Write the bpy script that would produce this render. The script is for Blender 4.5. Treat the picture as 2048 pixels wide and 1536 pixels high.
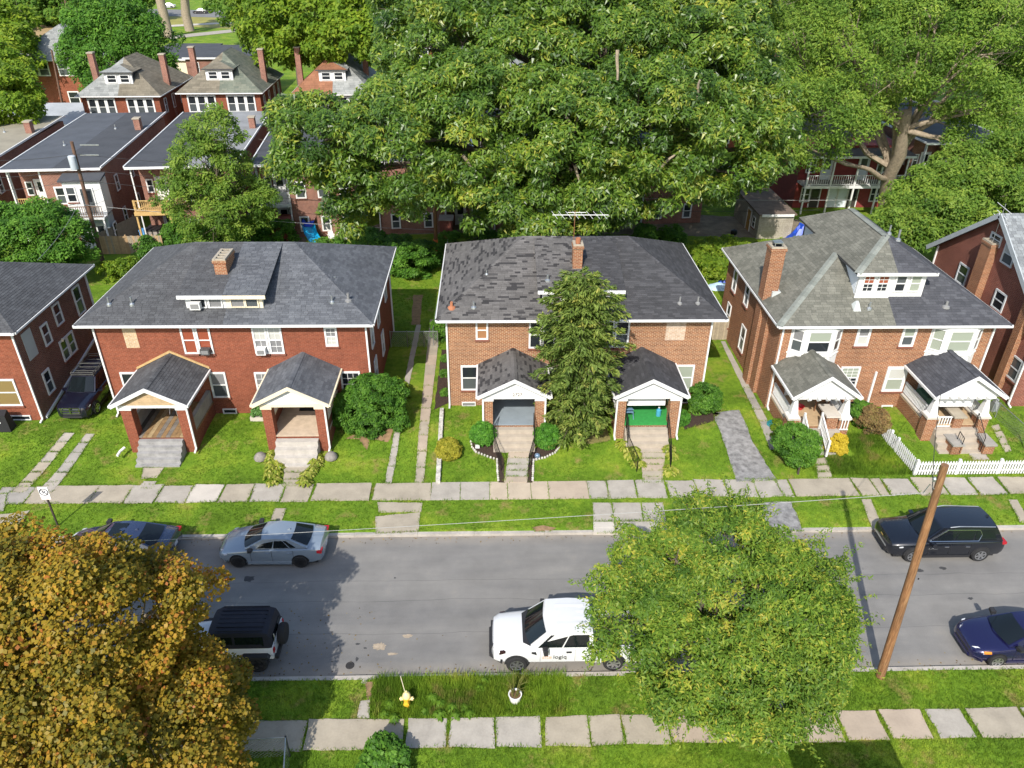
import bpy, math, random
import numpy as np
from mathutils import Vector, Matrix
random.seed(7); rng = np.random.default_rng(11)
for o in list(bpy.data.objects): bpy.data.objects.remove(o)
scn = bpy.context.scene
R = math.radians
# ---------------------------------------------------------------- camera
CAM_H = 24.5; FPX = 1524.0; PITCH = R(31.09); YAW = R(-1.7); ROLL = R(0.52)
fw = np.array([-math.sin(YAW)*math.cos(PITCH), math.cos(YAW)*math.cos(PITCH), -math.sin(PITCH)])
rt = np.array([math.cos(YAW), math.sin(YAW), 0.0]); up = np.cross(rt, fw)
CR = math.cos(ROLL)*rt + math.sin(ROLL)*up; CU = -math.sin(ROLL)*rt + math.cos(ROLL)*up
CPOS = np.array([0, 0, CAM_H])
cam = bpy.data.cameras.new('camera'); camo = bpy.data.objects.new('camera', cam); scn.collection.objects.link(camo)
cam.sensor_width = 36; cam.lens = 36*FPX/2048; cam.clip_start = 0.5; cam.clip_end = 5000
camo.matrix_world = Matrix(((CR[0], CU[0], -fw[0], 0), (CR[1], CU[1], -fw[1], 0), (CR[2], CU[2], -fw[2], CAM_H), (0, 0, 0, 1)))
scn.camera = camo
# ---------------------------------------------------------------- sky, sun, exposure
SUN_EL = R(41); SH_AZ = R(18)         # shadows fall 18 degrees right of +Y
world = bpy.data.worlds.new('World'); scn.world = world; world.use_nodes = True
wn = world.node_tree; bg = wn.nodes['Background']
sky = wn.nodes.new('ShaderNodeTexSky'); sky.sky_type = 'NISHITA'; sky.sun_disc = False
sky.sun_elevation = SUN_EL; sky.sun_rotation = math.pi + SH_AZ; sky.air_density = 1.2; sky.dust_density = 1.5
wn.links.new(sky.outputs[0], bg.inputs[0]); bg.inputs[1].default_value = 0.125
sl = bpy.data.lights.new('sun', 'SUN'); sl.energy = 3.35; sl.angle = R(0.53); sl.color = (1.0, 0.945, 0.86)
so = bpy.data.objects.new('sun', sl); scn.collection.objects.link(so)
sd = Vector((math.sin(SH_AZ)*math.cos(SUN_EL), math.cos(SH_AZ)*math.cos(SUN_EL), -math.sin(SUN_EL)))
so.rotation_euler = sd.to_track_quat('-Z', 'Y').to_euler(); so.location = (-20, -40, 60)
scn.view_settings.view_transform = 'Standard'; scn.view_settings.look = 'None'
scn.view_settings.exposure = 0.84; scn.view_settings.gamma = 1
scn.render.engine = 'CYCLES'
# ---------------------------------------------------------------- pixel helpers (photo pixels, 2048 x 1536)
def ray(u, v): return (u-1024)/FPX*CR - (v-768)/FPX*CU + fw
def gy(u, v, y): d = ray(u, v); return CPOS + d*(y/d[1])
def gz(u, v, z): d = ray(u, v); return CPOS + d*((z-CAM_H)/d[2])
YN0, YN1 = 19.1, 26.9           # road edges
def zg(y):                       # ground height along the depth of the street
    if y < 27.2: return 0.12
    if y < 31: return 0.13
    if y < 36: t = (y-31)/5; return 0.13 + 0.37*t*t*(3-2*t)
    return 0.5
def gp(u, v, dz=0.0):
    z = 0.3
    for _ in range(12): p = gz(u, v, z); z = zg(p[1]) + dz
    return gz(u, v, z)
# ---------------------------------------------------------------- mesh helpers
COL = scn.collection
class MB:
    def __init__(s): s.v = []; s.f = []; s.a = []
    def add(s, vs, fs, a=None):
        n = len(s.v); s.v += [tuple(map(float, p)) for p in vs]; s.f += [tuple(i+n for i in f) for f in fs]
        s.a += [a]*len(fs); return s
    def box(s, x0, x1, y0, y1, z0, z1):
        if x0 > x1: x0, x1 = x1, x0
        if y0 > y1: y0, y1 = y1, y0
        if z0 > z1: z0, z1 = z1, z0
        return s.add([(x0,y0,z0),(x1,y0,z0),(x1,y1,z0),(x0,y1,z0),(x0,y0,z1),(x1,y0,z1),(x1,y1,z1),(x0,y1,z1)],
              [(0,3,2,1),(4,5,6,7),(0,1,5,4),(1,2,6,5),(2,3,7,6),(3,0,4,7)])
    def hexa(s, p): # 8 points, bottom ring 0-3 ccw from above, top ring 4-7
        return s.add(p, [(0,3,2,1),(4,5,6,7),(0,1,5,4),(1,2,6,5),(2,3,7,6),(3,0,4,7)])
    def poly(s, pts): return s.add(pts, [tuple(range(len(pts)))])
    def extrude(s, pts, d): # closed planar polygon extruded by vector d
        n = len(pts); q = [tuple(np.array(p)+np.array(d)) for p in pts]
        return s.add(list(pts)+q, [tuple(range(n)), tuple(range(2*n-1, n-1, -1))] + [(i, i+n, (i+1)%n+n, (i+1)%n) for i in range(n)])
    def tube(s, path, rad, n=8, cap=True):
        path = [np.array(p, float) for p in path]; k = len(path)
        if not hasattr(rad, '__len__'): rad = [rad]*k
        base = len(s.v); vs = []; fs = []
        ref = None
        for i, p in enumerate(path):
            t = path[min(i+1, k-1)] - path[max(i-1, 0)]; t = t/(np.linalg.norm(t)+1e-9)
            if ref is None: ref = np.array([1.,0,0]) if abs(t[0]) < .8 else np.array([0,1.,0])
            a = np.cross(t, ref); a /= np.linalg.norm(a)+1e-9; b = np.cross(t, a); ref = -np.cross(t, a) if False else ref
            for j in range(n):
                th = 2*math.pi*j/n; vs.append(p + rad[i]*(math.cos(th)*a + math.sin(th)*b))
        for i in range(k-1):
            for j in range(n): fs.append((i*n+j, i*n+(j+1)%n, (i+1)*n+(j+1)%n, (i+1)*n+j))
        if cap: fs += [tuple(range(n-1, -1, -1)), tuple((k-1)*n+j for j in range(n))]
        return s.add(vs, fs)
    def lathe(s, prof, c, n=16, axis=2): # prof [(r,h)]
        vs = []; fs = []
        for r, h in prof:
            for j in range(n):
                th = 2*math.pi*j/n; q = [r*math.cos(th), r*math.sin(th), h]
                if axis == 1: q = [q[0], h, q[1]]
                if axis == 0: q = [h, q[0], q[1]]
                vs.append((c[0]+q[0], c[1]+q[1], c[2]+q[2]))
        for i in range(len(prof)-1):
            for j in range(n): fs.append((i*n+j, i*n+(j+1)%n, (i+1)*n+(j+1)%n, (i+1)*n+j))
        fs += [tuple(range(n-1, -1, -1)), tuple((len(prof)-1)*n+j for j in range(n))]
        return s.add(vs, fs)
def uvmap(me):
    uv = me.uv_layers.new(name='UVMap'); nl = len(me.loops); out = np.zeros((nl, 2))
    vs = np.zeros(len(me.vertices)*3); me.vertices.foreach_get('co', vs); vs = vs.reshape(-1, 3)
    for p in me.polygons:
        n = p.normal
        if abs(n.z) > .999: u = np.array([1., 0, 0]); w = np.array([0, 1., 0])
        else:
            u = np.array([-n.y, n.x, 0.]); u /= np.linalg.norm(u); w = np.cross(np.array(n), u)
        for li in p.loop_indices:
            q = vs[me.loops[li].vertex_index]; out[li] = (q@u, q@w)
    uv.data.foreach_set('uv', out.ravel())
def link(name, me, mat, parent=None, kind=None, loc=None):
    o = bpy.data.objects.new(name, me); COL.objects.link(o)
    if mat is not None and len(me.materials) == 0: me.materials.append(mat)
    if parent is not None:
        o.parent = parent
        if loc is not None: o.location = loc
        elif parent.type == 'EMPTY' and not parent.get('_local'): o.location = -parent.location
    elif loc is not None: o.location = loc
    if kind: o['kind'] = kind
    return o
def obj(name, mb, mat, parent=None, kind=None, smooth=False, uv=True):
    me = bpy.data.meshes.new(name); me.from_pydata(mb.v, [], mb.f); me.update()
    if uv: uvmap(me)
    if smooth:
        me.polygons.foreach_set('use_smooth', [True]*len(me.polygons)); me.set_sharp_from_angle(angle=R(smooth if smooth > 1 else 40))
    if mb.a and mb.a[0] is not None:
        at = me.attributes.new('rnd', 'FLOAT', 'FACE'); at.data.foreach_set('value', mb.a)
    return link(name, me, mat, parent, kind)
def npmesh(name, V, F, mat, parent=None, kind=None, attr=None, smooth=False):
    V = np.asarray(V, np.float32); F = np.asarray(F, np.int32); k = F.shape[1]
    me = bpy.data.meshes.new(name)
    me.vertices.add(len(V)); me.vertices.foreach_set('co', V.ravel())
    me.loops.add(F.size); me.loops.foreach_set('vertex_index', F.ravel())
    me.polygons.add(len(F)); me.polygons.foreach_set('loop_start', np.arange(0, F.size, k, dtype=np.int32))
    if smooth: me.polygons.foreach_set('use_smooth', np.ones(len(F), bool))
    if attr is not None:
        at = me.attributes.new('rnd', 'FLOAT', 'FACE'); at.data.foreach_set('value', np.asarray(attr, np.float32))
    me.update(calc_edges=True)
    return link(name, me, mat, parent, kind)
def thing(name, label, cat, loc=(0,0,0), rotz=0, group=None, local=False):
    o = bpy.data.objects.new(name, None); COL.objects.link(o); o.empty_display_size = .3
    o.location = tuple(float(q) for q in loc); o.rotation_euler = (0, 0, rotz); tag(o, label, cat, group)
    if local: o['_local'] = 1
    return o
def tag(o, label, cat, group=None):
    o['label'] = label; o['category'] = cat
    if group: o['group'] = group
    return o
def copy_tree(o, parent=None):
    c = o.copy(); COL.objects.link(c)
    if parent is not None: c.parent = parent
    for ch in list(o.children): copy_tree(ch, c)
    return c
# ---------------------------------------------------------------- materials
MATS = {}
def nodes(name):
    m = bpy.data.materials.new(name); m.use_nodes = True; nt = m.node_tree
    return m, nt, nt.nodes['Principled BSDF'], nt.nodes.new, nt.links.new
def c4(c): return (c[0], c[1], c[2], 1)
def sr(r, g, b): # sRGB 0-255 -> linear
    f = lambda x: (x/255/12.92) if x/255 <= .04045 else ((x/255+.055)/1.055)**2.4
    return (f(r), f(g), f(b))
def ramp(N, stops, interp='LINEAR'):
    r = N('ShaderNodeValToRGB'); r.color_ramp.interpolation = interp
    e = r.color_ramp.elements
    while len(e) > len(stops): e.remove(e[-1])
    while len(e) < len(stops): e.new(1)
    for q, (p, c) in zip(e, stops): q.position = p; q.color = c4(c)
    return r
def noise(N, L, scale, detail=3, coord=None, rough=.55):
    t = N('ShaderNodeTexNoise'); t.inputs['Scale'].default_value = scale; t.inputs['Detail'].default_value = detail
    t.inputs['Roughness'].default_value = rough
    if coord is not None: L(coord, t.inputs['Vector'])
    return t
def mixc(N, L, a, b, fac, mode='MIX'):
    m = N('ShaderNodeMix'); m.data_type = 'RGBA'; m.blend_type = mode
    for s, x in ((m.inputs[0], fac), (m.inputs[6], a), (m.inputs[7], b)):
        if hasattr(x, 'links') or hasattr(x, 'is_linked'): L(x, s)
        elif isinstance(x, (int, float)): s.default_value = x
        else: s.default_value = c4(x)
    return m.outputs[2]
def mat(name, col, rough=.7, var=.12, vs=2.5, bump=0., bs=40., metal=0., spec=.4, coat=0.):
    if name in MATS: return MATS[name]
    m, nt, b, N, L = nodes(name)
    tc = N('ShaderNodeTexCoord').outputs['Object']
    if var > 0:
        n1 = noise(N, L, vs, 5, tc); n2 = noise(N, L, vs*9, 3, tc)
        f = N('ShaderNodeMath'); f.operation = 'MULTIPLY_ADD'; L(n2.outputs[0], f.inputs[0]); f.inputs[1].default_value = .4; L(n1.outputs[0], f.inputs[2])
        r = ramp(N, [(.35, tuple(c*(1-1.6*var) for c in col)), (.7, col), (.95, tuple(min(1, c*(1+var)) for c in col))])
        L(f.outputs[0], r.inputs[0]); L(r.outputs[0], b.inputs['Base Color'])
    else: b.inputs['Base Color'].default_value = c4(col)
    b.inputs['Roughness'].default_value = rough; b.inputs['Metallic'].default_value = metal
    b.inputs['Specular IOR Level'].default_value = spec; b.inputs['Coat Weight'].default_value = coat; b.inputs['Coat Roughness'].default_value = .03
    if bump > 0:
        n3 = noise(N, L, bs, 4, tc); bp = N('ShaderNodeBump'); bp.inputs['Strength'].default_value = bump; bp.inputs['Distance'].default_value = .02
        L(n3.outputs[0], bp.inputs['Height']); L(bp.outputs[0], b.inputs['Normal'])
    MATS[name] = m; return m
def brick(name, c1, c2, mortar, w=.225, h=.082, m_=.012, stain=.25):
    if name in MATS: return MATS[name]
    m, nt, b, N, L = nodes(name)
    uv = N('ShaderNodeTexCoord')
    t = N('ShaderNodeTexBrick'); L(uv.outputs['UV'], t.inputs['Vector'])
    t.inputs['Scale'].default_value = 1; t.inputs['Brick Width'].default_value = w; t.inputs['Row Height'].default_value = h
    t.inputs['Mortar Size'].default_value = m_; t.inputs['Bias'].default_value = -.05; t.inputs['Mortar Smooth'].default_value = .15
    t.inputs['Color1'].default_value = c4(c1); t.inputs['Color2'].default_value = c4(c2); t.inputs['Mortar'].default_value = c4(mortar)
    n1 = noise(N, L, .5, 5, uv.outputs['Object'], .65)
    r = ramp(N, [(.3, (1-stain,)*3), (.62, (1.05,)*3), (.8, (1.12, 1.1, 1.06))]); L(n1.outputs[0], r.inputs[0])
    col = mixc(N, L, t.outputs['Color'], r.outputs[0], 1., 'MULTIPLY')
    n2 = noise(N, L, 7, 3, uv.outputs['Object']); r2 = ramp(N, [(.25, (.78,)*3), (.75, (1.15,)*3)]); L(n2.outputs[0], r2.inputs[0])
    col = mixc(N, L, col, r2.outputs[0], 1., 'MULTIPLY')
    L(col, b.inputs['Base Color']); b.inputs['Roughness'].default_value = .85; b.inputs['Specular IOR Level'].default_value = .25
    bp = N('ShaderNodeBump'); bp.inputs['Strength'].default_value = .5; bp.inputs['Distance'].default_value = .01; bp.invert = True
    L(t.outputs['Fac'], bp.inputs['Height']); L(bp.outputs[0], b.inputs['Normal'])
    MATS[name] = m; return m
def rndmat(name, stops, rough=.9, interp='LINEAR', spec=.25, bump=.3, bs=60, blotch=.2):
    if name in MATS: return MATS[name]
    m, nt, b, N, L = nodes(name)
    a = N('ShaderNodeAttribute'); a.attribute_name = 'rnd'
    r = ramp(N, stops, interp); L(a.outputs['Fac'], r.inputs[0])
    tc = N('ShaderNodeTexCoord').outputs['Object']
    n = noise(N, L, .7, 5, tc, .65); r2 = ramp(N, [(.3, (1-blotch,)*3), (.7, (1+blotch*.6,)*3)]); L(n.outputs[0], r2.inputs[0])
    n2 = noise(N, L, 25, 3, tc); r3 = ramp(N, [(.3, (.82,)*3), (.7, (1.15,)*3)]); L(n2.outputs[0], r3.inputs[0])
    c = mixc(N, L, r.outputs[0], r2.outputs[0], 1., 'MULTIPLY'); c = mixc(N, L, c, r3.outputs[0], 1., 'MULTIPLY')
    L(c, b.inputs['Base Color']); b.inputs['Roughness'].default_value = rough; b.inputs['Specular IOR Level'].default_value = spec
    bp = N('ShaderNodeBump'); bp.inputs['Strength'].default_value = bump; bp.inputs['Distance'].default_value = .01
    n3 = noise(N, L, bs, 3, tc); L(n3.outputs[0], bp.inputs['Height']); L(bp.outputs[0], b.inputs['Normal'])
    MATS[name] = m; return m
def leafmat(name, stops, trans=.35, rough=.5, spec=.16):
    if name in MATS: return MATS[name]
    m, nt, b, N, L = nodes(name)
    a = N('ShaderNodeAttribute'); a.attribute_name = 'rnd'
    r = ramp(N, stops); L(a.outputs['Fac'], r.inputs[0])
    tc = N('ShaderNodeTexCoord').outputs['Object']
    n = noise(N, L, .35, 3, tc); r2 = ramp(N, [(.3, (.78, .82, .8)), (.7, (1.18, 1.12, 1.0))]); L(n.outputs[0], r2.inputs[0])
    c = mixc(N, L, r.outputs[0], r2.outputs[0], 1., 'MULTIPLY')
    L(c, b.inputs['Base Color']); b.inputs['Roughness'].default_value = rough; b.inputs['Specular IOR Level'].default_value = spec
    tr = N('ShaderNodeBsdfTranslucent'); mx = N('ShaderNodeMixShader'); mx.inputs[0].default_value = trans
    c2 = mixc(N, L, c, (1.1, 1.25, .5), 1., 'MULTIPLY'); L(c2, tr.inputs[0])
    L(b.outputs[0], mx.inputs[1]); L(tr.outputs[0], mx.inputs[2]); L(mx.outputs[0], nt.nodes['Material Output'].inputs[0])
    MATS[name] = m; return m
# ================================================================= GROUND
def grass_color(N, L):
    tc = N('ShaderNodeTexCoord').outputs['Object']; mp = N('ShaderNodeMapping'); mp.inputs['Scale'].default_value = (1, 1, 0); L(tc, mp.inputs[0]); v = mp.outputs[0]
    n1 = noise(N, L, .35, 5, v, .6); n2 = noise(N, L, 3.0, 5, v, .7)
    r1 = ramp(N, [(.30, (.092, .170, .015)), (.50, (.142, .252, .021)), (.62, (.212, .305, .030)), (.74, (.33, .30, .08))]); L(n1.outputs[0], r1.inputs[0])
    r2 = ramp(N, [(.28, (.6, .66, .6)), (.55, (1., 1., 1.)), (.76, (1.28, 1.16, 1.05))]); L(n2.outputs[0], r2.inputs[0])
    c = mixc(N, L, r1.outputs[0], r2.outputs[0], 1., 'MULTIPLY')
    n4 = noise(N, L, .75, 5, v, .72); r4 = ramp(N, [(.55, (0, 0, 0)), (.68, (.8,)*3)]); L(n4.outputs[0], r4.inputs[0])
    return mixc(N, L, c, (.27, .205, .085), r4.outputs[0]), tc
def grassmat():
    m, nt, b, N, L = nodes('grass_ground')
    c, tc = grass_color(N, L); n3 = noise(N, L, 28, 3, tc, .7)
    r3 = ramp(N, [(.3, (.6, .62, .6)), (.7, (1.35, 1.3, 1.15))]); L(n3.outputs[0], r3.inputs[0])
    c = mixc(N, L, c, r3.outputs[0], 1., 'MULTIPLY')
    L(c, b.inputs['Base Color']); b.inputs['Roughness'].default_value = .9; b.inputs['Specular IOR Level'].default_value = .15
    bp = N('ShaderNodeBump'); bp.inputs['Strength'].default_value = .8; bp.inputs['Distance'].default_value = .06
    L(n3.outputs[0], bp.inputs['Height']); L(bp.outputs[0], b.inputs['Normal'])
    return m
def blademat():
    m, nt, b, N, L = nodes('grass_blade')
    c, tc = grass_color(N, L); a = N('ShaderNodeAttribute'); a.attribute_name = 'rnd'; r = ramp(N, [(0, (.62, .66, .6)), (.6, (1.1, 1.08, 1.)), (1, (1.55, 1.4, 1.3))]); L(a.outputs['Fac'], r.inputs[0])
    c = mixc(N, L, c, r.outputs[0], 1., 'MULTIPLY'); L(c, b.inputs['Base Color']); b.inputs['Roughness'].default_value = .7; b.inputs['Specular IOR Level'].default_value = .15
    tr = N('ShaderNodeBsdfTranslucent'); mx = N('ShaderNodeMixShader'); mx.inputs[0].default_value = .35; L(c, tr.inputs[0]); L(b.outputs[0], mx.inputs[1]); L(tr.outputs[0], mx.inputs[2]); L(mx.outputs[0], nt.nodes['Material Output'].inputs[0])
    return m
GRASS = grassmat()
ASPH = mat('asphalt', (.175, .172, .170), .9, .10, .45, .25, 120)
def asphmat():
    m, nt, b, N, L = nodes('road_asphalt')
    tc = N('ShaderNodeTexCoord').outputs['Object']
    mp = N('ShaderNodeMapping'); mp.inputs['Scale'].default_value = (.12, .8, 1); L(tc, mp.inputs['Vector'])
    n1 = noise(N, L, 1.1, 5, mp.outputs[0], .6); n2 = noise(N, L, 40, 3, tc, .8); n3 = noise(N, L, .8, 5, tc, .65)
    r1 = ramp(N, [(.3, (.163, .159, .154)), (.7, (.224, .215, .200))]); L(n1.outputs[0], r1.inputs[0])
    r2 = ramp(N, [(.25, (.78,)*3), (.75, (1.2,)*3)]); L(n2.outputs[0], r2.inputs[0])
    r3 = ramp(N, [(.3, (.84,)*3), (.6, (1,)*3), (.75, (1.12, 1.09, 1.04))]); L(n3.outputs[0], r3.inputs[0])
    c = mixc(N, L, r1.outputs[0], r2.outputs[0], 1., 'MULTIPLY'); c = mixc(N, L, c, r3.outputs[0], 1., 'MULTIPLY')
    # long tar-sealed cracks along the street
    w = N('ShaderNodeSeparateXYZ'); L(tc, w.inputs[0]); nn = noise(N, L, .25, 3, tc)
    for y0 in (22.95, 24.1, 21.2):
        a = N('ShaderNodeMath'); a.operation = 'MULTIPLY_ADD'; L(nn.outputs[0], a.inputs[0]); a.inputs[1].default_value = .5; L(w.outputs[1], a.inputs[2])
        s = N('ShaderNodeMath'); s.operation = 'SUBTRACT'; L(a.outputs[0], s.inputs[0]); s.inputs[1].default_value = y0+.25
        ab = N('ShaderNodeMath'); ab.operation = 'ABSOLUTE'; L(s.outputs[0], ab.inputs[0])
        lt = N('ShaderNodeMath'); lt.operation = 'LESS_THAN'; L(ab.outputs[0], lt.inputs[0]); lt.inputs[1].default_value = .011
        k = N('ShaderNodeMath'); k.operation = 'MULTIPLY'; L(lt.outputs[0], k.inputs[0]); k.inputs[1].default_value = .45
        c = mixc(N, L, c, (.05, .05, .05), k.outputs[0])
    # sand and grit washed into the gutters
    for y0, sg in ((YN1, -1), (YN0, 1)):
        a = N('ShaderNodeMath'); a.operation = 'SUBTRACT'; L(w.outputs[1], a.inputs[0]); a.inputs[1].default_value = y0
        a2 = N('ShaderNodeMath'); a2.operation = 'MULTIPLY'; L(a.outputs[0], a2.inputs[0]); a2.inputs[1].default_value = sg
        mr = N('ShaderNodeMapRange'); L(a2.outputs[0], mr.inputs[0]); mr.inputs[1].default_value = .05; mr.inputs[2].default_value = .75; mr.inputs[3].default_value = 1; mr.inputs[4].default_value = 0
        mu = N('ShaderNodeMath'); mu.operation = 'MULTIPLY'; L(mr.outputs[0], mu.inputs[0]); L(n3.outputs[0], mu.inputs[1]); mu.use_clamp = True
        c = mixc(N, L, c, (.30, .26, .21), mu.outputs[0])
    L(c, b.inputs['Base Color']); b.inputs['Roughness'].default_value = .88; b.inputs['Specular IOR Level'].default_value = .3
    bp = N('ShaderNodeBump'); bp.inputs['Strength'].default_value = .3; bp.inputs['Distance'].default_value = .01
    L(n2.outputs[0], bp.inputs['Height']); L(bp.outputs[0], b.inputs['Normal'])
    return m
CONC = mat('concrete', (.345, .315, .272), .9, .16, 1.6, .25, 60)
CONC_T = mat('concrete_tan', (.335, .293, .228), .9, .16, 1.4, .25, 60)
CONC_W = mat('concrete_pale', (.48, .44, .385), .9, .10, 1.4, .2, 60)
CONC_G = mat('concrete_grey', (.285, .268, .24), .9, .18, 1.6, .25, 60)
CURB = mat('kerb_concrete', (.37, .34, .30), .9, .25, 1.2, .3, 50)
MULCH = mat('mulch', (.045, .028, .02), .95, .4, 12, 1., 45)
DIRT = mat('dirt', (.25, .16, .085), .95, .3, 4, .5, 30)
# ground sheet: rows along y with the street profile
ys = [-300, -60, 0, 8, 13, 15, 16, 17, 18, 18.9, 19.06, 19.07, 26.93, 26.94, 27.3, 28, 29, 30, 31, 31.6, 32.2, 32.8, 33.4, 34, 34.6, 35.2, 35.8, 36.4, 38, 42, 48, 55, 65, 80, 110, 160, 250, 400, 800, 2500]
xs = [-2500, -800, -300, -150, -80] + list(range(-50, 51, 4)) + [80, 150, 300, 800, 2500]
V = [(x, y, (-.12 if 19.065 < y < 26.935 else zg(y))) for y in ys for x in xs]; nx = len(xs)
F = [(j*nx+i, j*nx+i+1, (j+1)*nx+i+1, (j+1)*nx+i) for j in range(len(ys)-1) for i in range(nx-1)]
g = npmesh('ground', V, F, GRASS, kind='structure'); g['label'] = 'green lawns and verges along the street'
rb = MB(); rb.poly([(-300, YN0+.02, 0), (300, YN0+.02, 0), (300, YN1-.02, 0), (-300, YN1-.02, 0)])
road = obj('road', rb, asphmat(), kind='structure')
# kerbs: a row of kerb stones on either side
def kerb(y0, y1, zt, name):
    par = None; x = -45.0
    root = None
    while x < 45:
        w = random.uniform(2.6, 3.4); mb = MB(); dz = random.uniform(-.012, .012)
        mb.hexa([(x+.006, y0, -.1), (x+w-.006, y0, -.1), (x+w-.006, y1, -.1), (x+.006, y1, -.1),
                 (x+.006, y0+random.uniform(-.015, .015), zt+dz), (x+w-.006, y0+random.uniform(-.015, .015), zt+dz), (x+w-.006, y1, zt+dz), (x+.006, y1, zt+dz)])
        if root is None: root = obj(name, mb, CURB, kind='structure')
        else: obj('kerb_stone', mb, CURB, root)
        x += w
kerb(YN1-.03, YN1+.15, .135, 'kerb')
kerb(YN0-.15, YN0+.03, .125, 'kerb')
PAVED = []    # polygons (x,y) where no grass tufts grow
def rough_slab(pts, z0, z1, jit=.02, sub=.35, tilt=.012):
    """pts ground polygon (x,y) -> slab with uneven edges"""
    out = []
    n = len(pts)
    for i in range(n):
        a = np.array(pts[i]); b = np.array(pts[(i+1)%n]); d = b-a; l = np.linalg.norm(d); k = max(1, int(l/sub))
        nrm = np.array([d[1], -d[0]])/(l+1e-6)
        for j in range(k):
            q = a + d*j/k + nrm*random.uniform(-jit, jit*.4)
            out.append(q)
    tx, ty = random.uniform(-tilt, tilt), random.uniform(-tilt, tilt); c = np.mean(out, 0)
    mb = MB(); top = [(q[0], q[1], z1 + tx*(q[0]-c[0]) + ty*(q[1]-c[1])) for q in out]
    bot = [(q[0], q[1], z0) for q in out]; m = len(out)
    mb.add(top+bot, [tuple(range(m))] + [(i+m, (i+1)%m+m, (i+1)%m, i) for i in range(m)])
    return mb
def clip2(poly, a, b):
    out = []
    for i in range(len(poly)):
        p, q = poly[i], poly[(i+1)%len(poly)]; dp = a[0]*p[0]+a[1]*p[1]-b; dq = a[0]*q[0]+a[1]*q[1]-b
        if dp <= 0: out.append(p)
        if dp*dq < 0: t = dp/(dp-dq); out.append((p[0]+t*(q[0]-p[0]), p[1]+t*(q[1]-p[1])))
    return out
def ccw(pts):
    a = sum(pts[i][0]*pts[(i+1)%len(pts)][1]-pts[(i+1)%len(pts)][0]*pts[i][1] for i in range(len(pts)))
    return pts if a > 0 else pts[::-1]
def slab_px(name, px, mt, parent=None, h=.03, jit=.02, kind=None, thick=.12):
    P = [gp(u, v) for u, v in px]; pts = ccw([(p[0], p[1]) for p in P]); z = float(np.mean([zg(p[1]) for p in P]))
    # follow the ground slope
    m0 = rough_slab(pts, 0, 0, jit, tilt=0); n = len(m0.v)//2; out = [(x, y) for x, y, _ in m0.v[:n]]
    mb = MB(); y_ = min(q[1] for q in out); ye = max(q[1] for q in out)
    while y_ < ye:                      # cut into bands so that the sheet follows the slope
        band = clip2(clip2(out, (0, -1), -y_), (0, 1), y_+.3); y_ += .3
        if len(band) > 2: mb.poly([(x, y, zg(y)+h) for x, y in band])
    mb.add([(x, y, zg(y)+h) for x, y in out]+[(x, y, zg(y)-thick) for x, y in out], [(i+n, (i+1)%n+n, (i+1)%n, i) for i in range(n)])
    PAVED.append(pts)
    return obj(name, mb, mt, parent, kind)
def strip_px(name, left, right, mt, parent=None, n=6, h=.025, piece='slab', gap=.02, jit=.02, mats=None):
    """a walk made of slabs between two pixel polylines (start,end)"""
    L0, L1 = [gp(*p)[:2] for p in left]; R0, R1 = [gp(*p)[:2] for p in right]
    root = parent
    for i in range(n):
        a, b = i/n, (i+1)/n
        q = [L0+(L1-L0)*a, L0+(L1-L0)*b, R0+(R1-R0)*b, R0+(R1-R0)*a]
        d = (L1-L0)/np.linalg.norm(L1-L0)*gap/2
        q = [q[0]+d, q[1]-d, q[2]-d, q[3]+d]; pts = ccw([tuple(p) for p in q]); PAVED.append(pts)
        mb = rough_slab(pts, 0, 0, jit, tilt=0); m = len(mb.v)//2; dz = random.uniform(-.012, .012)
        mb.v = [(x, y, zg(y)+h+dz) for x, y, _ in mb.v[:m]] + [(x, y, zg(y)-.1) for x, y, _ in mb.v[m:]]
        mm = random.choice(mats) if mats else mt
        if root is None: root = obj(name, mb, mm, kind='structure')
        else: obj(piece, mb, mm, root)
    return root
# far sidewalk (in front of the houses): slab joints read off the photograph along its middle line
VM = 986
E1 = [(-6,62,'g'),(62,190,'t'),(190,258,'t'),(259,318,'c'),(319,380,'c'),(379,442,'w'),(443,503,'t'),(504,564,'c'),(566,623,'t'),(627,740,'t'),(746,861,'t'),
      (862,920,'c'),(921,979,'c'),(980,1015,'w2'),(1016,1062,'w2'),(1063,1097,'w2'),(1098,1177,'t2'),(1178,1216,'c'),(1217,1273,'c'),(1275,1335,'c'),(1337,1395,'c'),(1397,1455,'c'),(1457,1515,'c'),(1518,1563,'c'),(1565,1586,'c'),(1590,1716,'t'),(1720,1755,'t'),(1759,1778,'t'),(1782,1838,'c'),(1842,1897,'t'),(1901,1955,'c'),(1960,2016,'c'),(2021,2080,'t'),(2084,2140,'c')]
mm = {'g': CONC_G, 't': CONC_T, 'c': CONC, 'w': CONC_W, 'w2': mat('concrete_cream', (.42, .35, .265), .9, .12, 1.4, .2, 60), 't2': mat('concrete_sand', (.38, .31, .24), .9, .12, 1.4, .2, 60)}
side = None
for a, b, k in E1:
    xa, xb = gz(a, VM, .15)[0], gz(b, VM, .15)[0]
    tidy = 861 < a < 1180
    pts = [(xa, 29.33), (xb, 29.33), (xb, 30.72), (xa, 30.72)]
    if not tidy: pts = [(x+random.uniform(-.05, .05), y+random.uniform(-.06, .06)) for x, y in pts]
    mb = rough_slab(pts, 0, .155+(0 if tidy else random.uniform(-.01, .025)), .006 if tidy else .035, tilt=.002 if tidy else .01)
    PAVED.append(pts)
    if side is None: side = obj('sidewalk', mb, mm[k], kind='structure')
    else: obj('slab', mb, mm[k], side)
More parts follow.
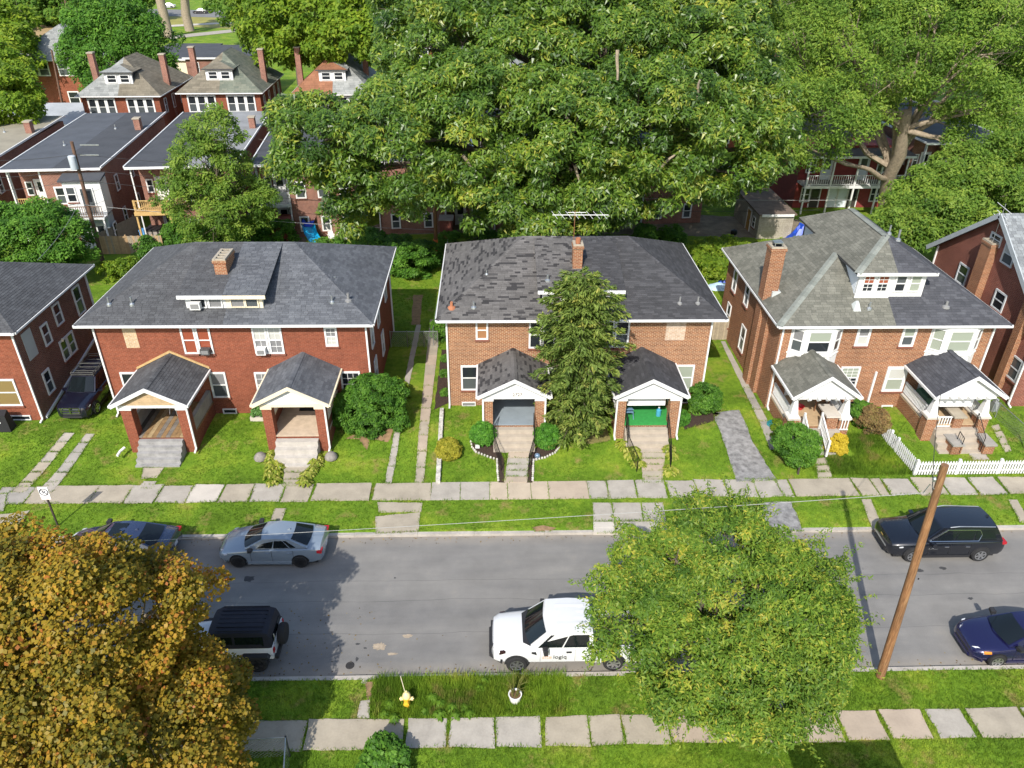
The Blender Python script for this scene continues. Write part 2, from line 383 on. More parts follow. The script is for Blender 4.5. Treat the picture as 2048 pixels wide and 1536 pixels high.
# near sidewalk
E2 = [(330,470,'c'),(474,610,'t'),(613,806,'t'),(812,893,'c'),(899,990,'c'),(992,1083,'c'),(1091,1180,'t'),(1182,1247,'t'),(1250,1340,'t'),(1342,1440,'t2'),(1444,1515,'t2'),(1519,1596,'t2'),(1606,1686,'t2'),(1693,1774,'t2'),(1782,1865,'t2'),(1877,1950,'c'),(1962,2070,'t'),(2076,2200,'c')]
side2 = None
for a, b, k in E2:
    xa, xb = gz(a, 1468, .15)[0], gz(b, 1468, .15)[0]
    pts = [(xa, 16.08), (xb, 16.08), (xb, 17.25), (xa, 17.25)]
    pts = [(x+random.uniform(-.03, .03), y+random.uniform(-.05, .05)) for x, y in pts]
    mb = rough_slab(pts, 0, .15+random.uniform(-.01, .02), .03, .3, tilt=.008); PAVED.append(pts)
    if side2 is None: side2 = obj('sidewalk', mb, mm[k], kind='structure')
    else: obj('slab', mb, mm[k], side2)
# verge crossings
apron = slab_px('driveway_apron', [(750,1034),(840,1024),(838,1064),(752,1068)], CONC_T, None, .03, .05, 'structure')
slab_px('slab', [(755,1005),(845,1006),(842,1024),(757,1026)], CONC_T, apron, .035, .03)
ap2 = slab_px('driveway_apron', [(1185,1006),(1222,1006),(1228,1042),(1187,1042)], CONC, None, .03, .01, 'structure')
slab_px('slab', [(1224,1006),(1281,1006),(1286,1042),(1229,1042)], CONC, ap2, .03, .01)
slab_px('slab', [(1283,1006),(1326,1006),(1332,1042),(1288,1042)], CONC, ap2, .03, .01)
slab_px('slab', [(1186,1044),(1228,1044),(1230,1066),(1187,1066)], CONC_W, ap2, .035, .01)
slab_px('slab', [(1230,1044),(1334,1043),(1340,1064),(1232,1066)], CONC, ap2, .03, .02)
ASPH_OLD = mat('old_asphalt', (.22, .215, .21), .95, .5, 3.5, 1., 22)
slab_px('driveway_apron', [(1425,1006),(1583,1004),(1606,1062),(1440,1066)], ASPH_OLD, None, .03, .08, 'structure')
slab_px('stepping_path', [(1722,999),(1742,999),(1766,1058),(1744,1058)], CONC_T, None, .03, .03, 'structure')
slab_px('stepping_path', [(2016,1000),(2034,1000),(2062,1046),(2040,1046)], CONC_T, None, .03, .03, 'structure')
slab_px('stepping_slab', [(549,1017),(573,1017),(564,1041),(541,1041)], CONC_T, None, .03, .03, 'structure')
slab_px('stepping_slab', [(720,1403),(740,1400),(738,1437),(714,1437)], CONC, None, .03, .03, 'structure')
slab_px('stepping_slab', [(1545,1400),(1570,1404),(1573,1427),(1548,1425)], CONC_W, None, .03, .03, 'structure')
# entrance walks
w1 = slab_px('front_walk', [(283,914),(352,914),(330,933),(283,934)], CONC_T, None, .03, .03, 'structure')
slab_px('slab', [(286,936),(328,936),(314,956),(282,958)], CONC_T, w1, .03, .03)
slab_px('slab', [(288,963),(314,963),(304,978),(274,979)], CONC, w1, .03, .03)
strip_px('front_walk', [(569,916),(566,974)], [(622,916),(600,974)], CONC_T, None, 4, .04)
strip_px('front_walk', [(1017,905),(1008,966)], [(1063,905),(1054,966)], CONC_T, None, 5, .035, mats=[CONC, mm['t2']], jit=.006, gap=.012)
strip_px('front_walk', [(1281,906),(1286,966)], [(1331,906),(1324,966)], CONC_T, None, 5, .035, mats=[CONC_T, mm['t2']], jit=.006, gap=.012)
strip_px('front_walk', [(1627,918),(1636,958)], [(1652,914),(1666,958)], CONC_T, None, 3, .03, jit=.05)
strip_px('front_walk', [(1921,888),(1947,920)], [(1957,888),(1979,920)], CONC, None, 2, .03)
strip_px('side_walk', [(1982,852),(2010,905)], [(1997,848),(2024,903)], CONC_T, None, 4, .03)
# walks between the houses
strip_px('side_walk', [(769,969),(832,650)], [(784,969),(842,650)], CONC_G, None, 12, .03, jit=.04, mats=[CONC_G, CONC])
strip_px('side_walk', [(829,968),(860,640)], [(847,968),(882,640)], CONC_T, None, 14, .035, jit=.015, mats=[CONC_T, mm['t2']])
strip_px('side_walk', [(1441,683),(1540,900)], [(1450,683),(1562,900)], CONC, None, 10, .03, jit=.02, mats=[CONC, CONC_G])
# two-strip driveway by the left house
d1 = strip_px('driveway_strip', [(129,866),(20,985)], [(150,866),(50,985)], CONC_G, None, 6, .03, mats=[CONC, CONC_T], jit=.03)
strip_px('driveway_strip', [(172,868),(75,985)], [(190,868),(105,985)], CONC_G, None, 6, .03, mats=[CONC, CONC_G], jit=.03)
slab_px('driveway_slab', [(-20,990),(15,988),(8,1022),(-30,1026)], CONC_G, None, .035, .05, 'structure')
slab_px('driveway_slab', [(-20,1032),(60,1022),(40,1048),(-30,1056)], CONC_T, None, .035, .05, 'structure')
# broken asphalt driveway right of the middle house
slab_px('driveway', [(1424,826),(1478,820),(1506,884),(1556,962),(1473,964),(1448,887)], ASPH_OLD, None, .03, .05, 'structure')
# beds
slab_px('mulch_bed', [(883,700),(893,700),(897,806),(868,820)], MULCH, None, .03, .04, 'structure')
slab_px('mulch_bed', [(942,884),(990,880),(1000,900),(1008,920),(1010,966),(997,966),(995,922),(975,914),(952,905)], MULCH, None, .04, .02, 'structure')
slab_px('mulch_bed', [(1068,898),(1118,880),(1121,888),(1112,905),(1090,916),(1067,921),(1065,966),(1053,966),(1057,915)], MULCH, None, .04, .02, 'structure')
slab_px('mulch_bed', [(1356,838),(1400,820),(1440,826),(1428,842),(1370,860)], MULCH, None, .03, .05, 'structure')
slab_px('bare_patch', [(690,880),(720,862),(780,842),(792,858),(780,885),(740,880),(735,900),(715,880)], DIRT, None, .012, .12, 'structure')
slab_px('bare_patch', [(1110,850),(1210,850),(1225,880),(1180,892),(1130,872)], mat('dry_grass', (.17, .15, .05), .95, .4, 5, .6, 30), None, .012, .15, 'structure')
slab_px('bare_patch', [(1062,1056),(1085,1050),(1112,1056),(1100,1064),(1070,1064)], DIRT, None, .012, .08, 'structure')
slab_px('bare_patch', [(727,1365),(748,1362),(742,1400),(733,1400)], DIRT, None, .012, .06, 'structure')
# back yards: gravel/earth behind the houses and the lane
slab_px('back_yard', [(700,470),(1000,466),(1300,470),(1640,480),(1600,440),(1300,425),(800,430)], mat('yard_earth', (.20, .165, .12), .95, .35, 1.2, .5, 20), None, .01, .2, 'structure', .05)
slab_px('back_yard', [(200,500),(330,500),(620,490),(600,462),(230,468)], MATS['yard_earth'], None, .01, .2, 'structure', .05)
slab_px('earth_path', [(826,590),(846,590),(840,650),(822,650)], DIRT, None, .01, .06, 'structure')
# second street between the back rows, far park road and paths
def sheet(name, pts, z, mt): 
    mb = MB(); mb.poly([(x, y, z) for x, y in pts]); PAVED.append(pts); return obj(name, mb, mt, kind='structure')
sheet('back_street', [(-120, 84.5), (90, 84.5), (90, 89), (-120, 89)], .53, ASPH)
def px_sheet(name, px, z, mt): return sheet(name, ccw([tuple(gz(u, v, z)[:2]) for u, v in px]), z, mt)
px_sheet('park_road', [(150,27),(470,36),(470,22),(150,14)], .55, ASPH)
px_sheet('park_lawn', [(300,50),(470,58),(470,34),(300,31)], .525, mat('dry_lawn', (.27, .25, .06), .9, .2, .15, .3, 3))
px_sheet('park_path', [(300,56),(470,46),(470,43),(300,52)], .56, CONC_W)
px_sheet('park_path', [(340,78),(470,64),(470,58),(335,72)], .56, CONC)
px_sheet('park_ground', [(60,75),(140,70),(135,40),(70,45)], .53, mat('park_earth', (.33, .23, .11), .9, .25, .2, .3, 3))
# stains on the road
def blot(name, u, v, rx, ry, mt, n=18, z=.004):
    c = gz(u, v, 0); mb = MB(); pts = []
    for i in range(n):
        t = 2*math.pi*i/n; k = random.uniform(.6, 1.1); pts.append((c[0]+rx*k*math.cos(t), c[1]+ry*k*math.sin(t), z))
    mb.poly(pts); o = obj(name, mb, mt, road); return o
STN = mat('tar_stain', (.05, .05, .052), .8, .2, 6); STP = mat('pale_stain', (.33, .27, .20), .95, .3, 6)
IRON = mat('cast_iron', (.045, .042, .04), .6, .2, 20, .3, 40, .4)
for a in ((497,1158,.28,.22),(1835,1140,.3,.14),(1885,1136,.2,.12),(716,1288,.12,.06),(730,1296,.08,.05),(714,1318,.07,.12),(790,1156,.06,.05),(1941,1197,.14,.08)): blot('oil_stain', *a, STN)
blot('patch_stain', 760,1293,.30,.22, STP, 26); blot('patch_stain', 815,1272,.22,.1, STP, 22); blot('patch_stain', 785,1308,.24,.07, STP, 22)
# ================================================================= HOUSE KIT
WHITE = mat('white_trim', (.66, .66, .65), .5, .06, 2, 0)
CREAM = mat('cream_trim', (.72, .63, .46), .6, .08, 2, 0)
SIDING = mat('white_siding', (.66, .66, .66), .55, .05, 2, 0)
SAGE = mat('sage_trim', (.42, .52, .48), .6, .06, 2, 0)
SOFFIT = mat('soffit', (.5, .5, .48), .8, .05, 2, 0)
BLACKM = mat('black_iron', (.012, .012, .013), .5, 0, 1, 0, 0, .5, .5)
METAL = mat('galvanised', (.45, .47, .48), .4, .15, 6, 0, 0, .8, .5)
def glassmat(name, col, rough=.06, second=None, sc=6):
    if name in MATS: return MATS[name]
    m, nt, b, N, L = nodes(name)
    if second:
        tc = N('ShaderNodeTexCoord').outputs['Object']; w = N('ShaderNodeTexWave'); w.inputs['Scale'].default_value = sc; w.inputs['Distortion'].default_value = 1.5
        L(tc, w.inputs['Vector']); L(mixc(N, L, col, second, w.outputs['Fac']), b.inputs['Base Color'])
    else: b.inputs['Base Color'].default_value = c4(col)
    b.inputs['Roughness'].default_value = rough; b.inputs['Specular IOR Level'].default_value = .5
    MATS[name] = m; return m
GL = glassmat('glass_dark', (.018, .022, .026)); GLM = glassmat('glass_mid', (.07, .08, .085), .1)
CUR_R = glassmat('glass_red_curtain', (.30, .09, .045), .25, (.22, .05, .03)); CUR_G = glassmat('glass_grey_curtain', (.25, .25, .25), .25, (.12, .12, .13))
CUR_Y = glassmat('glass_yellow_curtain', (.26, .19, .08), .25, (.16, .11, .045)); CUR_W = glassmat('glass_white_blind', (.5, .5, .46), .3, (.38, .38, .36), 14)
CUR_B = glassmat('glass_brown_shade', (.30, .15, .07), .25); CUR_S = glassmat('glass_sage_shade', (.30, .33, .27), .25, (.24, .27, .22))
BR_A = brick('brick_red', (.245, .066, .033), (.19, .048, .025), (.26, .11, .07), stain=.2)
BR_B = brick('brick_tan', (.29, .108, .046), (.18, .056, .028), (.45, .34, .22), stain=.15)
BR_C = brick('brick_orange', (.29, .098, .040), (.19, .055, .026), (.42, .31, .20), stain=.2)
BR_D = brick('brick_dark', (.22, .072, .045), (.15, .045, .03), (.26, .19, .15), stain=.25)
BR_G = brick('brick_deep', (.24, .07, .045), (.19, .052, .036), (.30, .18, .14), stain=.25)
BR_P = brick('brick_pale', (.52, .36, .2), (.46, .29, .16), (.55, .48, .38), stain=.1)
BR_W = brick('brick_whitish', (.46, .30, .2), (.5, .36, .26), (.56, .5, .42), stain=.1)
SHG = {
 'A_dark': rndmat('shingle_a_dark', [(0, (.064, .065, .069)), (.5, (.080, .082, .087)), (1, (.10, .103, .108))]),
 'A_light': rndmat('shingle_a_light', [(0, (.078, .083, .094)), (.5, (.105, .112, .124)), (1, (.135, .142, .155))]),
 'B_mott': rndmat('shingle_b_mottled', [(0, (.032, .031, .032)), (.2, (.045, .043, .044)), (.27, (.10, .095, .092)), (1, (.142, .135, .130))]),
 'B_dark': rndmat('shingle_b_dark', [(0, (.042, .042, .045)), (.6, (.057, .057, .061)), (1, (.078, .078, .083))]),
 'C_old': rndmat('shingle_c_old', [(0, (.118, .118, .098)), (.5, (.15, .148, .124)), (1, (.185, .182, .152))]),
 'C_new': rndmat('shingle_c_new', [(0, (.052, .054, .062)), (.6, (.07, .072, .082)), (1, (.092, .095, .106))]),
 'E_brown': rndmat('shingle_e_brown', [(0, (.14, .125, .095)), (1, (.21, .185, .14))]),
 'E_green': rndmat('shingle_e_green', [(0, (.11, .13, .105)), (1, (.18, .19, .15))]),
 'E_grey': rndmat('shingle_e_grey', [(0, (.20, .21, .205)), (1, (.31, .32, .31))]),
 'E_rust': rndmat('shingle_e_rust', [(0, (.22, .10, .055)), (1, (.30, .14, .08))]),
 'slate': rndmat('slate', [(0, (.15, .16, .17)), (1, (.28, .30, .31))]),
}
FELT = mat('roof_felt', (.055, .058, .065), .85, .2, .6, .3, 30)
ROOFB = mat('roof_base', (.06, .06, .062), .9, .1)
def clip(poly, a, b, keep): # clip 2d polygon to half plane n.p<=c  (a=n,b=c)
    out = []
    for i in range(len(poly)):
        p, q = poly[i], poly[(i+1)%len(poly)]
        dp = a[0]*p[0]+a[1]*p[1]-b; dq = a[0]*q[0]+a[1]*q[1]-b
        if dp <= 0: out.append(p)
        if dp*dq < 0: t = dp/(dp-dq); out.append((p[0]+t*(q[0]-p[0]), p[1]+t*(q[1]-p[1])))
    return out
def shingle_mb(mb, poly3, row=.15, tab=.32, thick=.016, var=.08):
    P = np.array(poly3, float); n = np.cross(P[1]-P[0], P[2]-P[0]); n /= np.linalg.norm(n)
    if n[2] < 0: P = P[::-1]; n = -n
    u = np.array([-n[1], n[0], 0.]); u /= np.linalg.norm(u); w = np.cross(n, u)
    if w[2] < 0: u = -u; w = -w
    o = P[0]; uv = [((p-o)@u, (p-o)@w) for p in P]
    # convex ccw
    A = sum(uv[i][0]*uv[(i+1)%len(uv)][1]-uv[(i+1)%len(uv)][0]*uv[i][1] for i in range(len(uv)))
    if A < 0: uv = uv[::-1]
    planes = []
    for i in range(len(uv)):
        d = np.array(uv[(i+1)%len(uv)])-np.array(uv[i]); l = np.linalg.norm(d)
        if l < 1e-6: continue
        nn = np.array([d[1], -d[0]])/l; planes.append((nn, nn@np.array(uv[i])))
    u0 = min(p[0] for p in uv); u1 = max(p[0] for p in uv); v0 = min(p[1] for p in uv); v1 = max(p[1] for p in uv)
    r = 0; v = v0
    while v < v1-.01:
        off = (r % 2)*tab*.5 + random.uniform(-.03, .03)
        rowr = random.random()*.25
        x = u0 - tab + off
        while x < u1:
            wd = tab*random.choice((1, 1, 1, 1.5, .75)) if var > .05 else tab
            q = [(x+.006, v), (x+wd-.006, v), (x+wd-.006, v+row), (x+.006, v+row)]
            x += wd
            ins = True; outp = False
            for nn, c in planes:
                dd = [nn[0]*a+nn[1]*b-c for a, b in q]
                if min(dd) > -1e-4: outp = True; break
                if max(dd) > 0: ins = False
            if outp: continue
            if not ins:
                for nn, c in planes: q = clip(q, nn, c, 0)
                if len(q) < 3: continue
            a = min(1, max(0, random.random()*.85+rowr*.6))
            pts = [o+u*p[0]+w*p[1]+n*(thick*(1-.75*(p[1]-v)/row)+.006) for p in q]
            mb.add(pts, [tuple(range(len(pts)))], a)
            low = [p for p in q if abs(p[1]-v) < 1e-4]
            if len(low) >= 2:
                aa = o+u*low[0][0]+w*low[0][1]; bb = o+u*low[-1][0]+w*low[-1][1]
                mb.add([aa+n*.001, bb+n*.001, bb+n*(thick+.006), aa+n*(thick+.006)], [(0, 1, 2, 3)], a)
        v += row; r += 1
def split_x(poly, x): # split 3d planar polygon by plane X=x -> (left,right)
    L_, R_ = [], []
    for i in range(len(poly)):
        p, q = np.array(poly[i], float), np.array(poly[(i+1)%len(poly)], float)
        if p[0] <= x: L_.append(tuple(p))
        if p[0] >= x: R_.append(tuple(p))
        if (p[0]-x)*(q[0]-x) < 0: t = (x-p[0])/(q[0]-p[0]); m_ = tuple(p+t*(q-p)); L_.append(m_); R_.append(m_)
    return L_, R_
def shingled(h, faces, name='roof', base_extra=None, row=.15, tab=.32):
    """faces: list of (poly3, shingle material); one roof part, its shingles a stuff sub-part per material"""
    rb = MB()
    for p, _ in faces: rb.poly(p)
    if base_extra: base_extra(rb)
    r = obj(name, rb, ROOFB, h)
    by = {}
    for p, m_ in faces: shingle_mb(by.setdefault(m_.name, (MB(), m_))[0], p, row, tab)
    for k, (mb, m_) in by.items(): obj('shingles', mb, m_, r, 'stuff', uv=False)
    return r
def beam(mb, a, b, w, h): # rectangular bar from a to b, width w (horizontal), height h (up)
    a = np.array(a, float); b = np.array(b, float); d = b-a; d /= np.linalg.norm(d)
    s = np.cross(d, (0, 0, 1.)); s = s/np.linalg.norm(s) if np.linalg.norm(s) > 1e-6 else np.array([1., 0, 0]); t = np.cross(s, d)
    s = s*w/2; t = t*h/2
    mb.hexa([a-s-t, a+s-t, b+s-t, b-s-t, a-s+t, a+s+t, b+s+t, b-s+t])
class Fr:
    def __init__(s, o, u, n): s.o = np.array(o, float); s.u = np.array(u, float); s.n = np.array(n, float)
    def p(s, a, b, d): return s.o + s.u*a + np.array([0, 0, 1.])*b + s.n*d
    def bx(s, mb, a0, a1, b0, b1, d0, d1):
        P = [s.p(a, b, d) for b in (b0, b1) for a, d in ((a0, d1), (a1, d1), (a1, d0), (a0, d0))]
        return mb.hexa(P)
def front(y): return Fr((0, y, 0), (1, 0, 0), (0, -1, 0))
def eastw(x): return Fr((x, 0, 0), (0, 1, 0), (1, 0, 0))
def westw(x): return Fr((x, 0, 0), (0, -1, 0), (-1, 0, 0))   # a = -y
def window(h, fr, a0, a1, b0, b1, up=GL, lo=GL, fm=None, fw_=.1, dep=.07, split=True, mun=(0, 0), sill=True, mid=.5):
    fm = fm or WHITE
    if a0 > a1: a0, a1 = a1, a0
    if b0 > b1: b0, b1 = b1, b0
    mb = MB()
    fr.bx(mb, a0, a0+fw_, b0, b1, .002, dep); fr.bx(mb, a1-fw_, a1, b0, b1, .002, dep)
    fr.bx(mb, a0+fw_, a1-fw_, b1-fw_, b1, .002, dep); fr.bx(mb, a0+fw_, a1-fw_, b0, b0+fw_*.8, .002, dep)
    bm = b0+(b1-b0)*mid
    if split: fr.bx(mb, a0+fw_, a1-fw_, bm-.03, bm+.03, .002, dep*.75)
    for half, k in (((bm+.03, b1-fw_), 0), ((b0+fw_*.8, bm-.03), 1)):
        for i in range(mun[0]):
            x = a0+fw_+(a1-a0-2*fw_)*(i+1)/(mun[0]+1); fr.bx(mb, x-.012, x+.012, half[0], half[1], .004, dep*.5)
        for i in range(mun[1]):
            z = half[0]+(half[1]-half[0])*(i+1)/(mun[1]+1); fr.bx(mb, a0+fw_, a1-fw_, z-.012, z+.012, .005, dep*.48)
    w = obj('window', mb, fm, h)
    if split:
        obj('pane', fr.bx(MB(), a0+fw_, a1-fw_, bm+.03, b1-fw_, -.02, .022), up, w)
        obj('pane', fr.bx(MB(), a0+fw_, a1-fw_, b0+fw_*.8, bm-.03, -.02, .014), lo, w)
    else: obj('pane', fr.bx(MB(), a0+fw_, a1-fw_, b0+fw_*.8, b1-fw_, -.02, .018), up, w)
    if sill: obj('sill', fr.bx(MB(), a0-.05, a1+.05, b0-.1, b0-.004, 0.004, .1), MATS.get('sill_brick') or mat('sill_brick', (.2, .075, .05), .9, .2, 8), w)
    return w
def double(h, fr, a0, a1, b0, b1, **k):
    m_ = (a0+a1)/2; l = dict(k); r = dict(k)
    for key in ('up', 'lo'):
        if isinstance(k.get(key), tuple): l[key], r[key] = k[key]
    window(h, fr, a0, m_-.012, b0, b1, **l); window(h, fr, m_+.012, a1, b0, b1, **r)
def airc(h, fr, a0, a1, b0, b1, mt=None, dep=.38):
    mb = MB(); fr.bx(mb, a0, a1, b0, b1, .07, dep)
    o = obj('air_conditioner', mb, mt or WHITE, h)
    g_ = MB(); fr.bx(g_, a0+.06, a1-.06, b0+.06, b1-.06, dep+.001, dep+.012); obj('grille', g_, mat('ac_grille', (.2, .2, .2), .6, .1), o)
def pxr(off, tl, br, y, s=3.2):
    a = gy(off[0]+tl[0]/s, off[1]+tl[1]/s, y); b = gy(off[0]+br[0]/s, off[1]+br[1]/s, y); return a[0], b[0], b[2], a[2]
PA = (0, 430); PM = (480, 430); PB = (840, 430); PC = (1408, 400)
def gx(u, v, x): d = ray(u, v); return CPOS + d*(x/d[0])
def pxw(off, tl, br, x, s=3.2, sgn=1):
    a = gx(off[0]+tl[0]/s, off[1]+tl[1]/s, x); b = gx(off[0]+br[0]/s, off[1]+br[1]/s, x); return sgn*a[1], sgn*b[1], b[2], a[2]
def pipe(h, x, y, z, hgt, r=.05, mt=None):
    o = obj('vent_pipe', MB().lathe([(r, 0), (r, hgt), (r*.7, hgt), (r*.7, hgt-.05)], (x, y, z), 10), mt or METAL, h)
    obj('flashing', MB().lathe([(r*3, -.05), (r*2.6, .06), (r*1.1, .12)], (x, y, z), 10), mt or METAL, o)
def downspout(h, x, y, z1, z0, mt=None, kick=(0, -.35)):
    mb = MB(); mb.box(x-.045, x+.045, y-.09, y-.01, z0+.12, z1); beam(mb, (x, y-.05, z0+.14), (x+kick[0], y+kick[1], z0+.06), .09, .07)
    obj('downspout', mb, mt or WHITE, h)
def gutters(h, x0, x1, y0, y1, z, mt=None, sides='flrb'):
    mt = mt or WHITE
    for k in sides:
        mb = MB()
        if k == 'f': mb.box(x0-.02, x1+.02, y0-.11, y0-.002, z-.125, z-.012)
        if k == 'b': mb.box(x0-.02, x1+.02, y1+.002, y1+.11, z-.15, z-.012)
        if k == 'l': mb.box(x0-.08, x0-.022, y0, y1, z-.115, z-.014)
        if k == 'r': mb.box(x1+.022, x1+.08, y0, y1, z-.115, z-.014)
        obj('gutter', mb, mt, h)
def hip_faces(x0, x1, y0, y1, z, rx0, rx1, ry, rz):
    a, b, c, d = (x0, y0, z), (x1, y0, z), (x1, y1, z), (x0, y1, z); p, q = (rx0, ry, rz), (rx1, ry, rz)
    return dict(front=[a, b, q, p], right=[b, c, q], back=[c, d, p, q], left=[d, a, p])
def roof_under(x0, x1, y0, y1, z, t=.14):
    def f(mb): mb.box(x0+.004, x1-.004, y0+.004, y1-.004, z-t, z-.012)
    return f
def caps(h, pairs, mt, w=.28): # ridge and hip cap shingles
    for a, b in pairs:
        a = np.array(a, float); b = np.array(b, float); L_ = np.linalg.norm(b-a); n = max(2, int(L_/.32)); d = (b-a)/L_
        s = np.cross(d, (0, 0, 1.)); s /= np.linalg.norm(s); mb = MB()
        for i in range(n):
            p = a+(b-a)*i/n+np.array([0, 0, .03]); q = a+(b-a)*(i+1.1)/n+np.array([0, 0, .018]); k = random.random()
            dn = np.array([0, 0, -.055])
            mb.add([p-s*w/2+dn, p, q, q-s*w/2+dn], [(0, 1, 2, 3)], k); mb.add([p, p+s*w/2+dn, q+s*w/2+dn, q], [(0, 1, 2, 3)], k)
        obj('ridge_cap', mb, mt, h, uv=False)
def gable_porch(h, x0, x1, xa, ze, za, yf, yw, colx, ycol, zf, shg, brickm, steps=4, floor=None, col='brick', trim=None, side='brick', ysteps=1.15, stepmat=None, gablemat=None, cheek=False, plank=None, zb=None):
    trim = trim or WHITE; zb = zb or ze-.14
    t = .1
    L0, A0, R0 = (x0, yf, ze), (xa, yf, za), (x1, yf, ze); L1, A1, R1 = (x0, yw, ze), (xa, yw, za), (x1, yw, ze)
    def under(mb):
        dn = np.array([0, 0, -t])
        for p, q, r, s_ in ((L0, A0, A1, L1), (A0, R0, R1, A1)): mb.add([np.array(k)+dn for k in (p, s_, r, q)], [(0, 1, 2, 3)])
    shingled(h, [([L0, A0, A1, L1], shg), ([A0, R0, R1, A1], shg)], 'porch_roof', under)
    caps(h, [((xa, yf, za), (xa, yw, za))], shg, .3)
    # rake boards and eave gutters
    for p, q in ((L0, A0), (R0, A0)):
        mb = MB(); p = np.array(p); q = np.array(q); dn = np.array([0, 0, -.2])
        P = [p+dn, q+dn, q+np.array([0, 0, .02]), p+np.array([0, 0, .02])]; mb.extrude([tuple(k+np.array([0, -.004, 0])) for k in P], (0, -.05, 0)); obj('rake_board', mb, trim, h)
    for x, s_ in ((x0, -1), (x1, 1)):
        mb = MB(); mb.box(x+s_*.004, x+s_*.1, yf-.05, yw-.01, ze-.13, ze-.01); obj('gutter', mb, trim, h)
    # gable face of boards, set back under the rake
    yg = yf+.22; gm = gablemat or SIDING; zb2 = zb+.02; nb = max(3, int((za-.15-zb2)/.16)); last = None
    for i in range(nb):
        a = zb2+(za-.16-zb2)*i/nb; b = zb2+(za-.16-zb2)*(i+1)/nb
        f = lambda z: max(0.02, (za-.12-z)/(za-ze)) if z > ze-.12 else 1.
        la, ra = xa-(xa-x0-.18)*min(1, f(a)), xa+(x1-xa-.18)*min(1, f(a)); lb, rb_ = xa-(xa-x0-.18)*min(1, f(b)), xa+(x1-xa-.18)*min(1, f(b))
        mb = MB(); mb.add([(la, yg-.02, a), (ra, yg-.02, a), (rb_, yg, b), (lb, yg, b), (la, yg+.1, a), (ra, yg+.1, a), (rb_, yg+.1, b), (lb, yg+.1, b)],
               [(0, 1, 2, 3), (7, 6, 5, 4), (0, 4, 5, 1), (3, 2, 6, 7), (0, 3, 7, 4), (1, 5, 6, 2)]); obj('gable_board', mb, gm, h)
    # beams on top of the columns
    cx0, cx1 = colx[0][0], colx[-1][1]
    obj('beam', MB().box(cx0-.05, cx1+.05, ycol-.04, ycol+.3, zb-.16, zb), trim, h)
    for x in (colx[0][0]+.06, colx[-1][1]-.36): obj('beam', MB().box(x, x+.3, ycol+.304, yw-.01, zb-.16, zb-.002), trim, h)
    obj('porch_ceiling', MB().box(cx0+.02, cx1-.02, ycol+.3, yw-.01, zb+.004, zb+.05), SOFFIT, h)
    # floor
    obj('porch_base', MB().box(cx0+.02, cx1-.02, ycol+.1, yw-.005, .3, zf-.06), brickm, h)
    fm = floor or CONC_T
    if plank:
        n = 14; w = (cx1-cx0-.02)/n
        for i in range(n): obj('floor_board', MB().box(cx0+.01+i*w+.006, cx0+.01+(i+1)*w-.006, ycol+.02, yw-.005, zf-.055, zf+random.uniform(-.004, .004)), random.choice(plank), h)
    else: obj('porch_floor', MB().box(cx0+.01, cx1-.01, ycol+.02, yw-.005, zf-.055, zf), fm, h)
    for a, b in colx:
        d = b-a
        if col == 'brick':
            c_ = obj('porch_column', MB().box(a, b, ycol, ycol+d, .3, zb-.3), brickm, h)
            obj('capital', MB().box(a-.04, b+.04, ycol-.045, ycol+d+.04, zb-.298, zb-.162), trim, c_)
        else:
            c_ = obj('porch_pier', MB().box(a-.08, b+.08, ycol-.08, ycol+d+.08, .3, 1.78), brickm, h)
            obj('pier_cap', MB().box(a-.14, b+.14, ycol-.14, ycol+d+.14, 1.782, 1.9), CONC_W, c_)
            k = .13; mb = MB(); mb.hexa([(a, ycol, 2.05), (b, ycol, 2.05), (b, ycol+d, 2.05), (a, ycol+d, 2.05), (a+k, ycol+k, zb-.26), (b-k, ycol+k, zb-.26), (b-k, ycol+d-k, zb-.26), (a+k, ycol+d-k, zb-.26)])
            o2 = obj('porch_column', mb, trim, h)
            mb = MB(); mb.hexa([(a-.1, ycol-.1, 1.904), (b+.1, ycol-.1, 1.904), (b+.1, ycol+d+.1, 1.904), (a-.1, ycol+d+.1, 1.904), (a-.01, ycol-.01, 2.048), (b+.01, ycol-.01, 2.048), (b+.01, ycol+d+.01, 2.048), (a-.01, ycol+d+.01, 2.048)]); obj('column_base', mb, trim, o2)
            obj('capital', MB().box(a+.06, b-.06, ycol+.06, ycol+d-.06, zb-.258, zb-.163), trim, o2)
    d = colx[0][1]-colx[0][0]
    # side walls
    for x, s_ in ((colx[0][0], 1), (colx[-1][1], -1)):
        xi0, xi1 = (x+.06, x+.26) if s_ > 0 else (x-.26, x-.06)
        if side == 'brick':
            w_ = obj('side_wall', MB().box(xi0, xi1, ycol+d+.01, yw-.01, .3, zf+.62), brickm, h); obj('coping', MB().box(xi0-.05, xi1+.05, ycol+d+.01, yw-.01, zf+.622, zf+.72), trim, w_)
        elif side == 'concrete':
            obj('side_wall', MB().box(xi0-.02, xi1, ycol+d+.01, yw-.01, .3, zf+.75), CONC_G, h)
        elif side == 'rail':
            w_ = obj('side_wall', MB().box(xi0, xi1, ycol+d+.1, yw-.01, .3, zf+.05), brickm, h); obj('coping', MB().box(xi0-.05, xi1+.05, ycol+d+.1, yw-.01, zf+.052, zf+.13), CONC_W, w_)
            r_ = obj('railing', MB().box(xi0+.05, xi1-.05, ycol+d+.1, yw-.01, zf+.78, zf+.86).box(xi0+.06, xi1-.06, ycol+d+.1, yw-.01, zf+.2, zf+.26), trim, h)
            y = ycol+d+.16
            while y < yw-.06: obj('baluster', MB().box(xi0+.07, xi1-.07, y, y+.05, zf+.262, zf+.778), trim, r_); y += .13
    # steps
    sx0, sx1 = colx[0][1]+.02, colx[-1][0]-.02; sm = stepmat or CONC; rise = (zf-zg(ycol-ysteps))/(steps)
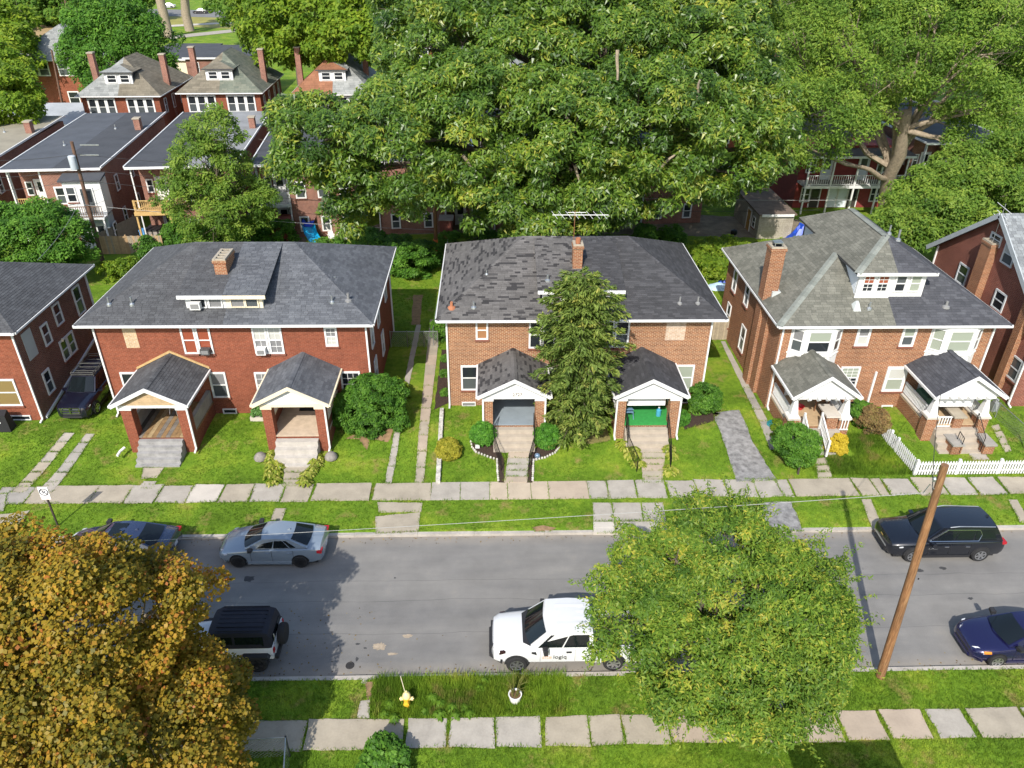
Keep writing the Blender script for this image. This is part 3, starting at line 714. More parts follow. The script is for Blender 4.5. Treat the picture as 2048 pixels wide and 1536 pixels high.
    for i in range(steps-1+1):
        zt = zf-.02-rise*(i+.0)-(.0 if i else 0); y1_ = ycol+.018-ysteps*i/steps; y0_ = ycol+.018-ysteps*(i+1)/steps
        if i == steps: break
        zt = zf-rise*(i+.6)
        obj('step', MB().box(sx0, sx1, y0_-.02, y1_ if i == 0 else y1_-.0205, .1, zt), sm, h)
def door(h, fr, a0, a1, b0, b1, mt, glass=None):
    mb = MB(); fr.bx(mb, a0-.1, a0, b0, b1+.1, .003, .08); fr.bx(mb, a1, a1+.1, b0, b1+.1, .003, .08); fr.bx(mb, a0, a1, b1, b1+.1, .003, .08)
    d = obj('door', fr.bx(MB(), a0+.003, a1-.003, b0+.003, b1-.003, -.02, .04), mt, h); obj('frame', mb, WHITE, d)
    if glass: obj('pane', fr.bx(MB(), a0+.15, a1-.15, b0+1.0, b1-.15, .041, .05), glass, d)
    obj('handle', fr.bx(MB(), a1-.12, a1-.07, b0+.95, b0+1.08, .042, .1), METAL, d)
DOORW = mat('door_white', (.7, .7, .68), .4, .05); DOORD = mat('door_dark', (.05, .045, .04), .4, .05)
def handrail(h, pts, hgt=.85, bal=.14):
    """iron hand rail along ground-level points (x,y,z)"""
    mb = MB(); up_ = np.array([0, 0, hgt]); pts = [np.array(p, float) for p in pts]
    mb.tube([p+up_ for p in pts], .022, 6); mb.tube([p+np.array([0, 0, .12]) for p in pts], .014, 5)
    r_ = obj('handrail', mb, BLACKM, h, uv=False)
    for p in (pts[0], pts[-1]): obj('post', MB().tube([p-np.array([0, 0, .1]), p+up_], .022, 6), BLACKM, r_, uv=False)
    for a, b in zip(pts[:-1], pts[1:]):
        n = int(np.linalg.norm(b-a)/bal)
        for i in range(1, n): q = a+(b-a)*i/n; obj('baluster', MB().tube([q+np.array([0, 0, .12]), q+up_], .009, 4), BLACKM, r_, uv=False)
# ================================================================= HOUSE A (left twin)
yA = 36.75
hA = thing('twin_house', 'red brick twin house with charcoal hip roof, two-tone dormer and one wide slot-topped brick chimney', 'house', (-14, yA, .5), group='twin brick houses')
obj('wall', MB().box(-21.25, -6.8, yA, 46.9, .2, 6.28), BR_A, hA)
ROOFZ = 6.4
fa = hip_faces(-21.85, -6.3, 36.2, 47.45, ROOFZ, -16.9, -11.3, 41.8, 8.85)
xs_ = -14.15
fl, fr_ = split_x(fa['front'], xs_); bl, br_ = split_x(fa['back'], xs_)
shingled(hA, [(fl, SHG['A_dark']), (fr_, SHG['A_light']), (fa['left'], SHG['A_dark']), (fa['right'], SHG['A_light']), (bl, SHG['A_dark']), (br_, SHG['A_light'])], 'roof', roof_under(-21.85, -6.3, 36.2, 47.45, ROOFZ))
caps(hA, [((-16.9, 41.8, 8.85), (-14.15, 41.8, 8.85)), ((-21.85, 36.2, ROOFZ), (-16.9, 41.8, 8.85))], SHG['A_dark'])
caps(hA, [((-14.15, 41.8, 8.85), (-11.3, 41.8, 8.85)), ((-6.3, 36.2, ROOFZ), (-11.3, 41.8, 8.85)), ((-6.3, 47.45, ROOFZ), (-11.3, 41.8, 8.85))], SHG['A_light'])
gutters(hA, -21.85, -6.3, 36.2, 47.45, ROOFZ)
def shed_dormer(h, x0, x1, yd, zb_, zt, ydf, yr, zr, halves, xsplit, cheekm, over=.28):
    # front wall pieces
    m1, m2 = halves
    f = lambda y: zt+(zr-zt)*(y-ydf)/(yr-ydf)
    P = [(x0-over, ydf, zt), (x1+over, ydf, zt), (x1+over, yr, zr), (x0-over, yr, zr)]
    l_, r_ = split_x(P, xsplit)
    def under(mb): mb.add([(p[0], p[1], p[2]-.1) for p in P[::-1]], [(0, 1, 2, 3)])
    shingled(h, [(l_, m1[0]), (r_, m2[0])], 'dormer_roof', under)
    for a, b, mt in ((x0-over, xsplit-.002, m1[1]), (xsplit+.002, x1+over, m2[1])):
        obj('dormer_fascia', MB().box(a, b, ydf-.04, ydf+.02, zt-.19, zt+.012), mt, h)
    for a, b, mt in ((x0, xsplit-.002, m1[1]), (xsplit+.002, x1, m2[1])):
        obj('dormer_wall', MB().box(a, b, yd, yd+.2, zb_-.3, f(yd)-.1), mt, h)
    for x in (x0, x1-.12):
        mb = MB(); mb.extrude([(x, yd+.2, zb_-.3), (x, yr-.3, zr-.7), (x, yr-.3, f(yr-.3)-.1), (x, yd+.2, f(yd+.2)-.1)], (.12, 0, 0)); obj('dormer_cheek', mb, cheekm, h)
shed_dormer(hA, -16.25, -12.2, 37.25, 6.82, 7.72, 36.95, 41.7, 8.83, ((SHG['A_dark'], WHITE), (SHG['A_light'], CREAM)), -14.15, SHG['A_light'])
fd = front(37.25)
window(hA, fd, -16.0, -15.15, 6.9, 7.55, split=False, sill=False, fw_=.07); airc(hA, fd, -15.95, -15.4, 6.93, 7.33)
window(hA, fd, -15.05, -14.3, 6.9, 7.55, CUR_G, split=False, sill=False, fw_=.07)
window(hA, fd, -13.9, -13.12, 6.92, 7.55, CUR_G, split=False, sill=False, fm=CREAM, fw_=.06); window(hA, fd, -13.11, -12.4, 6.92, 7.55, GLM, split=False, sill=False, fm=CREAM, fw_=.06)
def chimney(h, x0, x1, y0, y1, z0, z1, bm, flues=4, ax='y', name='chimney'):
    mb = MB(); mb.box(x0, x1, y0, y1, z0, z1-.25); c_ = obj(name, mb, bm, h)
    mb = MB(); mb.box(x0-.05, x1+.05, y0-.05, y1+.05, z1-.248, z1-.1); obj('corbel', mb, bm, c_)
    # cap with flue openings: a frame of bars around each flue
    mb = MB(); zc0, zc1 = z1-.098, z1
    mb.box(x0-.02, x0+.12, y0-.02, y1+.02, zc0, zc1); mb.box(x1-.12, x1+.02, y0-.02, y1+.02, zc0, zc1)
    for i in range(flues+1):
        y = y0+(y1-y0-.1)*i/flues; mb.box(x0+.122, x1-.122, y, y+.1, zc0, zc1-.004)
    obj('chimney_cap', mb, CONC_T, c_)
    obj('flue', MB().box(x0+.1, x1-.1, y0+.02, y1-.02, zc0-.002, zc0+.004), mat('soot', (.012, .011, .01), .95, 0), c_)
chimney(hA, -14.95, -14.3, 38.75, 40.3, 6.9, 9.05, BR_C, 4)
fA = front(yA)
obj('bricked_window', fA.bx(MB(), *pxr(PA, (775, 718), (897, 850), yA), -.05, .012), BR_P, hA)
x0, x1, z0, z1 = pxr(PA, (1145, 712), (1375, 885), yA); double(hA, fA, x0, x1, z0, z1, up=CUR_R, lo=CUR_R); airc(hA, fA, x1-.62, x1-.14, z0+.08, z0+.42, mat('ac_dark', (.06, .06, .06), .5, .1))
x0, x1, z0, z1 = pxr(PA, (1605, 712), (1825, 885), yA); double(hA, fA, x0, x1, z0, z1, up=CUR_W, lo=CUR_G, mun=(1, 1)); airc(hA, fA, x0+.14, x0+.64, z0+.08, z0+.45)
x0, x1, z0, z1 = pxr(PM, (535, 715), (632, 838), yA); window(hA, fA, x0, x1, z0, z1, CUR_G, CUR_W, mun=(1, 1))
x0, x1, z0, z1 = pxr(PA, (765, 1005), (930, 1165), yA); window(hA, fA, x0, x1, z0, z1, GL, CUR_G)
x0, x1, z0, z1 = pxr(PA, (1332, 1005), (1475, 1165), yA); window(hA, fA, x0, x1, z0, z1, CUR_G, GLM)
x0, x1, z0, z1 = pxr(PA, (1625, 1005), (1775, 1165), yA); window(hA, fA, x0, x1, z0, z1, CUR_G, CUR_G, mun=(2, 1))
x0, x1, z0, z1 = pxr(PM, (640, 1000), (785, 1160), yA); window(hA, fA, x0, x1, z0, z1, GL, GL, mun=(2, 1))
window(hA, fA, *pxr(PA, (1425, 1238), (1520, 1268), yA), GL, split=False, fw_=.06, sill=False)
eA = eastw(-6.8)
for a, b, c_, d in ((38.0, 38.9, 3.9, 5.4), (40.6, 41.5, 3.9, 5.4), (44.2, 45.1, 3.9, 5.4), (38.2, 39.1, 1.5, 3.0), (41.5, 42.4, 1.5, 3.0)): window(hA, eA, a, b, c_, d, CUR_W, GL)
downspout(hA, -6.78, yA-.02, 6.25, .5); downspout(hA, -21.2, yA-.02, 6.25, .5)
obj('downspout', MB().box(-6.79, -6.7, 46.8, 46.88, .5, 6.3), WHITE, hA)
for q in ((-20.4, 37.5), (-19.2, 37.5), (-8.6, 37.6)): pipe(hA, q[0], q[1], ROOFZ+.435*(q[1]-36.2), .45)
pipe(hA, -7.75, 37.75, 6.4+.44*1.45, .45, .07, mat('lead', (.2, .2, .2), .6)); pipe(hA, -8.75, 39.6, 7.45, .2, .08)
WD = [mat('deck_grey', (.17, .15, .13), .8, .3, 5), mat('deck_brown', (.24, .15, .07), .8, .3, 5), mat('deck_dark', (.07, .06, .055), .8, .3, 5), mat('deck_tan', (.33, .24, .13), .8, .3, 5)]
gable_porch(hA, -19.45, -15.6, -17.5, 3.42, 4.42, 33.05, yA, [(-19.15, -18.6), (-16.28, -15.75)], 33.3, 1.3, SHG['A_dark'], BR_A, 5, col='brick', side='concrete', plank=WD, stepmat=mat('painted_step', (.27, .265, .26), .8, .25, 3), gablemat=mat('gable_wood', (.40, .29, .17), .8, .2, 6))
obj('flashing_board', MB().hexa([(-19.5, yA-.06, 3.45), (-17.5, yA-.06, 4.47), (-17.5, yA-.004, 4.47), (-19.5, yA-.004, 3.45), (-19.5, yA-.06, 3.57), (-17.5, yA-.06, 4.6), (-17.5, yA-.004, 4.6), (-19.5, yA-.004, 3.57)]), mat('raw_wood', (.46, .31, .14), .8, .2, 6), hA)
obj('flashing_board', MB().hexa([(-17.498, yA-.06, 4.47), (-15.55, yA-.06, 3.45), (-15.55, yA-.004, 3.45), (-17.498, yA-.004, 4.47), (-17.498, yA-.06, 4.6), (-15.55, yA-.06, 3.57), (-15.55, yA-.004, 3.57), (-17.498, yA-.004, 4.6)]), MATS['raw_wood'], hA)
gable_porch(hA, -12.3, -8.4, -10.35, 3.42, 4.45, 33.05, yA, [(-11.95, -11.45), (-9.2, -8.7)], 33.3, 1.3, SHG['A_light'], BR_A, 4, floor=mat('porch_tan', (.48, .38, .28), .8, .15, 3), side='brick', trim=CREAM, stepmat=mat('step_pale', (.42, .39, .35), .85, .15, 3), ysteps=1.3)
downspout(hA, -8.68, 33.28, 3.2, .45); downspout(hA, -15.72, 33.28, 3.2, .45)
for x in (-18.2, -10.9): door(hA, fA, x+.2, x+1.15, 1.31, 3.1, DOORW if x > -15 else DOORD, GL)
obj('doormat', MB().box(-10.75, -9.75, 35.7, 36.5, 1.305, 1.32), mat('black_mat', (.02, .02, .02), .9, .1), hA)
# ================================================================= HOUSE B (middle twin)
yB = 37.4
hB = thing('twin_house', 'tan brick twin house with half mottled, half black hip roof behind a spruce', 'house', (5, yB, .5), group='twin brick houses')
obj('wall', MB().box(-2.55, 12.15, yB, 47.9, .2, 6.1), BR_B, hB)
ZB = 6.28; fb = hip_faces(-3.0, 12.75, 36.88, 48.35, ZB, 1.8, 8.0, 42.6, 8.88); xs_ = 5.1
fl, fr_ = split_x(fb['front'], xs_); bl, br_ = split_x(fb['back'], xs_)
shingled(hB, [(fl, SHG['B_mott']), (fr_, SHG['B_dark']), (fb['left'], SHG['B_mott']), (fb['right'], SHG['B_dark']), (bl, SHG['B_mott']), (br_, SHG['B_dark'])], 'roof', roof_under(-3.0, 12.75, 36.88, 48.35, ZB), tab=.40, row=.14)
caps(hB, [((1.8, 42.6, 8.88), (5.1, 42.6, 8.88)), ((-3.0, 36.88, ZB), (1.8, 42.6, 8.88))], SHG['B_mott']); caps(hB, [((5.1, 42.6, 8.88), (8.0, 42.6, 8.88)), ((12.75, 36.88, ZB), (8.0, 42.6, 8.88))], SHG['B_dark'])
gutters(hB, -3.0, 12.75, 36.88, 48.35, ZB)
shed_dormer(hB, 2.75, 6.95, 38.05, 6.8, 7.58, 37.75, 42.5, 8.86, ((SHG['B_mott'], WHITE), (SHG['B_dark'], WHITE)), 5.1, SHG['B_dark'])
fd = front(38.05)
for a in (2.95, 4.0, 5.25, 6.05): window(hB, fd, a, a+.82, 6.86, 7.42, GL if a < 5 else CUR_B, GL, sill=False, fw_=.07)
chimney(hB, 4.5, 5.02, 39.6, 40.3, 7.4, 9.5, BR_C, 1)
obj('chimney_pot', MB().lathe([(.13, 9.4), (.15, 9.75), (.11, 9.75), (.1, 9.5)], (4.76, 39.95, 0), 12), mat('terracotta', (.35, .14, .07), .8), hB)
fB = front(yB)
x0, x1, z0, z1 = pxr(PB, (355, 675), (437, 795), yB); window(hB, fB, x0, x1, z0, z1, CUR_B, CUR_B)
x0, x1, z0, z1 = pxr(PB, (698, 678), (862, 850), yB); double(hB, fB, x0, x1, z0, z1, up=GL, lo=GL)
x0, x1, z0, z1 = pxr(PB, (1195, 675), (1330, 845), yB); double(hB, fB, x0-.35, x1, z0, z1, up=GL, lo=GLM)
obj('bricked_window', fB.bx(MB(), *pxr(PB, (1580, 690), (1690, 800), yB), -.05, .012), BR_W, hB)
x0, x1, z0, z1 = pxr(PB, (260, 962), (395, 1118), yB); window(hB, fB, x0, x1, z0, z1, GL, GLM)
x0, x1, z0, z1 = pxr(PB, (825, 972), (930, 1110), yB); window(hB, fB, x0, x1, z0, z1)
window(hB, fB, 5.6, 6.6, z0, z1); 
x0, x1, z0, z1 = pxr(PB, (1605, 958), (1735, 1118), yB); window(hB, fB, x0, x1, z0, z1, CUR_S, CUR_S)
window(hB, fB, *pxr(PB, (268, 1195), (357, 1222), yB), CUR_G, split=False, fw_=.05, sill=False); window(hB, fB, 10.6, 11.4, .6, .95, GL, split=False, fw_=.05, sill=False)
downspout(hB, -2.5, yB-.02, 6.1, .5); downspout(hB, 12.1, yB-.02, 6.1, .5)
for x in (-2.2, -1.0): pipe(hB, x, 37.7, ZB+.42*.8, .35, .06 if x > -2 else .08, METAL if x > -2 else MATS['terracotta'])
pipe(hB, -.3, 39.9, 7.6, .3, .04); pipe(hB, 10.3, 37.9, ZB+.45, .4, .05, MATS['lead']); pipe(hB, 11.3, 37.9, ZB+.45, .4, .05, MATS['lead']); pipe(hB, 3.05, 38.6, 7.8, .35, .06)
PORCHB = mat('porch_bluegrey', (.22, .26, .29), .7, .1, 2)
gable_porch(hB, -.8, 3.05, 1.15, 3.26, 4.28, 33.95, yB, [(-.5, 0.), (2.27, 2.77)], 34.2, 1.3, SHG['B_mott'], BR_B, 4, floor=PORCHB, side='brick', stepmat=mat('step_tan', (.37, .32, .26), .85, .12, 3))
gable_porch(hB, 6.45, 10.33, 8.38, 3.28, 4.3, 33.85, yB, [(6.65, 7.13), (9.5, 10.0)], 34.1, 1.3, SHG['B_dark'], BR_B, 4, floor=mat('green_turf', (.03, .26, .055), .95, .15, 6, .4, 90), side='brick', stepmat=MATS['step_tan'])
for x, c_ in ((.65, mat('door_slate', (.09, .12, .15), .5, .05)), (7.8, DOORD)): door(hB, fB, x, x+1., 1.31, 3.05, c_, GL)
downspout(hB, -.52, 34.18, 3.1, .5); downspout(hB, 2.8, 34.18, 3.1, .5); downspout(hB, 6.62, 34.08, 3.1, .5); downspout(hB, 10.03, 34.08, 3.1, .5)
obj('roller_shade', MB().box(7.3, 9.35, 34.62, 34.66, 2.2, 3.1), mat('shade_white', (.75, .75, .76), .7, .03), hB)
TEXTS = []


for x in (.06, 2.2): handrail(hB, [(x, 34.05, 1.3), (x, 33.0, .55), (x+(.35 if x < 1 else -.35), 31.6, .3)])
for x in (7.2, 9.43): handrail(hB, [(x, 33.95, 1.3), (x, 32.9, .5), (x+(.25 if x < 8 else -.25), 31.4, .3)])
# ================================================================= HOUSE C (right twin)
yC = 36.95
hC = thing('twin_house', 'orange brick twin house with white bay windows, wide white dormer and half green-grey roof', 'house', (22, yC, .5), group='twin brick houses')
obj('wall', MB().box(15.85, 27.75, yC, 47.5, .2, 5.95), BR_C, hC)
ZC = 6.08; XM = 21.85; sl_ = .6; X0, X1, Y0, Y1 = 15.45, 28.25, 36.4, 48.0; DX0, DX1, YD0, YD1 = 19.65, 24.05, 37.65, 46.75
zr = ZC+sl_*(XM-X0); ze = ZC+sl_*(DX0-X0); hy0 = Y0+(DX0-X0); hy1 = Y1-(DX0-X0)
ry0 = YD0+(XM-DX0); ry1 = YD1-(XM-DX0)
def zl(x): return ZC+sl_*(x-X0)
fz = lambda y: ZC+sl_*(y-Y0)
left1 = [(X0, Y0, ZC), (DX0, hy0, ze), (DX0, hy1, ze), (X0, Y1, ZC)]
left2 = [(DX0, YD0, ze), (XM, ry0, zr), (XM, ry1, zr), (DX0, YD1, ze)]
right1 = [(X1, Y0, ZC), (X1, Y1, ZC), (DX1, hy1, ze), (DX1, hy0, ze)]
right2 = [(DX1, YD0, ze), (DX1, YD1, ze), (XM, ry1, zr), (XM, ry0, zr)]
yd = 38.0
frontL = [(X0, Y0, ZC), (XM, Y0, ZC), (XM, yd+.1, fz(yd+.1)), (20.0, yd+.1, fz(yd+.1)), (DX0+.001, hy0, ze)]
frontL1 = [(X0, Y0, ZC), (20.0, Y0, ZC), (20.0, hy0, ze), (DX0, hy0, ze)]; frontL2 = [(20.0, Y0, ZC), (XM, Y0, ZC), (XM, yd+.1, fz(yd+.1)), (20.0, yd+.1, fz(yd+.1))]
frontR1 = [(23.7, Y0, ZC), (X1, Y0, ZC), (DX1, hy0, ze), (23.7, hy0, ze)]; frontR2 = [(XM, Y0, ZC), (23.7, Y0, ZC), (23.7, yd+.1, fz(yd+.1)), (XM, yd+.1, fz(yd+.1))]
dl = [(DX0, YD0, ze), (XM, YD0, ze), (XM, ry0, zr)]; dr = [(XM, YD0, ze), (DX1, YD0, ze), (XM, ry0, zr)]
back = [(X1, Y1, ZC), (X0, Y1, ZC), (DX0, hy1, ze), (DX1, hy1, ze)]; bd = [(DX1, YD1, ze), (DX0, YD1, ze), (XM, ry1, zr)]
OLD, NEW = SHG['C_old'], SHG['C_new']
def underC(mb):
    mb.box(X0+.004, X1-.004, Y0+.004, Y1-.004, ZC-.14, ZC-.012); mb.box(DX0+.004, DX1-.004, YD0+.004, YD1-.004, ze-.12, ze-.012)
shingled(hC, [(left1, OLD), (left2, OLD), (right1, NEW), (right2, NEW), (frontL1, OLD), (frontL2, OLD), (frontR1, NEW), (frontR2, NEW), (dl, OLD), (dr, NEW), (back, OLD), (bd, OLD)], 'roof', underC, row=.17, tab=.34)
OLDC = rndmat('shingle_c_cap', [(0, (.17, .185, .165)), (1, (.23, .245, .22))])
caps(hC, [((X0, Y0, ZC), (DX0, hy0, ze)), ((DX0, YD0, ze), (XM, ry0, zr)), ((XM, ry0, zr), (XM, ry1, zr))], OLDC, .4)
caps(hC, [((X1, Y0, ZC), (DX1, hy0, ze)), ((DX1, YD0, ze), (XM, ry0, zr))], NEW, .3)
gutters(hC, X0, X1, Y0, Y1, ZC)
obj('dormer_fascia', MB().box(DX0-.02, DX1+.02, YD0-.06, YD0-.001, ze-.16, ze+.01), WHITE, hC)
obj('dormer_wall', MB().box(20.0, 23.7, yd, yd+.2, fz(yd)-.35, ze-.1), WHITE, hC)
obj('dormer_apron', MB().box(19.95, 21.85, yd-.06, yd-.003, fz(yd)-.12, fz(yd)+.22), WHITE, hC)
for x in (20.0, 23.58):
    z_ = fz(yd+.2); n = 7; 
    for i in range(n): # siding boards on the cheek
        a = z_+(ze-.1-z_)*i/n; b = z_+(ze-.1-z_)*(i+1)/n; yb_ = Y0+(b-ZC)/sl_
        mb = MB(); mb.add([(x-.01, yd+.2, a), (x-.01, Y0+(a-ZC)/sl_+.3, a), (x, yb_+.3, b), (x, yd+.2, b), (x+.12, yd+.2, a), (x+.12, Y0+(a-ZC)/sl_+.3, a), (x+.12, yb_+.3, b), (x+.12, yd+.2, b)], [(0, 3, 2, 1), (4, 5, 6, 7), (0, 4, 7, 3), (1, 2, 6, 5), (0, 1, 5, 4), (3, 7, 6, 2)]); obj('siding_board', mb, mat('siding_bluewhite', (.66, .70, .74), .5, .04), hC)
fd = front(yd)
for a, u_, l_, mn in ((20.22, CUR_R, GL, (1, 1)), (21.02, CUR_R, GL, (1, 1)), (22.0, GLM, GL, (0, 0)), (22.82, CUR_S, CUR_S, (0, 0))): window(hC, fd, a, a+.66, fz(yd)+.32, ze-.25, u_, l_, mun=mn, sill=False, fw_=.08)
# rear dormer cheek triangle seen over the left slope
mb = MB(); mb.extrude([(20.0, 44.2, fz(hy0)-.3), (20.0, 46.5, fz(hy0)-1.3), (20.0, 46.5, ze-.1), (20.0, 44.2, ze-.1)], (.12, 0, 0)); obj('dormer_cheek', mb, MATS['siding_bluewhite'], hC)
obj('dormer_wall', MB().box(20.0, 23.7, 46.3, 46.48, 6.8, ze-.1), WHITE, hC)
chimney(hC, 15.5, 16.3, 39.55, 40.35, .3, 9.35, BR_C, 1)
obj('chimney_flashing', MB().box(15.95, 16.42, 39.4, 40.5, 6.2, 6.72), mat('lead_pale', (.45, .48, .47), .5, .1), hC)
obj('chimney_cowl', MB().box(15.65, 16.15, 39.7, 40.2, 9.5, 9.54).box(15.68, 15.72, 39.73, 39.77, 9.3, 9.5).box(16.08, 16.12, 39.73, 39.77, 9.3, 9.5).box(15.68, 15.72, 40.13, 40.17, 9.3, 9.5).box(16.08, 16.12, 40.13, 40.17, 9.3, 9.5), METAL, hC)
fC = front(yC)
def bay(h, x0, x1, zb_, zt, d, wins):
    c0, c1 = x0+.62, x1-.62
    mb = MB(); ring = [(x0, yC, 0), (c0, yC-d, 0), (c1, yC-d, 0), (x1, yC, 0)]
    mb.add([(p[0], p[1], zb_) for p in ring]+[(p[0], p[1], zt) for p in ring], [(0, 1, 5, 4), (1, 2, 6, 5), (2, 3, 7, 6), (3, 2, 1, 0), (4, 5, 6, 7)])
    b_ = obj('bay_window', mb, WHITE, h)
    obj('bay_ledge', MB().add([(p[0]+(-.06 if p[0] < (x0+x1)/2 else .06), p[1]-(.06 if p[1] < yC else 0), z) for z in (zb_+1.25, zb_+1.33) for p in ring], [(0, 1, 5, 4), (1, 2, 6, 5), (2, 3, 7, 6), (3, 2, 1, 0), (4, 5, 6, 7)]), WHITE, h)
    zs0, zs1 = zb_+1.5, zt-.18
    f1 = Fr((c0, yC-d, 0), (1, 0, 0), (0, -1, 0)); window(h, f1, .12, c1-c0-.12, zs0, zs1, *wins[1], sill=False)
    L_ = math.hypot(.62, d); u1 = (.62/L_, -d/L_, 0); n1 = (-d/L_, -.62/L_, 0); window(h, Fr((x0, yC, 0), u1, n1), .1, L_-.06, zs0, zs1, *wins[0], sill=False, fw_=.07)
    u2 = (.62/L_, d/L_, 0); n2 = (d/L_, -.62/L_, 0); window(h, Fr((c1, yC-d, 0), u2, n2), .06, L_-.1, zs0, zs1, *wins[2], sill=False, fw_=.07)
x0 = gy(PC[0]+567/3.2, PC[1]+815/3.2, yC)[0]; x1 = gy(PC[0]+893/3.2, PC[1]+815/3.2, yC)[0]; bay(hC, x0, x1, 2.9, 5.93, .5, ((CUR_G, GLM), (CUR_S, GL), (CUR_G, GL)))
x0 = gy(PC[0]+1465/3.2, PC[1]+815/3.2, yC)[0]; x1 = gy(PC[0]+1790/3.2, PC[1]+815/3.2, yC)[0]; bay(hC, x0, x1, 2.9, 5.93, .5, ((CUR_S, CUR_S), (CUR_S, CUR_S), (GLM, GL)))
x0, x1, z0, z1 = pxr(PC, (990, 808), (1043, 932), yC); window(hC, fC, x0, x1, z0, z1, CUR_G, CUR_W, fw_=.13)
x0, x1, z0, z1 = pxr(PC, (1280, 808), (1332, 935), yC); window(hC, fC, x0, x1, z0, z1, CUR_S, GLM, fw_=.13)
x0, x1, z0, z1 = pxr(PC, (885, 1065), (965, 1205), yC); window(hC, fC, x0-.05, x1, z0, z1, CUR_S, GL, mun=(2, 2))
x0, x1, z0, z1 = pxr(PC, (1178, 1065), (1262, 1222), yC); window(hC, fC, x0, x1, z0, z1, CUR_W, CUR_S, fw_=.17)
window(hC, fC, *pxr(PC, (1135, 1312), (1200, 1335), yC), GL, split=False, fw_=.07, sill=False)
wC = westw(15.85)
for a, b, c_, d in ((46.0, 45.2, 4.0, 5.5), (43.4, 42.6, 4.2, 5.7), (46.2, 45.4, 1.4, 3.0), (42.9, 42.0, 1.3, 3.0)): window(hC, wC, -a, -b, c_, d, GL, CUR_G)
airc(hC, wC, -46.1, -45.5, 1.5, 1.9)
obj('chimney_breast', MB().box(15.62, 15.848, 38.6, 39.3, .3, 5.9), BR_C, hC)
downspout(hC, 15.95, yC-.02, 5.95, .5); downspout(hC, 27.7, yC-.02, 5.95, .5)
obj('drain_pipe', MB().box(21.75, 21.86, yC-.1, yC-.01, .5, 2.9), WHITE, hC)
pipe(hC, 20.6, 37.3, 6.65, .4, .05); pipe(hC, 20.3, 39.9, 8.25, .4, .05); pipe(hC, 24.9, 37.4, 6.7, .35, .07, MATS['lead']); pipe(hC, 22.6, 41.0, 9.6, .5, .05); pipe(hC, 23.1, 40.8, 9.3, .6, .06)
obj('roof_vent', MB().add([(19.7, 37.15, 6.5), (20.15, 37.15, 6.5), (20.15, 37.6, 6.8), (19.7, 37.6, 6.8), (19.85, 37.35, 7.0), (20.0, 37.35, 7.0), (20.0, 37.5, 7.05), (19.85, 37.5, 7.05)], [(0, 1, 5, 4), (1, 2, 6, 5), (2, 3, 7, 6), (3, 0, 4, 7), (4, 5, 6, 7)]), MATS['lead_pale'], hC)
gable_porch(hC, 15.8, 19.4, 17.58, 3.36, 4.6, 33.5, yC, [(15.98, 16.4), (18.78, 19.2)], 33.8, 1.35, OLD, BR_C, 4, floor=mat('porch_buff', (.42, .30, .18), .8, .15, 3), col='taper', side='rail', trim=SAGE if False else WHITE, gablemat=SIDING)
gable_porch(hC, 23.4, 27.2, 25.3, 3.32, 4.56, 33.5, yC, [(23.58, 24.0), (26.4, 26.82)], 33.8, 1.35, NEW, BR_C, 4, floor=MATS['porch_buff'], col='taper', side='rail', gablemat=SIDING, stepmat=MATS['step_tan'])
for x0 in (16.6, 24.2): # rafter brackets under the gable
    for i in range(5): x = x0+.06+i*.5; obj('bracket', MB().hexa([(x, 33.62, 3.02), (x+.1, 33.62, 3.02), (x+.1, 33.76, 3.02), (x, 33.76, 3.02), (x, 33.4, 3.22), (x+.1, 33.4, 3.22), (x+.1, 33.76, 3.22), (x, 33.76, 3.22)]), WHITE, hC)
obj('roller_shade', MB().box(24.15, 26.1, 34.3, 34.34, 2.2, 3.05), MATS['shade_white'], hC)
for x in (16.9, 24.6): door(hC, fC, x, x+.95, 1.36, 3.1, DOORW, GL)
obj('porch_pier', MB().box(18.0, 18.6, 33.72, 34.1, .3, 1.95), BR_C, hC); obj('pier_cap', MB().box(17.9, 18.7, 33.62, 34.9, 1.952, 2.05), CONC_W, hC)
obj('porch_pier', MB().box(25.0, 25.5, 33.72, 34.1, .3, 1.85), BR_C, hC); obj('pier_cap', MB().box(24.9, 25.6, 33.62, 34.9, 1.852, 1.95), CONC_T, hC)
for a, b in ((16.62, 17.0), (18.62, 18.76)): pass
def short_rail(h, x0, x1, y, z0, z1, m_=WHITE):
    r_ = obj('railing', MB().box(x0, x1, y-.03, y+.03, z1-.07, z1).box(x0, x1, y-.025, y+.025, z0, z0+.06), m_, h); n = max(2, int((x1-x0)/.13))
    for i in range(n): x = x0+(x1-x0)*(i+.5)/n; obj('baluster', MB().box(x-.025, x+.025, y-.02, y+.02, z0+.062, z1-.072), m_, r_)
short_rail(hC, 18.72, 19.2, 33.6, 1.2, 1.9); short_rail(hC, 24.2, 24.95, 33.85, 1.2, 1.85)
def slope_rail(h, x, y0, z0, y1, z1, m_=WHITE, hh=.8):
    mb = MB(); beam(mb, (x, y0, z0+hh), (x, y1, z1+hh), .07, .08); beam(mb, (x, y0, z0+.15), (x, y1, z1+.15), .06, .06); r_ = obj('railing', mb, m_, h)
    n = int(abs(y1-y0)/.14)
    for i in range(1, n): t = i/n; y = y0+(y1-y0)*t; z = z0+(z1-z0)*t; obj('baluster', MB().box(x-.02, x+.02, y-.022, y+.022, z+.18, z+hh-.04), m_, r_)
    for y, z in ((y0, z0), (y1, z1)): obj('post', MB().box(x-.05, x+.05, y-.05, y+.05, z-.1, z+hh+.12), m_, r_)
slope_rail(hC, 16.75, 33.75, 1.3, 32.4, .5); slope_rail(hC, 17.7, 33.75, 1.3, 32.3, .5)
handrail(hC, [(26.2, 33.7, 1.3), (26.2, 32.6, .5)]); handrail(hC, [(25.0, 33.0, .6), (25.0, 32.5, .5)])
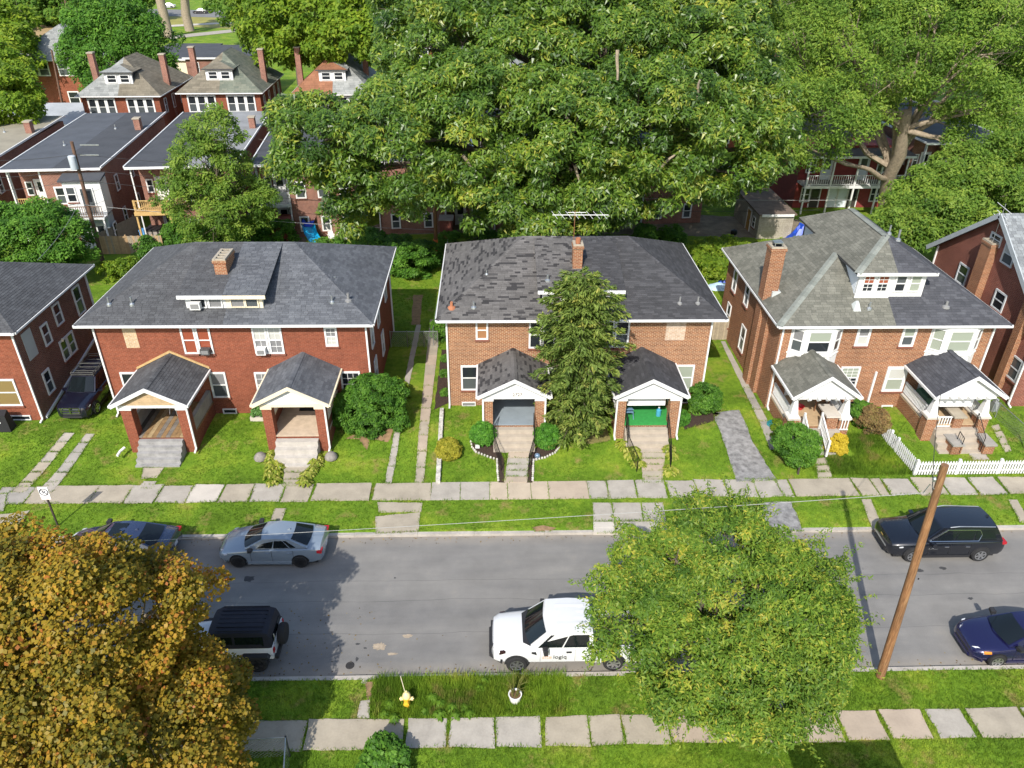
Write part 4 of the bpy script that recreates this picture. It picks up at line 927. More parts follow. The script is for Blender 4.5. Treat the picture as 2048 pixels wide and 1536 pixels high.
obj('step_cheek', MB().box(24.55, 25.1, 32.5, 33.5, .3, .85), BR_C, hC); obj('step_cheek', MB().box(26.3, 26.85, 32.5, 33.5, .3, .85), BR_C, hC)
obj('cheek_cap', MB().box(24.5, 25.15, 32.42, 33.55, .852, .95), CONC_G, hC); obj('cheek_cap', MB().box(26.25, 26.9, 32.42, 33.55, .852, .95), CONC_G, hC)
# ================================================================= HOUSE A0 (far left)
y0_ = 36.2
hL = thing('twin_house', 'dark brick house with grey hip roof beside the parked old SUV', 'house', (-32, y0_, .5), group='twin brick houses')
obj('wall', MB().box(-39.6, -25.1, y0_, 44.4, .2, 6.1), BR_D, hL)
obj('front_brick', MB().box(-39.58, -25.12, y0_-.02, y0_-.002, .2, 6.1), BR_A, hL)
fl = hip_faces(-40.1, -24.7, 35.7, 44.9, 6.25, -35.6, -29.2, 40.3, 8.35)
shingled(hL, [(fl['front'], SHG['A_dark']), (fl['right'], SHG['A_dark']), (fl['back'], SHG['A_dark']), (fl['left'], SHG['A_dark'])], 'roof', roof_under(-40.1, -24.7, 35.7, 44.9, 6.25))
caps(hL, [((-24.7, 35.7, 6.25), (-29.2, 40.3, 8.35)), ((-24.7, 44.9, 6.25), (-29.2, 40.3, 8.35))], SHG['A_dark'])
gutters(hL, -40.1, -24.7, 35.7, 44.9, 6.25)
eL = eastw(-25.1)
obj('blocked_window', eL.bx(MB(), 36.7, 37.6, 4.0, 5.6, -.02, .03), mat('board_grey', (.42, .43, .42), .7, .05), hL)
for a, b, c_, d, dd in ((38.4, 39.15, 3.95, 5.2, 0), (40.0, 40.8, 4.4, 5.7, 0), (42.4, 43.3, 3.9, 5.7, 0), (39.6, 41.2, 2.3, 3.6, 1), (37.2, 37.95, 1.5, 2.9, 0)):
    (double if dd else window)(hL, eL, a, b, c_, d, up=GL, lo=GLM)
window(hL, front(y0_-.022), -27.3, -25.95, 1.5, 3.2, CUR_Y, CUR_Y); window(hL, front(y0_-.022), -30.4, -29.0, 1.5, 3.2, CUR_Y, GL); window(hL, front(y0_-.022), -26.9, -25.8, .55, .85, GL, split=False, fw_=.05, sill=False)
downspout(hL, -25.16, y0_-.03, 6.1, .5); obj('downspout', MB().box(-25.09, -25.0, 44.2, 44.3, .5, 6.2), WHITE, hL)
obj('side_band', MB().hexa([(-25.098, 36.3, .55), (-25.0, 36.3, .55), (-25.0, 43.9, 2.0), (-25.098, 43.9, 2.0), (-25.098, 36.3, .68), (-25.0, 36.3, .68), (-25.0, 43.9, 2.13), (-25.098, 43.9, 2.13)]), mat('conduit', (.55, .57, .6), .5, .05), hL)
obj('wall_light', MB().lathe([(.05, 0), (.09, .08), (.04, .2)], (-25.0, 39.9, 3.5), 8), CREAM, hL)
pipe(hL, -28.2, 40.6, 7.75, .35, .05)
# ================================================================= HOUSE G (far right): gable wall to the left
hG = thing('gable_house', 'deep red brick house with slate gable roof and outside chimney', 'house', (36, 37, .5), group='houses beyond')
XG = 30.3; yg0, yg1, ygr, zge, zgr = 36.9, 48.4, 42.7, 6.1, 10.1
mb = MB(); mb.extrude([(XG, yg0, .2), (XG, yg1, .2), (XG, yg1, zge), (XG, ygr, zgr), (XG, yg0, zge)], (12, 0, 0)); obj('wall', mb, BR_G, hG)
ov = .5; k = (zgr-zge)/(ygr-yg0); za_ = zgr+.12
Lf = [(XG-.45, yg0-ov, zge-ov*k+.12), (XG+12.4, yg0-ov, zge-ov*k+.12), (XG+12.4, ygr, za_), (XG-.45, ygr, za_)]; Lb = [(XG+12.4, yg1+ov, zge-ov*k+.12), (XG-.45, yg1+ov, zge-ov*k+.12), (XG-.45, ygr, za_), (XG+12.4, ygr, za_)]
def under(mb):
    for P in (Lf, Lb): mb.add([(p[0], p[1], p[2]-.1) for p in P[::-1]], [(0, 1, 2, 3)])
shingled(hG, [(Lf, SHG['slate']), (Lb, SHG['slate'])], 'roof', under, row=.22, tab=.28)
SLT = mat('rake_grey', (.36, .39, .41), .6, .1)
for a, b in (((XG-.47, yg0-ov, zge-ov*k), (XG-.47, ygr, zgr)), ((XG-.47, yg1+ov, zge-ov*k), (XG-.47, ygr, zgr))): mb = MB(); beam(mb, a, b, .06, .3); obj('rake_board', mb, SLT, hG)
wG = westw(XG)
for tl, br, u_, l_ in (((1660, 405), (1650, 545), GL, GLM), ((1860, 205), (1880, 300), GL, GL), ((1955, 270), (1955, 430), CUR_W, GLM), ((1885, 570), (1895, 720), GL, GL), ((1985, 985), (1985, 1165), GLM, GLM)):
    a = gx(PC[0]+tl[0]/3.2, PC[1]+tl[1]/3.2, XG); b = gx(PC[0]+br[0]/3.2, PC[1]+br[1]/3.2, XG); c_ = -(a[1]+b[1])/2
    window(hG, wG, c_-.55, c_+.55, b[2], a[2], u_, l_, fm=mat('frame_grey', (.5, .53, .55), .5, .05))
a = gx(PC[0]+1830/3.2, PC[1]+270/3.2, XG-.3); yk = a[1]
chimney(hG, XG-.45, XG-.004, yk-.5, yk+.5, .3, a[2]+.1, BR_C, 2)
a = gx(PC[0]+1970/3.2, PC[1]+800/3.2, XG-.2); obj('chimney_breast', MB().box(XG-.3, XG-.004, a[1]-.9, a[1]-.35, .3, a[2]+2.2), BR_C, hG)
downspout(hG, XG-.06, yg0+.1, 6.0, .5); obj('downspout', MB().box(XG-.1, XG-.01, yg1-.15, yg1-.06, .5, 6.1), WHITE, hG)
mb = MB(); mb.extrude([(XG+1.5, 38.0, 8.0), (XG+3.2, 38.0, 9.8), (XG+4.9, 38.0, 8.0)], (0, 4.5, 0)); obj('cross_gable', mb, SLT, hG)
def lettering(name, body, size, mt, parent, loc, rot, ext=.006, align='CENTER'):
    c_ = bpy.data.curves.new(name, 'FONT'); c_.body = body; c_.size = size; c_.extrude = ext; c_.align_x = align
    tmp = bpy.data.objects.new(name+'_tmp', c_); COL.objects.link(tmp); dg = bpy.context.evaluated_depsgraph_get(); me = bpy.data.meshes.new_from_object(tmp.evaluated_get(dg)); bpy.data.objects.remove(tmp)
    me.materials.clear(); o = link(name, me, mt, parent); 
    o.location = Vector(loc) - (parent.location if (parent.type == 'EMPTY' and not parent.get('_local')) else Vector((0, 0, 0))); o.rotation_euler = rot; return o
lettering('house_number', '2727', .26, mat('number_bronze', (.35, .3, .25), .4, 0, 1, 0, 0, .6), hB, (1.3, 34.13, 3.16), (math.pi/2, 0, 0))
# ================================================================= BACK ROW (flat-roofed row houses, rear sides with porches)
FELT2 = mat('roof_felt_blue', (.075, .082, .095), .85, .15, .8, .3, 30); FELT3 = mat('roof_felt_tan', (.26, .235, .18), .9, .15, .6, .3, 30); FELT4 = mat('roof_felt_grey', (.22, .225, .23), .85, .2, .6, .3, 30)
BR_R = brick('brick_row', (.27, .10, .065), (.20, .068, .05), (.33, .24, .19), stain=.25)
PINE = mat('deck_pine', (.50, .33, .13), .8, .15, 4); PALEB = mat('pale_blue_siding', (.5, .57, .62), .6, .05)
def railing(h, a, b, z, m_, hh=.95, step=.16, bw=.04):
    a = np.array(a, float); b = np.array(b, float); L_ = np.linalg.norm(b-a); mb = MB()
    beam(mb, (*a, z+hh), (*b, z+hh), .08, .06); beam(mb, (*a, z+.1), (*b, z+.1), .06, .06); r_ = obj('railing', mb, m_, h); n = int(L_/step)
    for i in range(n+1):
        p = a+(b-a)*i/n; obj('baluster', MB().box(p[0]-bw/2, p[0]+bw/2, p[1]-bw/2, p[1]+bw/2, z+.13, z+hh-.03), m_, r_)
def rowhouse(label, x, y, W, D, z, roofm, pw=2.6, side_l=True, rail=PINE, bay=False, rot=5, right=None, deck_out=0., post=WHITE, br=None, porch_right=False, wins=2):
    br = br or BR_R
    h = thing('row_house', label, 'house', (x, y, 0), R(rot), 'row houses behind the lane', local=True)
    p0, p1 = (0, pw) if not porch_right else (W-pw, W)
    m0, m1 = (pw, W) if not porch_right else (0, W-pw)
    obj('wall', MB().box(m0, m1, 0, 1.9, .2, z-.15), br, h); obj('wall', MB().box(0, W, 1.9, D, .2, z-.15), br, h)
    zf = 3.55
    obj('porch_floor', MB().box(p0+.02, p1-.02, -deck_out, 1.898, zf-.2, zf), rail, h)
    obj('floor_beam', MB().box(p0, p1, -.12-deck_out, -.002-deck_out, zf-.28, zf+.02), WHITE if rail is not PINE else PINE, h)
    railing(h, (p0+.05, .05-deck_out), (p1-.05, .05-deck_out), zf, rail)
    for xx in (p0+.1, p1-.1): obj('porch_post', MB().box(xx-.07, xx+.07, .02-deck_out, .16-deck_out, .3, z-.3 if deck_out == 0 else zf+1), post, h)
    f2 = Fr((0, 1.9, 0), (1, 0, 0), (0, -1, 0)); pc = (p0+p1)/2
    door(h, f2, pc-.2, pc+.65, zf+.01, zf+2.0, DOORW, GL); door(h, f2, pc-.2, pc+.65, .55, 2.6, DOORW, GL); window(h, f2, pc-1.05, pc-.45, zf+.7, zf+1.9)
    f1 = front(0)
    for i in range(wins):
        c_ = m0+(m1-m0)*(i+.5)/wins
        if bay and i == wins-1: continue
        window(h, f1, c_-.45, c_+.45, 4.0, 5.5, GL, GLM, fw_=.13); window(h, f1, c_-.42, c_+.42, 1.0, 2.4, GL, GLM, fw_=.13)
    # roof sheet with parapet fascia, slight fall to the rear
    rm = roofm if isinstance(roofm, tuple) else (roofm, roofm); xm = W*.52; zb2 = z+.35
    for a, b, m_ in ((-.25, xm-.006, rm[0]), (xm+.006, W+.25, rm[1])):
        mb = MB(); mb.hexa([(a, -.35, z-.15), (b, -.35, z-.15), (b, D+.1, zb2-.15), (a, D+.1, zb2-.15), (a, -.35, z), (b, -.35, z), (b, D+.1, zb2), (a, D+.1, zb2)]); obj('roof', mb, m_, h)
    obj('gutter', MB().box(-.27, W+.27, -.47, -.352, z-.2, z-.02), WHITE, h)
    for xx, s_ in ((-.25, -1), (W+.25, 1)): mb = MB(); beam(mb, (xx+s_*.05, -.35, z-.02), (xx+s_*.05, D, zb2-.02), .1, .16); obj('coping', mb, WHITE, h)
    obj('downspout', MB().box(.02, .12, -.14, -.04, .5, z-.2), WHITE, h)
    for yy in (3, 7, 11, 15):
        if yy < D-1.2:
            for fr2, s_ in ((eastw(W), 1), (westw(0), -1)):
                window(h, fr2, s_*yy-.4, s_*yy+.4, 4.2, 5.6, GL, GLM); window(h, fr2, s_*yy-.4, s_*yy+.4, 1.2, 2.7, GL, GLM)
    c_ = obj('chimney', MB().box(W-.6, W-.05, D*.62, D*.62+.7, z-.5, z+1.2), br, h); obj('chimney_cap', MB().box(W-.66, W+.01, D*.62-.06, D*.62+.76, z+1.202, z+1.3), CONC_T, c_)
    for k in range(2): pipe(h, W*(.3+.35*k), D*(.35+.3*k), z+.35*(.35+.3*k)+.02, .4, .05)
    if bay:
        b0, b1 = W-2.6, W+.35
        obj('porch_enclosure', MB().box(b0, b1, -1.5, -.004, 3.55, 6.3), WHITE, h); obj('porch_enclosure', MB().box(b0+.2, b1-.2, -1.3, -.004, .3, 3.3), PALEB, h)
        mb = MB(); mb.hexa([(b0-.2, -1.75, 6.3), (b1+.2, -1.75, 6.3), (b1+.2, -.36, 6.55), (b0-.2, -.36, 6.55), (b0-.2, -1.75, 6.42), (b1+.2, -1.75, 6.42), (b1+.2, -.36, 6.7), (b0-.2, -.36, 6.7)]); obj('porch_roof', mb, FELT, h)
        fb_ = front(-1.5); window(h, fb_, b0+.15, b0+.95, 4.6, 5.9, GLM, GL); door(h, fb_, b0+1.3, b0+2.2, 3.6, 5.7, GLM, GL); window(h, front(-1.3), b0+.5, b0+1.3, 1.2, 2.6, GL, GL); door(h, front(-1.3), b0+1.6, b0+2.4, .55, 2.6, DOORW, GL)
        obj('porch_floor', MB().box(b0, b1, -2.4, -1.504, 3.35, 3.5), WHITE, h); railing(h, (b0+.05, -2.35), (b1-.05, -2.35), 3.5, mat('rail_brown', (.16, .10, .07), .7, .1))
        for xx in (b0+.1, b1-.1): obj('porch_post', MB().box(xx-.06, xx+.06, -2.4, -2.28, .3, 3.35), WHITE, h)
        e_ = eastw(b1); window(h, e_, -1.2, -.4, 1.2, 2.6, GL, GL)
    return h
rowhouse('flat-roofed brick row house at the end of the lane with tan roof', -49.9, 62.6, 7.8, 18.5, 7.1, FELT3)
rowhouse('flat-roofed brick row house with white rear bay enclosure and two-tone roof', -39.8, 63.5, 7.3, 19.5, 7.1, (FELT2, FELT), bay=True)
rowhouse('flat-roofed brick row house with new pine deck', -30.1, 64.3, 8.3, 19.3, 7.1, (FELT, FELT4), pw=2.9, deck_out=1.3, post=PINE)
rowhouse('flat-roofed brick row house with white slatted balcony above the blue slide', -20.0, 65.1, 8.2, 19, 7.1, FELT, rail=WHITE, pw=2.6, wins=3)
rowhouse('flat-roofed brick row house behind the pole with the orange sleeve', -10.0, 66.0, 8.4, 19, 7.1, FELT, rail=WHITE, porch_right=True)
rowhouse('flat-roofed brick row house under the big tree, white balcony beside the trunk', .2, 66.9, 8.4, 19, 7.1, FELT, rail=WHITE, porch_right=True)
rowhouse('flat-roofed brick row house behind the blue tarpaulin awning', 11.5, 68.4, 8.2, 19, 7.1, FELT, rail=WHITE)
# full-width two-storey porch house on the right
hP = thing('row_house', 'red painted brick house with full width white two-storey porch', 'house', (30.0, 71.6, 0), R(1), 'row houses behind the lane', local=True)
BR_PR = mat('painted_red_brick', (.20, .035, .03), .8, .15, 3, .3, 40)
obj('wall', MB().box(0, 9.6, 1.9, 18, .2, 6.6), BR_PR, hP); obj('roof', MB().hexa([(-.3, -.5, 6.1), (9.9, -.5, 6.1), (9.9, 18, 7.2), (-.3, 18, 7.2), (-.3, -.5, 6.25), (9.9, -.5, 6.25), (9.9, 18, 7.35), (-.3, 18, 7.35)]), mat('roof_brown', (.09, .065, .05), .9, .2, 1), hP)
obj('gutter', MB().box(-.32, 9.92, -.62, -.502, 6.0, 6.2), WHITE, hP)
obj('porch_floor', MB().box(0, 9.6, 0, 1.898, 3.1, 3.3), CONC_G, hP); obj('floor_beam', MB().box(-.02, 9.62, -.12, -.003, 3.02, 3.3), WHITE, hP)
for i in range(5): obj('porch_post', MB().box(.05+i*2.35, .19+i*2.35, -.1, .04, .3, 3.0), WHITE, hP); obj('porch_post', MB().box(.05+i*2.35, .19+i*2.35, -.1, .04, 3.302, 6.0), WHITE, hP)
for i in range(4): railing(hP, (.22+i*2.35, -.04), (2.38+i*2.35, -.04), 3.3, WHITE, .95, .2)
fP = front(1.9)
for a in (1.6, 5.4): door(hP, fP, a, a+.9, .55, 2.7, DOORD, GL)
for a in (3.4, 4.4): door(hP, fP, a, a+.85, .55, 2.6, mat('door_paleblue', (.62, .68, .72), .5, .05))
for a in (2.2, 5.8): door(hP, fP, a, a+.9, 3.31, 5.5, MATS['door_paleblue'], GLM)
for a in (.6, 7.6): window(hP, fP, a, a+.95, 4.0, 5.5); window(hP, fP, a, a+.95, 1.1, 2.6)
rowhouse('flat-roofed brick row house hidden in the elm shade', 41.5, 73, 8.4, 19, 7.1, FELT, rail=WHITE)
# ================================================================= HIP-ROOFED HOUSES ACROSS THE BACK STREET
def hiphouse(label, x, y, W, D, z, zr, s1, s2, rot=2.5, dormer=True, chim=((.88, .35),), tw=True, br=None, name='hip_house'):
    h = thing(name, label, 'house', (x, y, 0), R(rot), 'hip-roofed houses across the back street', local=True); br = br or BR_A
    obj('wall', MB().box(.4, W-.4, .45, D-.4, .2, z-.12), br, h)
    k = min(W, D)/2*.92; F_ = hip_faces(0, W, 0, D, z, W/2-.3, W/2+.3, k, zr) if D <= W*1.15 else None
    P = (W/2, W*.46, zr); Q = (W/2, D-W*.46, zr); a, b, c_, d = (0, 0, z), (W, 0, z), (W, D, z), (0, D, z)
    shingled(h, [([a, (W/2, 0, z), P], s1), ([(W/2, 0, z), b, P], s2), ([b, c_, Q, P], s2), ([c_, d, Q], s1), ([d, a, P, Q], s1)], 'roof', roof_under(0, W, 0, D, z), row=.3, tab=.6)
    gutters(h, 0, W, 0, D, z)
    f_ = front(.45)
    for a0 in ((1.0, W/2+.6) if tw else (1.4,)):
        w3 = (W/2-1.6)/3
        for i in range(3): window(h, f_, a0+i*w3, a0+(i+1)*w3-.01, z-2.2, z-.3, GL, GLM, fw_=.16)
    for a0 in (1.2, W/2+1): window(h, f_, a0, a0+1.6, 1.2, 3.0, GL, GL, fw_=.15)
    e_ = eastw(W-.4); w_ = westw(.4)
    for yy in (2.2, 5, 8, 10.5):
        if yy < D-1.5:
            window(h, e_, yy-.4, yy+.4, z-2.2, z-.6, GL, GLM); window(h, w_, -yy-.4, -yy+.4, z-2.2, z-.6, GL, GLM)
    if dormer:
        zd = z+(zr-z)*.25; yd_ = W*.46*.3; s_ = (zr-z)/(W*.46)
        obj('dormer_wall', MB().box(W/2-1.5, W/2+1.5, yd_, yd_+.25, z+s_*yd_-.2, z+s_*yd_+1.25), WHITE, h)
        for xx in (W/2-1.5, W/2+1.3): mb = MB(); mb.extrude([(xx, yd_+.25, z+s_*yd_-.2), (xx, yd_+1.25/s_, z+s_*yd_+1.25), (xx, yd_+.25, z+s_*yd_+1.25)], (.2, 0, 0)); obj('dormer_cheek', mb, SHG['C_new'], h)
        zt = z+s_*yd_+1.27; pk = (W/2, yd_+1.3, zt+.55); e4 = [(W/2-1.8, yd_-.3, zt), (W/2+1.8, yd_-.3, zt), (W/2+1.8, yd_+2.6, zt), (W/2-1.8, yd_+2.6, zt)]; pb = (W/2, yd_+2.6, zt+.55)
        shingled(h, [([e4[0], e4[1], pk], s1), ([e4[1], e4[2], pb, pk], s2), ([e4[3], e4[0], pk, pb], s1)], 'dormer_roof', lambda mb: mb.box(e4[0][0], e4[1][0], e4[0][1], e4[2][1], zt-.12, zt-.01), row=.3, tab=.6)
        for a0 in (-1.25, .15): window(h, front(yd_), W/2+a0, W/2+a0+1.1, zt-1.15, zt-.25, GL, GL, fw_=.12, sill=False)
    for cx, cy in chim: q = obj('chimney', MB().box(W*cx-.3, W*cx+.3, D*cy-.35, D*cy+.35, .3, zr+.15), BR_R, h); obj('chimney_cap', MB().box(W*cx-.36, W*cx+.36, D*cy-.41, D*cy+.41, zr+.152, zr+.28), CONC_T, q)
    return h
hiphouse('brick house with weathered brown hip roof and white dormer', -45.9, 89.6, 9.2, 12.5, 7.9, 11.3, SHG['E_grey'], SHG['E_brown'], chim=((.93, .4), (.02, .5)))
hiphouse('brick house with mossy green-grey hip roof, white dormer and tall chimney', -35.6, 91.6, 9.6, 12.8, 7.9, 11.6, SHG['E_brown'], SHG['E_green'], chim=((.93, .4), (.05, .55)))
hiphouse('brick house with half rust-coloured, half pale grey roof next to the big tree', -22.6, 91.0, 9.4, 12.8, 7.9, 11.8, SHG['E_rust'], SHG['E_grey'], chim=((.85, .5), (.02, .5)))
hiphouse('brick house with pale grey hip roof behind the bushy tree', -69.5, 119, 12.5, 13, 7.3, 11.4, SHG['E_grey'], SHG['E_grey'], chim=((.2, .12),), dormer=False)
hiphouse('brick house with grey roof half hidden under the crown of the big tree', 1.5, 95, 9.6, 12.8, 7.9, 11.6, SHG['E_grey'], SHG['E_green'])
hiphouse('brick house with green-grey roof glimpsed behind the elm', 27, 96, 9.6, 12.8, 7.9, 11.6, SHG['E_green'], SHG['E_brown'])
hiphouse('brick house with dark slate roof behind the bright yellow-green maple', -14.5, 134, 10, 12, 7.3, 10.6, SHG['slate'], SHG['C_new'], dormer=False)
# low buildings
def lowblock(name, label, x, y, W, D, z, roofm, wallm, rot=2.5, gable=0):
    h = thing(name, label, 'building', (x, y, 0), R(rot), local=True)
    obj('wall', MB().box(.2, W-.2, .2, D-.2, .2, z-.1), wallm, h)
    if gable:
        mb = MB(); mb.add([(-.2, -.2, z-.1), (W+.2, -.2, z-.1), (W+.2, D+.2, z-.1), (-.2, D+.2, z-.1), (-.2, D/2, z+gable), (W+.2, D/2, z+gable)], [(0, 1, 5, 4), (2, 3, 4, 5), (0, 4, 3), (1, 2, 5), (3, 2, 1, 0)]); obj('roof', mb, roofm, h)
    else: obj('roof', MB().box(-.1, W+.1, -.1, D+.1, z-.098, z+.08), roofm, h)
    for i in range(int(W/3)): window(h, front(.2), 1+i*3, 2.1+i*3, z-2.0, z-.6, GL, GL)
    obj('fascia', MB().box(-.12, W+.12, -.2, -.104, z-.15, z+.1), WHITE, h)
    return h
lowblock('garage', 'long low garage with pale grey roof beside the hip-roofed house', -60, 92, 13, 9, 4.2, mat('roof_palegrey', (.30, .32, .34), .85, .15, .5, .2, 30), BR_R, gable=1.6)
lowblock('flat_block', 'flat-roofed brick block with dark roof in front of the park', -46, 124, 9.5, 14, 7.0, FELT, BR_R)
lowblock('flat_block', 'low flat-roofed annex with cream wall beside the dark-roofed block', -55, 128, 8.8, 18, 6.2, FELT, CREAM)
pv = thing('pavilion', 'open dark park pavilion with flat pale roof', 'pavilion', (-131, 246, 0), R(4), local=True)
obj('roof', MB().box(-1, 22, -1, 12, 5.0, 5.6), mat('pav_roof', (.28, .27, .26), .9, .1), pv)
for i in range(7): obj('post', MB().box(i*3.5-.15, i*3.5+.15, 0, .3, .3, 5.0), mat('pav_post', (.04, .035, .03), .8, .1), pv)
obj('back_wall', MB().box(0, 21, 11, 11.3, .3, 5.0), MATS['pav_post'], pv)
# shed behind the right house
sh = thing('block_shed', 'small concrete block shed with rusty flat roof and orange door', 'shed', (23.7, 64.7, 0), R(2), local=True)
BLK = brick('concrete_block', (.42, .38, .31), (.38, .34, .27), (.34, .30, .24), .4, .2, .012, .35)
obj('wall', MB().box(0, 3.1, 0, 6.5, .2, 2.7), BLK, sh); obj('roof', MB().hexa([(-.15, -.2, 2.7), (3.25, -.2, 2.7), (3.25, 6.7, 2.95), (-.15, 6.7, 2.95), (-.15, -.2, 2.82), (3.25, -.2, 2.82), (3.25, 6.7, 3.07), (-.15, 6.7, 3.07)]), mat('roof_rust', (.16, .12, .095), .9, .3, 1.5), sh)
obj('fascia', MB().box(.1, 3.0, -.24, -.203, 2.6, 2.83), WHITE, sh); wS = westw(0); door(sh, wS, -2.9, -2.0, .5, 2.4, mat('door_orange', (.45, .25, .07), .7, .2)); window(sh, wS, -1.5, -.8, 1.2, 2.2, GL, GL, fw_=.07)
# ================================================================= FENCES, YARD THINGS
def board_fence(label, a, b, z, hgt, m_, bw=.14, post=2.2, cat='fence', gap=.012):
    a = np.array(a, float); b = np.array(b, float); L_ = np.linalg.norm(b-a); d = (b-a)/L_; n_ = np.array([-d[1], d[0]])
    h = thing('board_fence', label, cat, (a[0], a[1], z), math.atan2(d[1], d[0]), local=True)
    k = int(L_/bw)
    for i in range(k): obj('board', MB().box(i*bw+gap/2, (i+1)*bw-gap/2, -.012, .012, .02, hgt+random.uniform(-.03, .02)), random.choice(m_), h)
    obj('rail', MB().box(0, L_, .014, .06, .3, .4).box(0, L_, .014, .06, hgt-.35, hgt-.25), m_[0], h)
    for i in range(int(L_/post)+1): obj('post', MB().box(i*post-.05, i*post+.05, .062, .16, -.1, hgt+.05), m_[0], h)
    return h
WF = [mat('fence_tan', (.42, .29, .16), .85, .2, 4), mat('fence_tan2', (.36, .24, .13), .85, .2, 4), mat('fence_grey', (.31, .26, .19), .85, .2, 4)]
GF = [mat('fence_weathered', (.30, .25, .18), .85, .2, 4), mat('fence_weathered2', (.36, .30, .21), .85, .2, 4)]
board_fence('weathered board fence filling the gap between two twin houses', (12.6, 45.4), (16.0, 45.4), .5, 1.75, GF)
board_fence('tan wooden board fence behind the red brick twin house', (-32.7, 61.3), (-27.5, 61.4), .5, 1.6, WF)
board_fence('grey board fence running back beside the pine deck', (-32.6, 61.6), (-31.3, 66.5), .5, 1.8, [WF[2]])
LINK = None
def linkmat():
    m, nt, b, N, L = nodes('chain_link'); uv = N('ShaderNodeTexCoord').outputs['UV']; mp = N('ShaderNodeMapping'); mp.inputs['Rotation'].default_value = (0, 0, R(45)); mp.inputs['Scale'].default_value = (11, 11, 11); L(uv, mp.inputs[0])
    br_ = N('ShaderNodeTexBrick'); br_.offset = 0; br_.inputs['Scale'].default_value = 1; br_.inputs['Brick Width'].default_value = 1; br_.inputs['Row Height'].default_value = 1; br_.inputs['Mortar Size'].default_value = .06; L(mp.outputs[0], br_.inputs['Vector'])
    tr = N('ShaderNodeBsdfTransparent'); mx = N('ShaderNodeMixShader'); L(br_.outputs['Fac'], mx.inputs[0]); L(tr.outputs[0], mx.inputs[1]); L(b.outputs[0], mx.inputs[2]); L(mx.outputs[0], nt.nodes['Material Output'].inputs[0])
    b.inputs['Base Color'].default_value = (.4, .42, .42, 1); b.inputs['Metallic'].default_value = .6; b.inputs['Roughness'].default_value = .5; return m
LINK = linkmat()
def chain_fence(label, pts, z, hgt=1.1, step=2.0):
    h = thing('chain_link_fence', label, 'fence', (pts[0][0], pts[0][1], z))
    for a, b in zip(pts[:-1], pts[1:]):
        a = np.array(a, float); b = np.array(b, float); L_ = np.linalg.norm(b-a); n = max(1, int(L_/step))
        obj('mesh_panel', MB().poly([(*a, z+.03), (*b, z+.03), (*b, z+hgt), (*a, z+hgt)]), LINK, h)
        obj('top_rail', MB().tube([(*a, z+hgt), (*b, z+hgt)], .025, 6), METAL, h, uv=False)
        for i in range(n+1): p = a+(b-a)*i/n; obj('post', MB().tube([(*p, z-.1), (*p, z+hgt+.05)], .032, 6), METAL, h, uv=False)
    return h
chain_fence('chain link fence and gate between red and tan twin houses', [(-6.7, 44.6), (-5.6, 44.6), (-4.5, 44.6), (-3.6, 44.6)], .5, 1.15, 1.1)
chain_fence('chain link fence running back along the grassy side yard', [(-3.9, 44.8), (-3.7, 62)], .5, 1.2)
p1 = gp(430, 1500); p2 = gp(612, 1500); p3 = gp(640, 1462)
chain_fence('bent chain link fence corner on the sidewalk under the autumn maple', [(-9.6, 15.75), (-7.0, 15.9), (-6.7, 14.2)], .12, 1.05, 1.6)
chain_fence('chain link fence beside the porch behind the picket fence', [(28.9, 33.0), (28.7, 38.5)], .45, 1.0)

hN = thing('near_house', 'brick house on the near side of the street casting its shadow on the sidewalk', 'house', (10.1, 5, .12))
obj('wall', MB().box(8.3, 11.6, 0.5, 9.6, 0, 5.7), BR_C, hN); obj('roof', MB().hexa([(8.1, .3, 5.7), (11.85, .3, 5.7), (11.85, 9.8, 5.7), (8.1, 9.8, 5.7), (8.2, .4, 5.95), (11.75, .4, 5.95), (11.75, 9.7, 5.95), (8.2, 9.7, 5.95)]), FELT, hN)
fN = Fr((0, 9.6, 0), (-1, 0, 0), (0, 1, 0))
for a in (-11.1, -9.6): window(hN, fN, a, a+1, 3.6, 5.1)
door(hN, fN, -11.0, -10.1, .2, 2.3, DOORW, GL); window(hN, fN, -9.6, -8.6, .9, 2.3)
# ================================================================= VEHICLES (local frame: front towards -X, wheels on z=0)
def paint(name, col, rough=.25, metal=.3):
    return mat(name, col, rough, .03, .6, 0, 0, metal, .5, 1.)
TYRE = mat('tyre', (.018, .018, .019), .85, .1, 8); RIM = mat('alloy_rim', (.55, .56, .58), .3, .05, 3, 0, 0, .9); RIMB = mat('black_rim', (.02, .02, .022), .35, .05, 3, 0, 0, .5)
TRIMB = mat('black_plastic', (.022, .022, .024), .6, .1, 4); CHROME = mat('chrome', (.7, .71, .72), .15, 0, 1, 0, 0, 1.); CGL = glassmat('car_glass', (.007, .010, .012), .05); HLG = glassmat('headlamp', (.55, .57, .6), .1); TLG = glassmat('tail_lamp', (.35, .012, .018), .15); AMB = glassmat('amber_lamp', (.6, .2, .02), .2); PLATE = mat('number_plate', (.6, .6, .62), .5, 0); CABIN = mat('car_interior', (.07, .065, .06), .8, .2, 4)
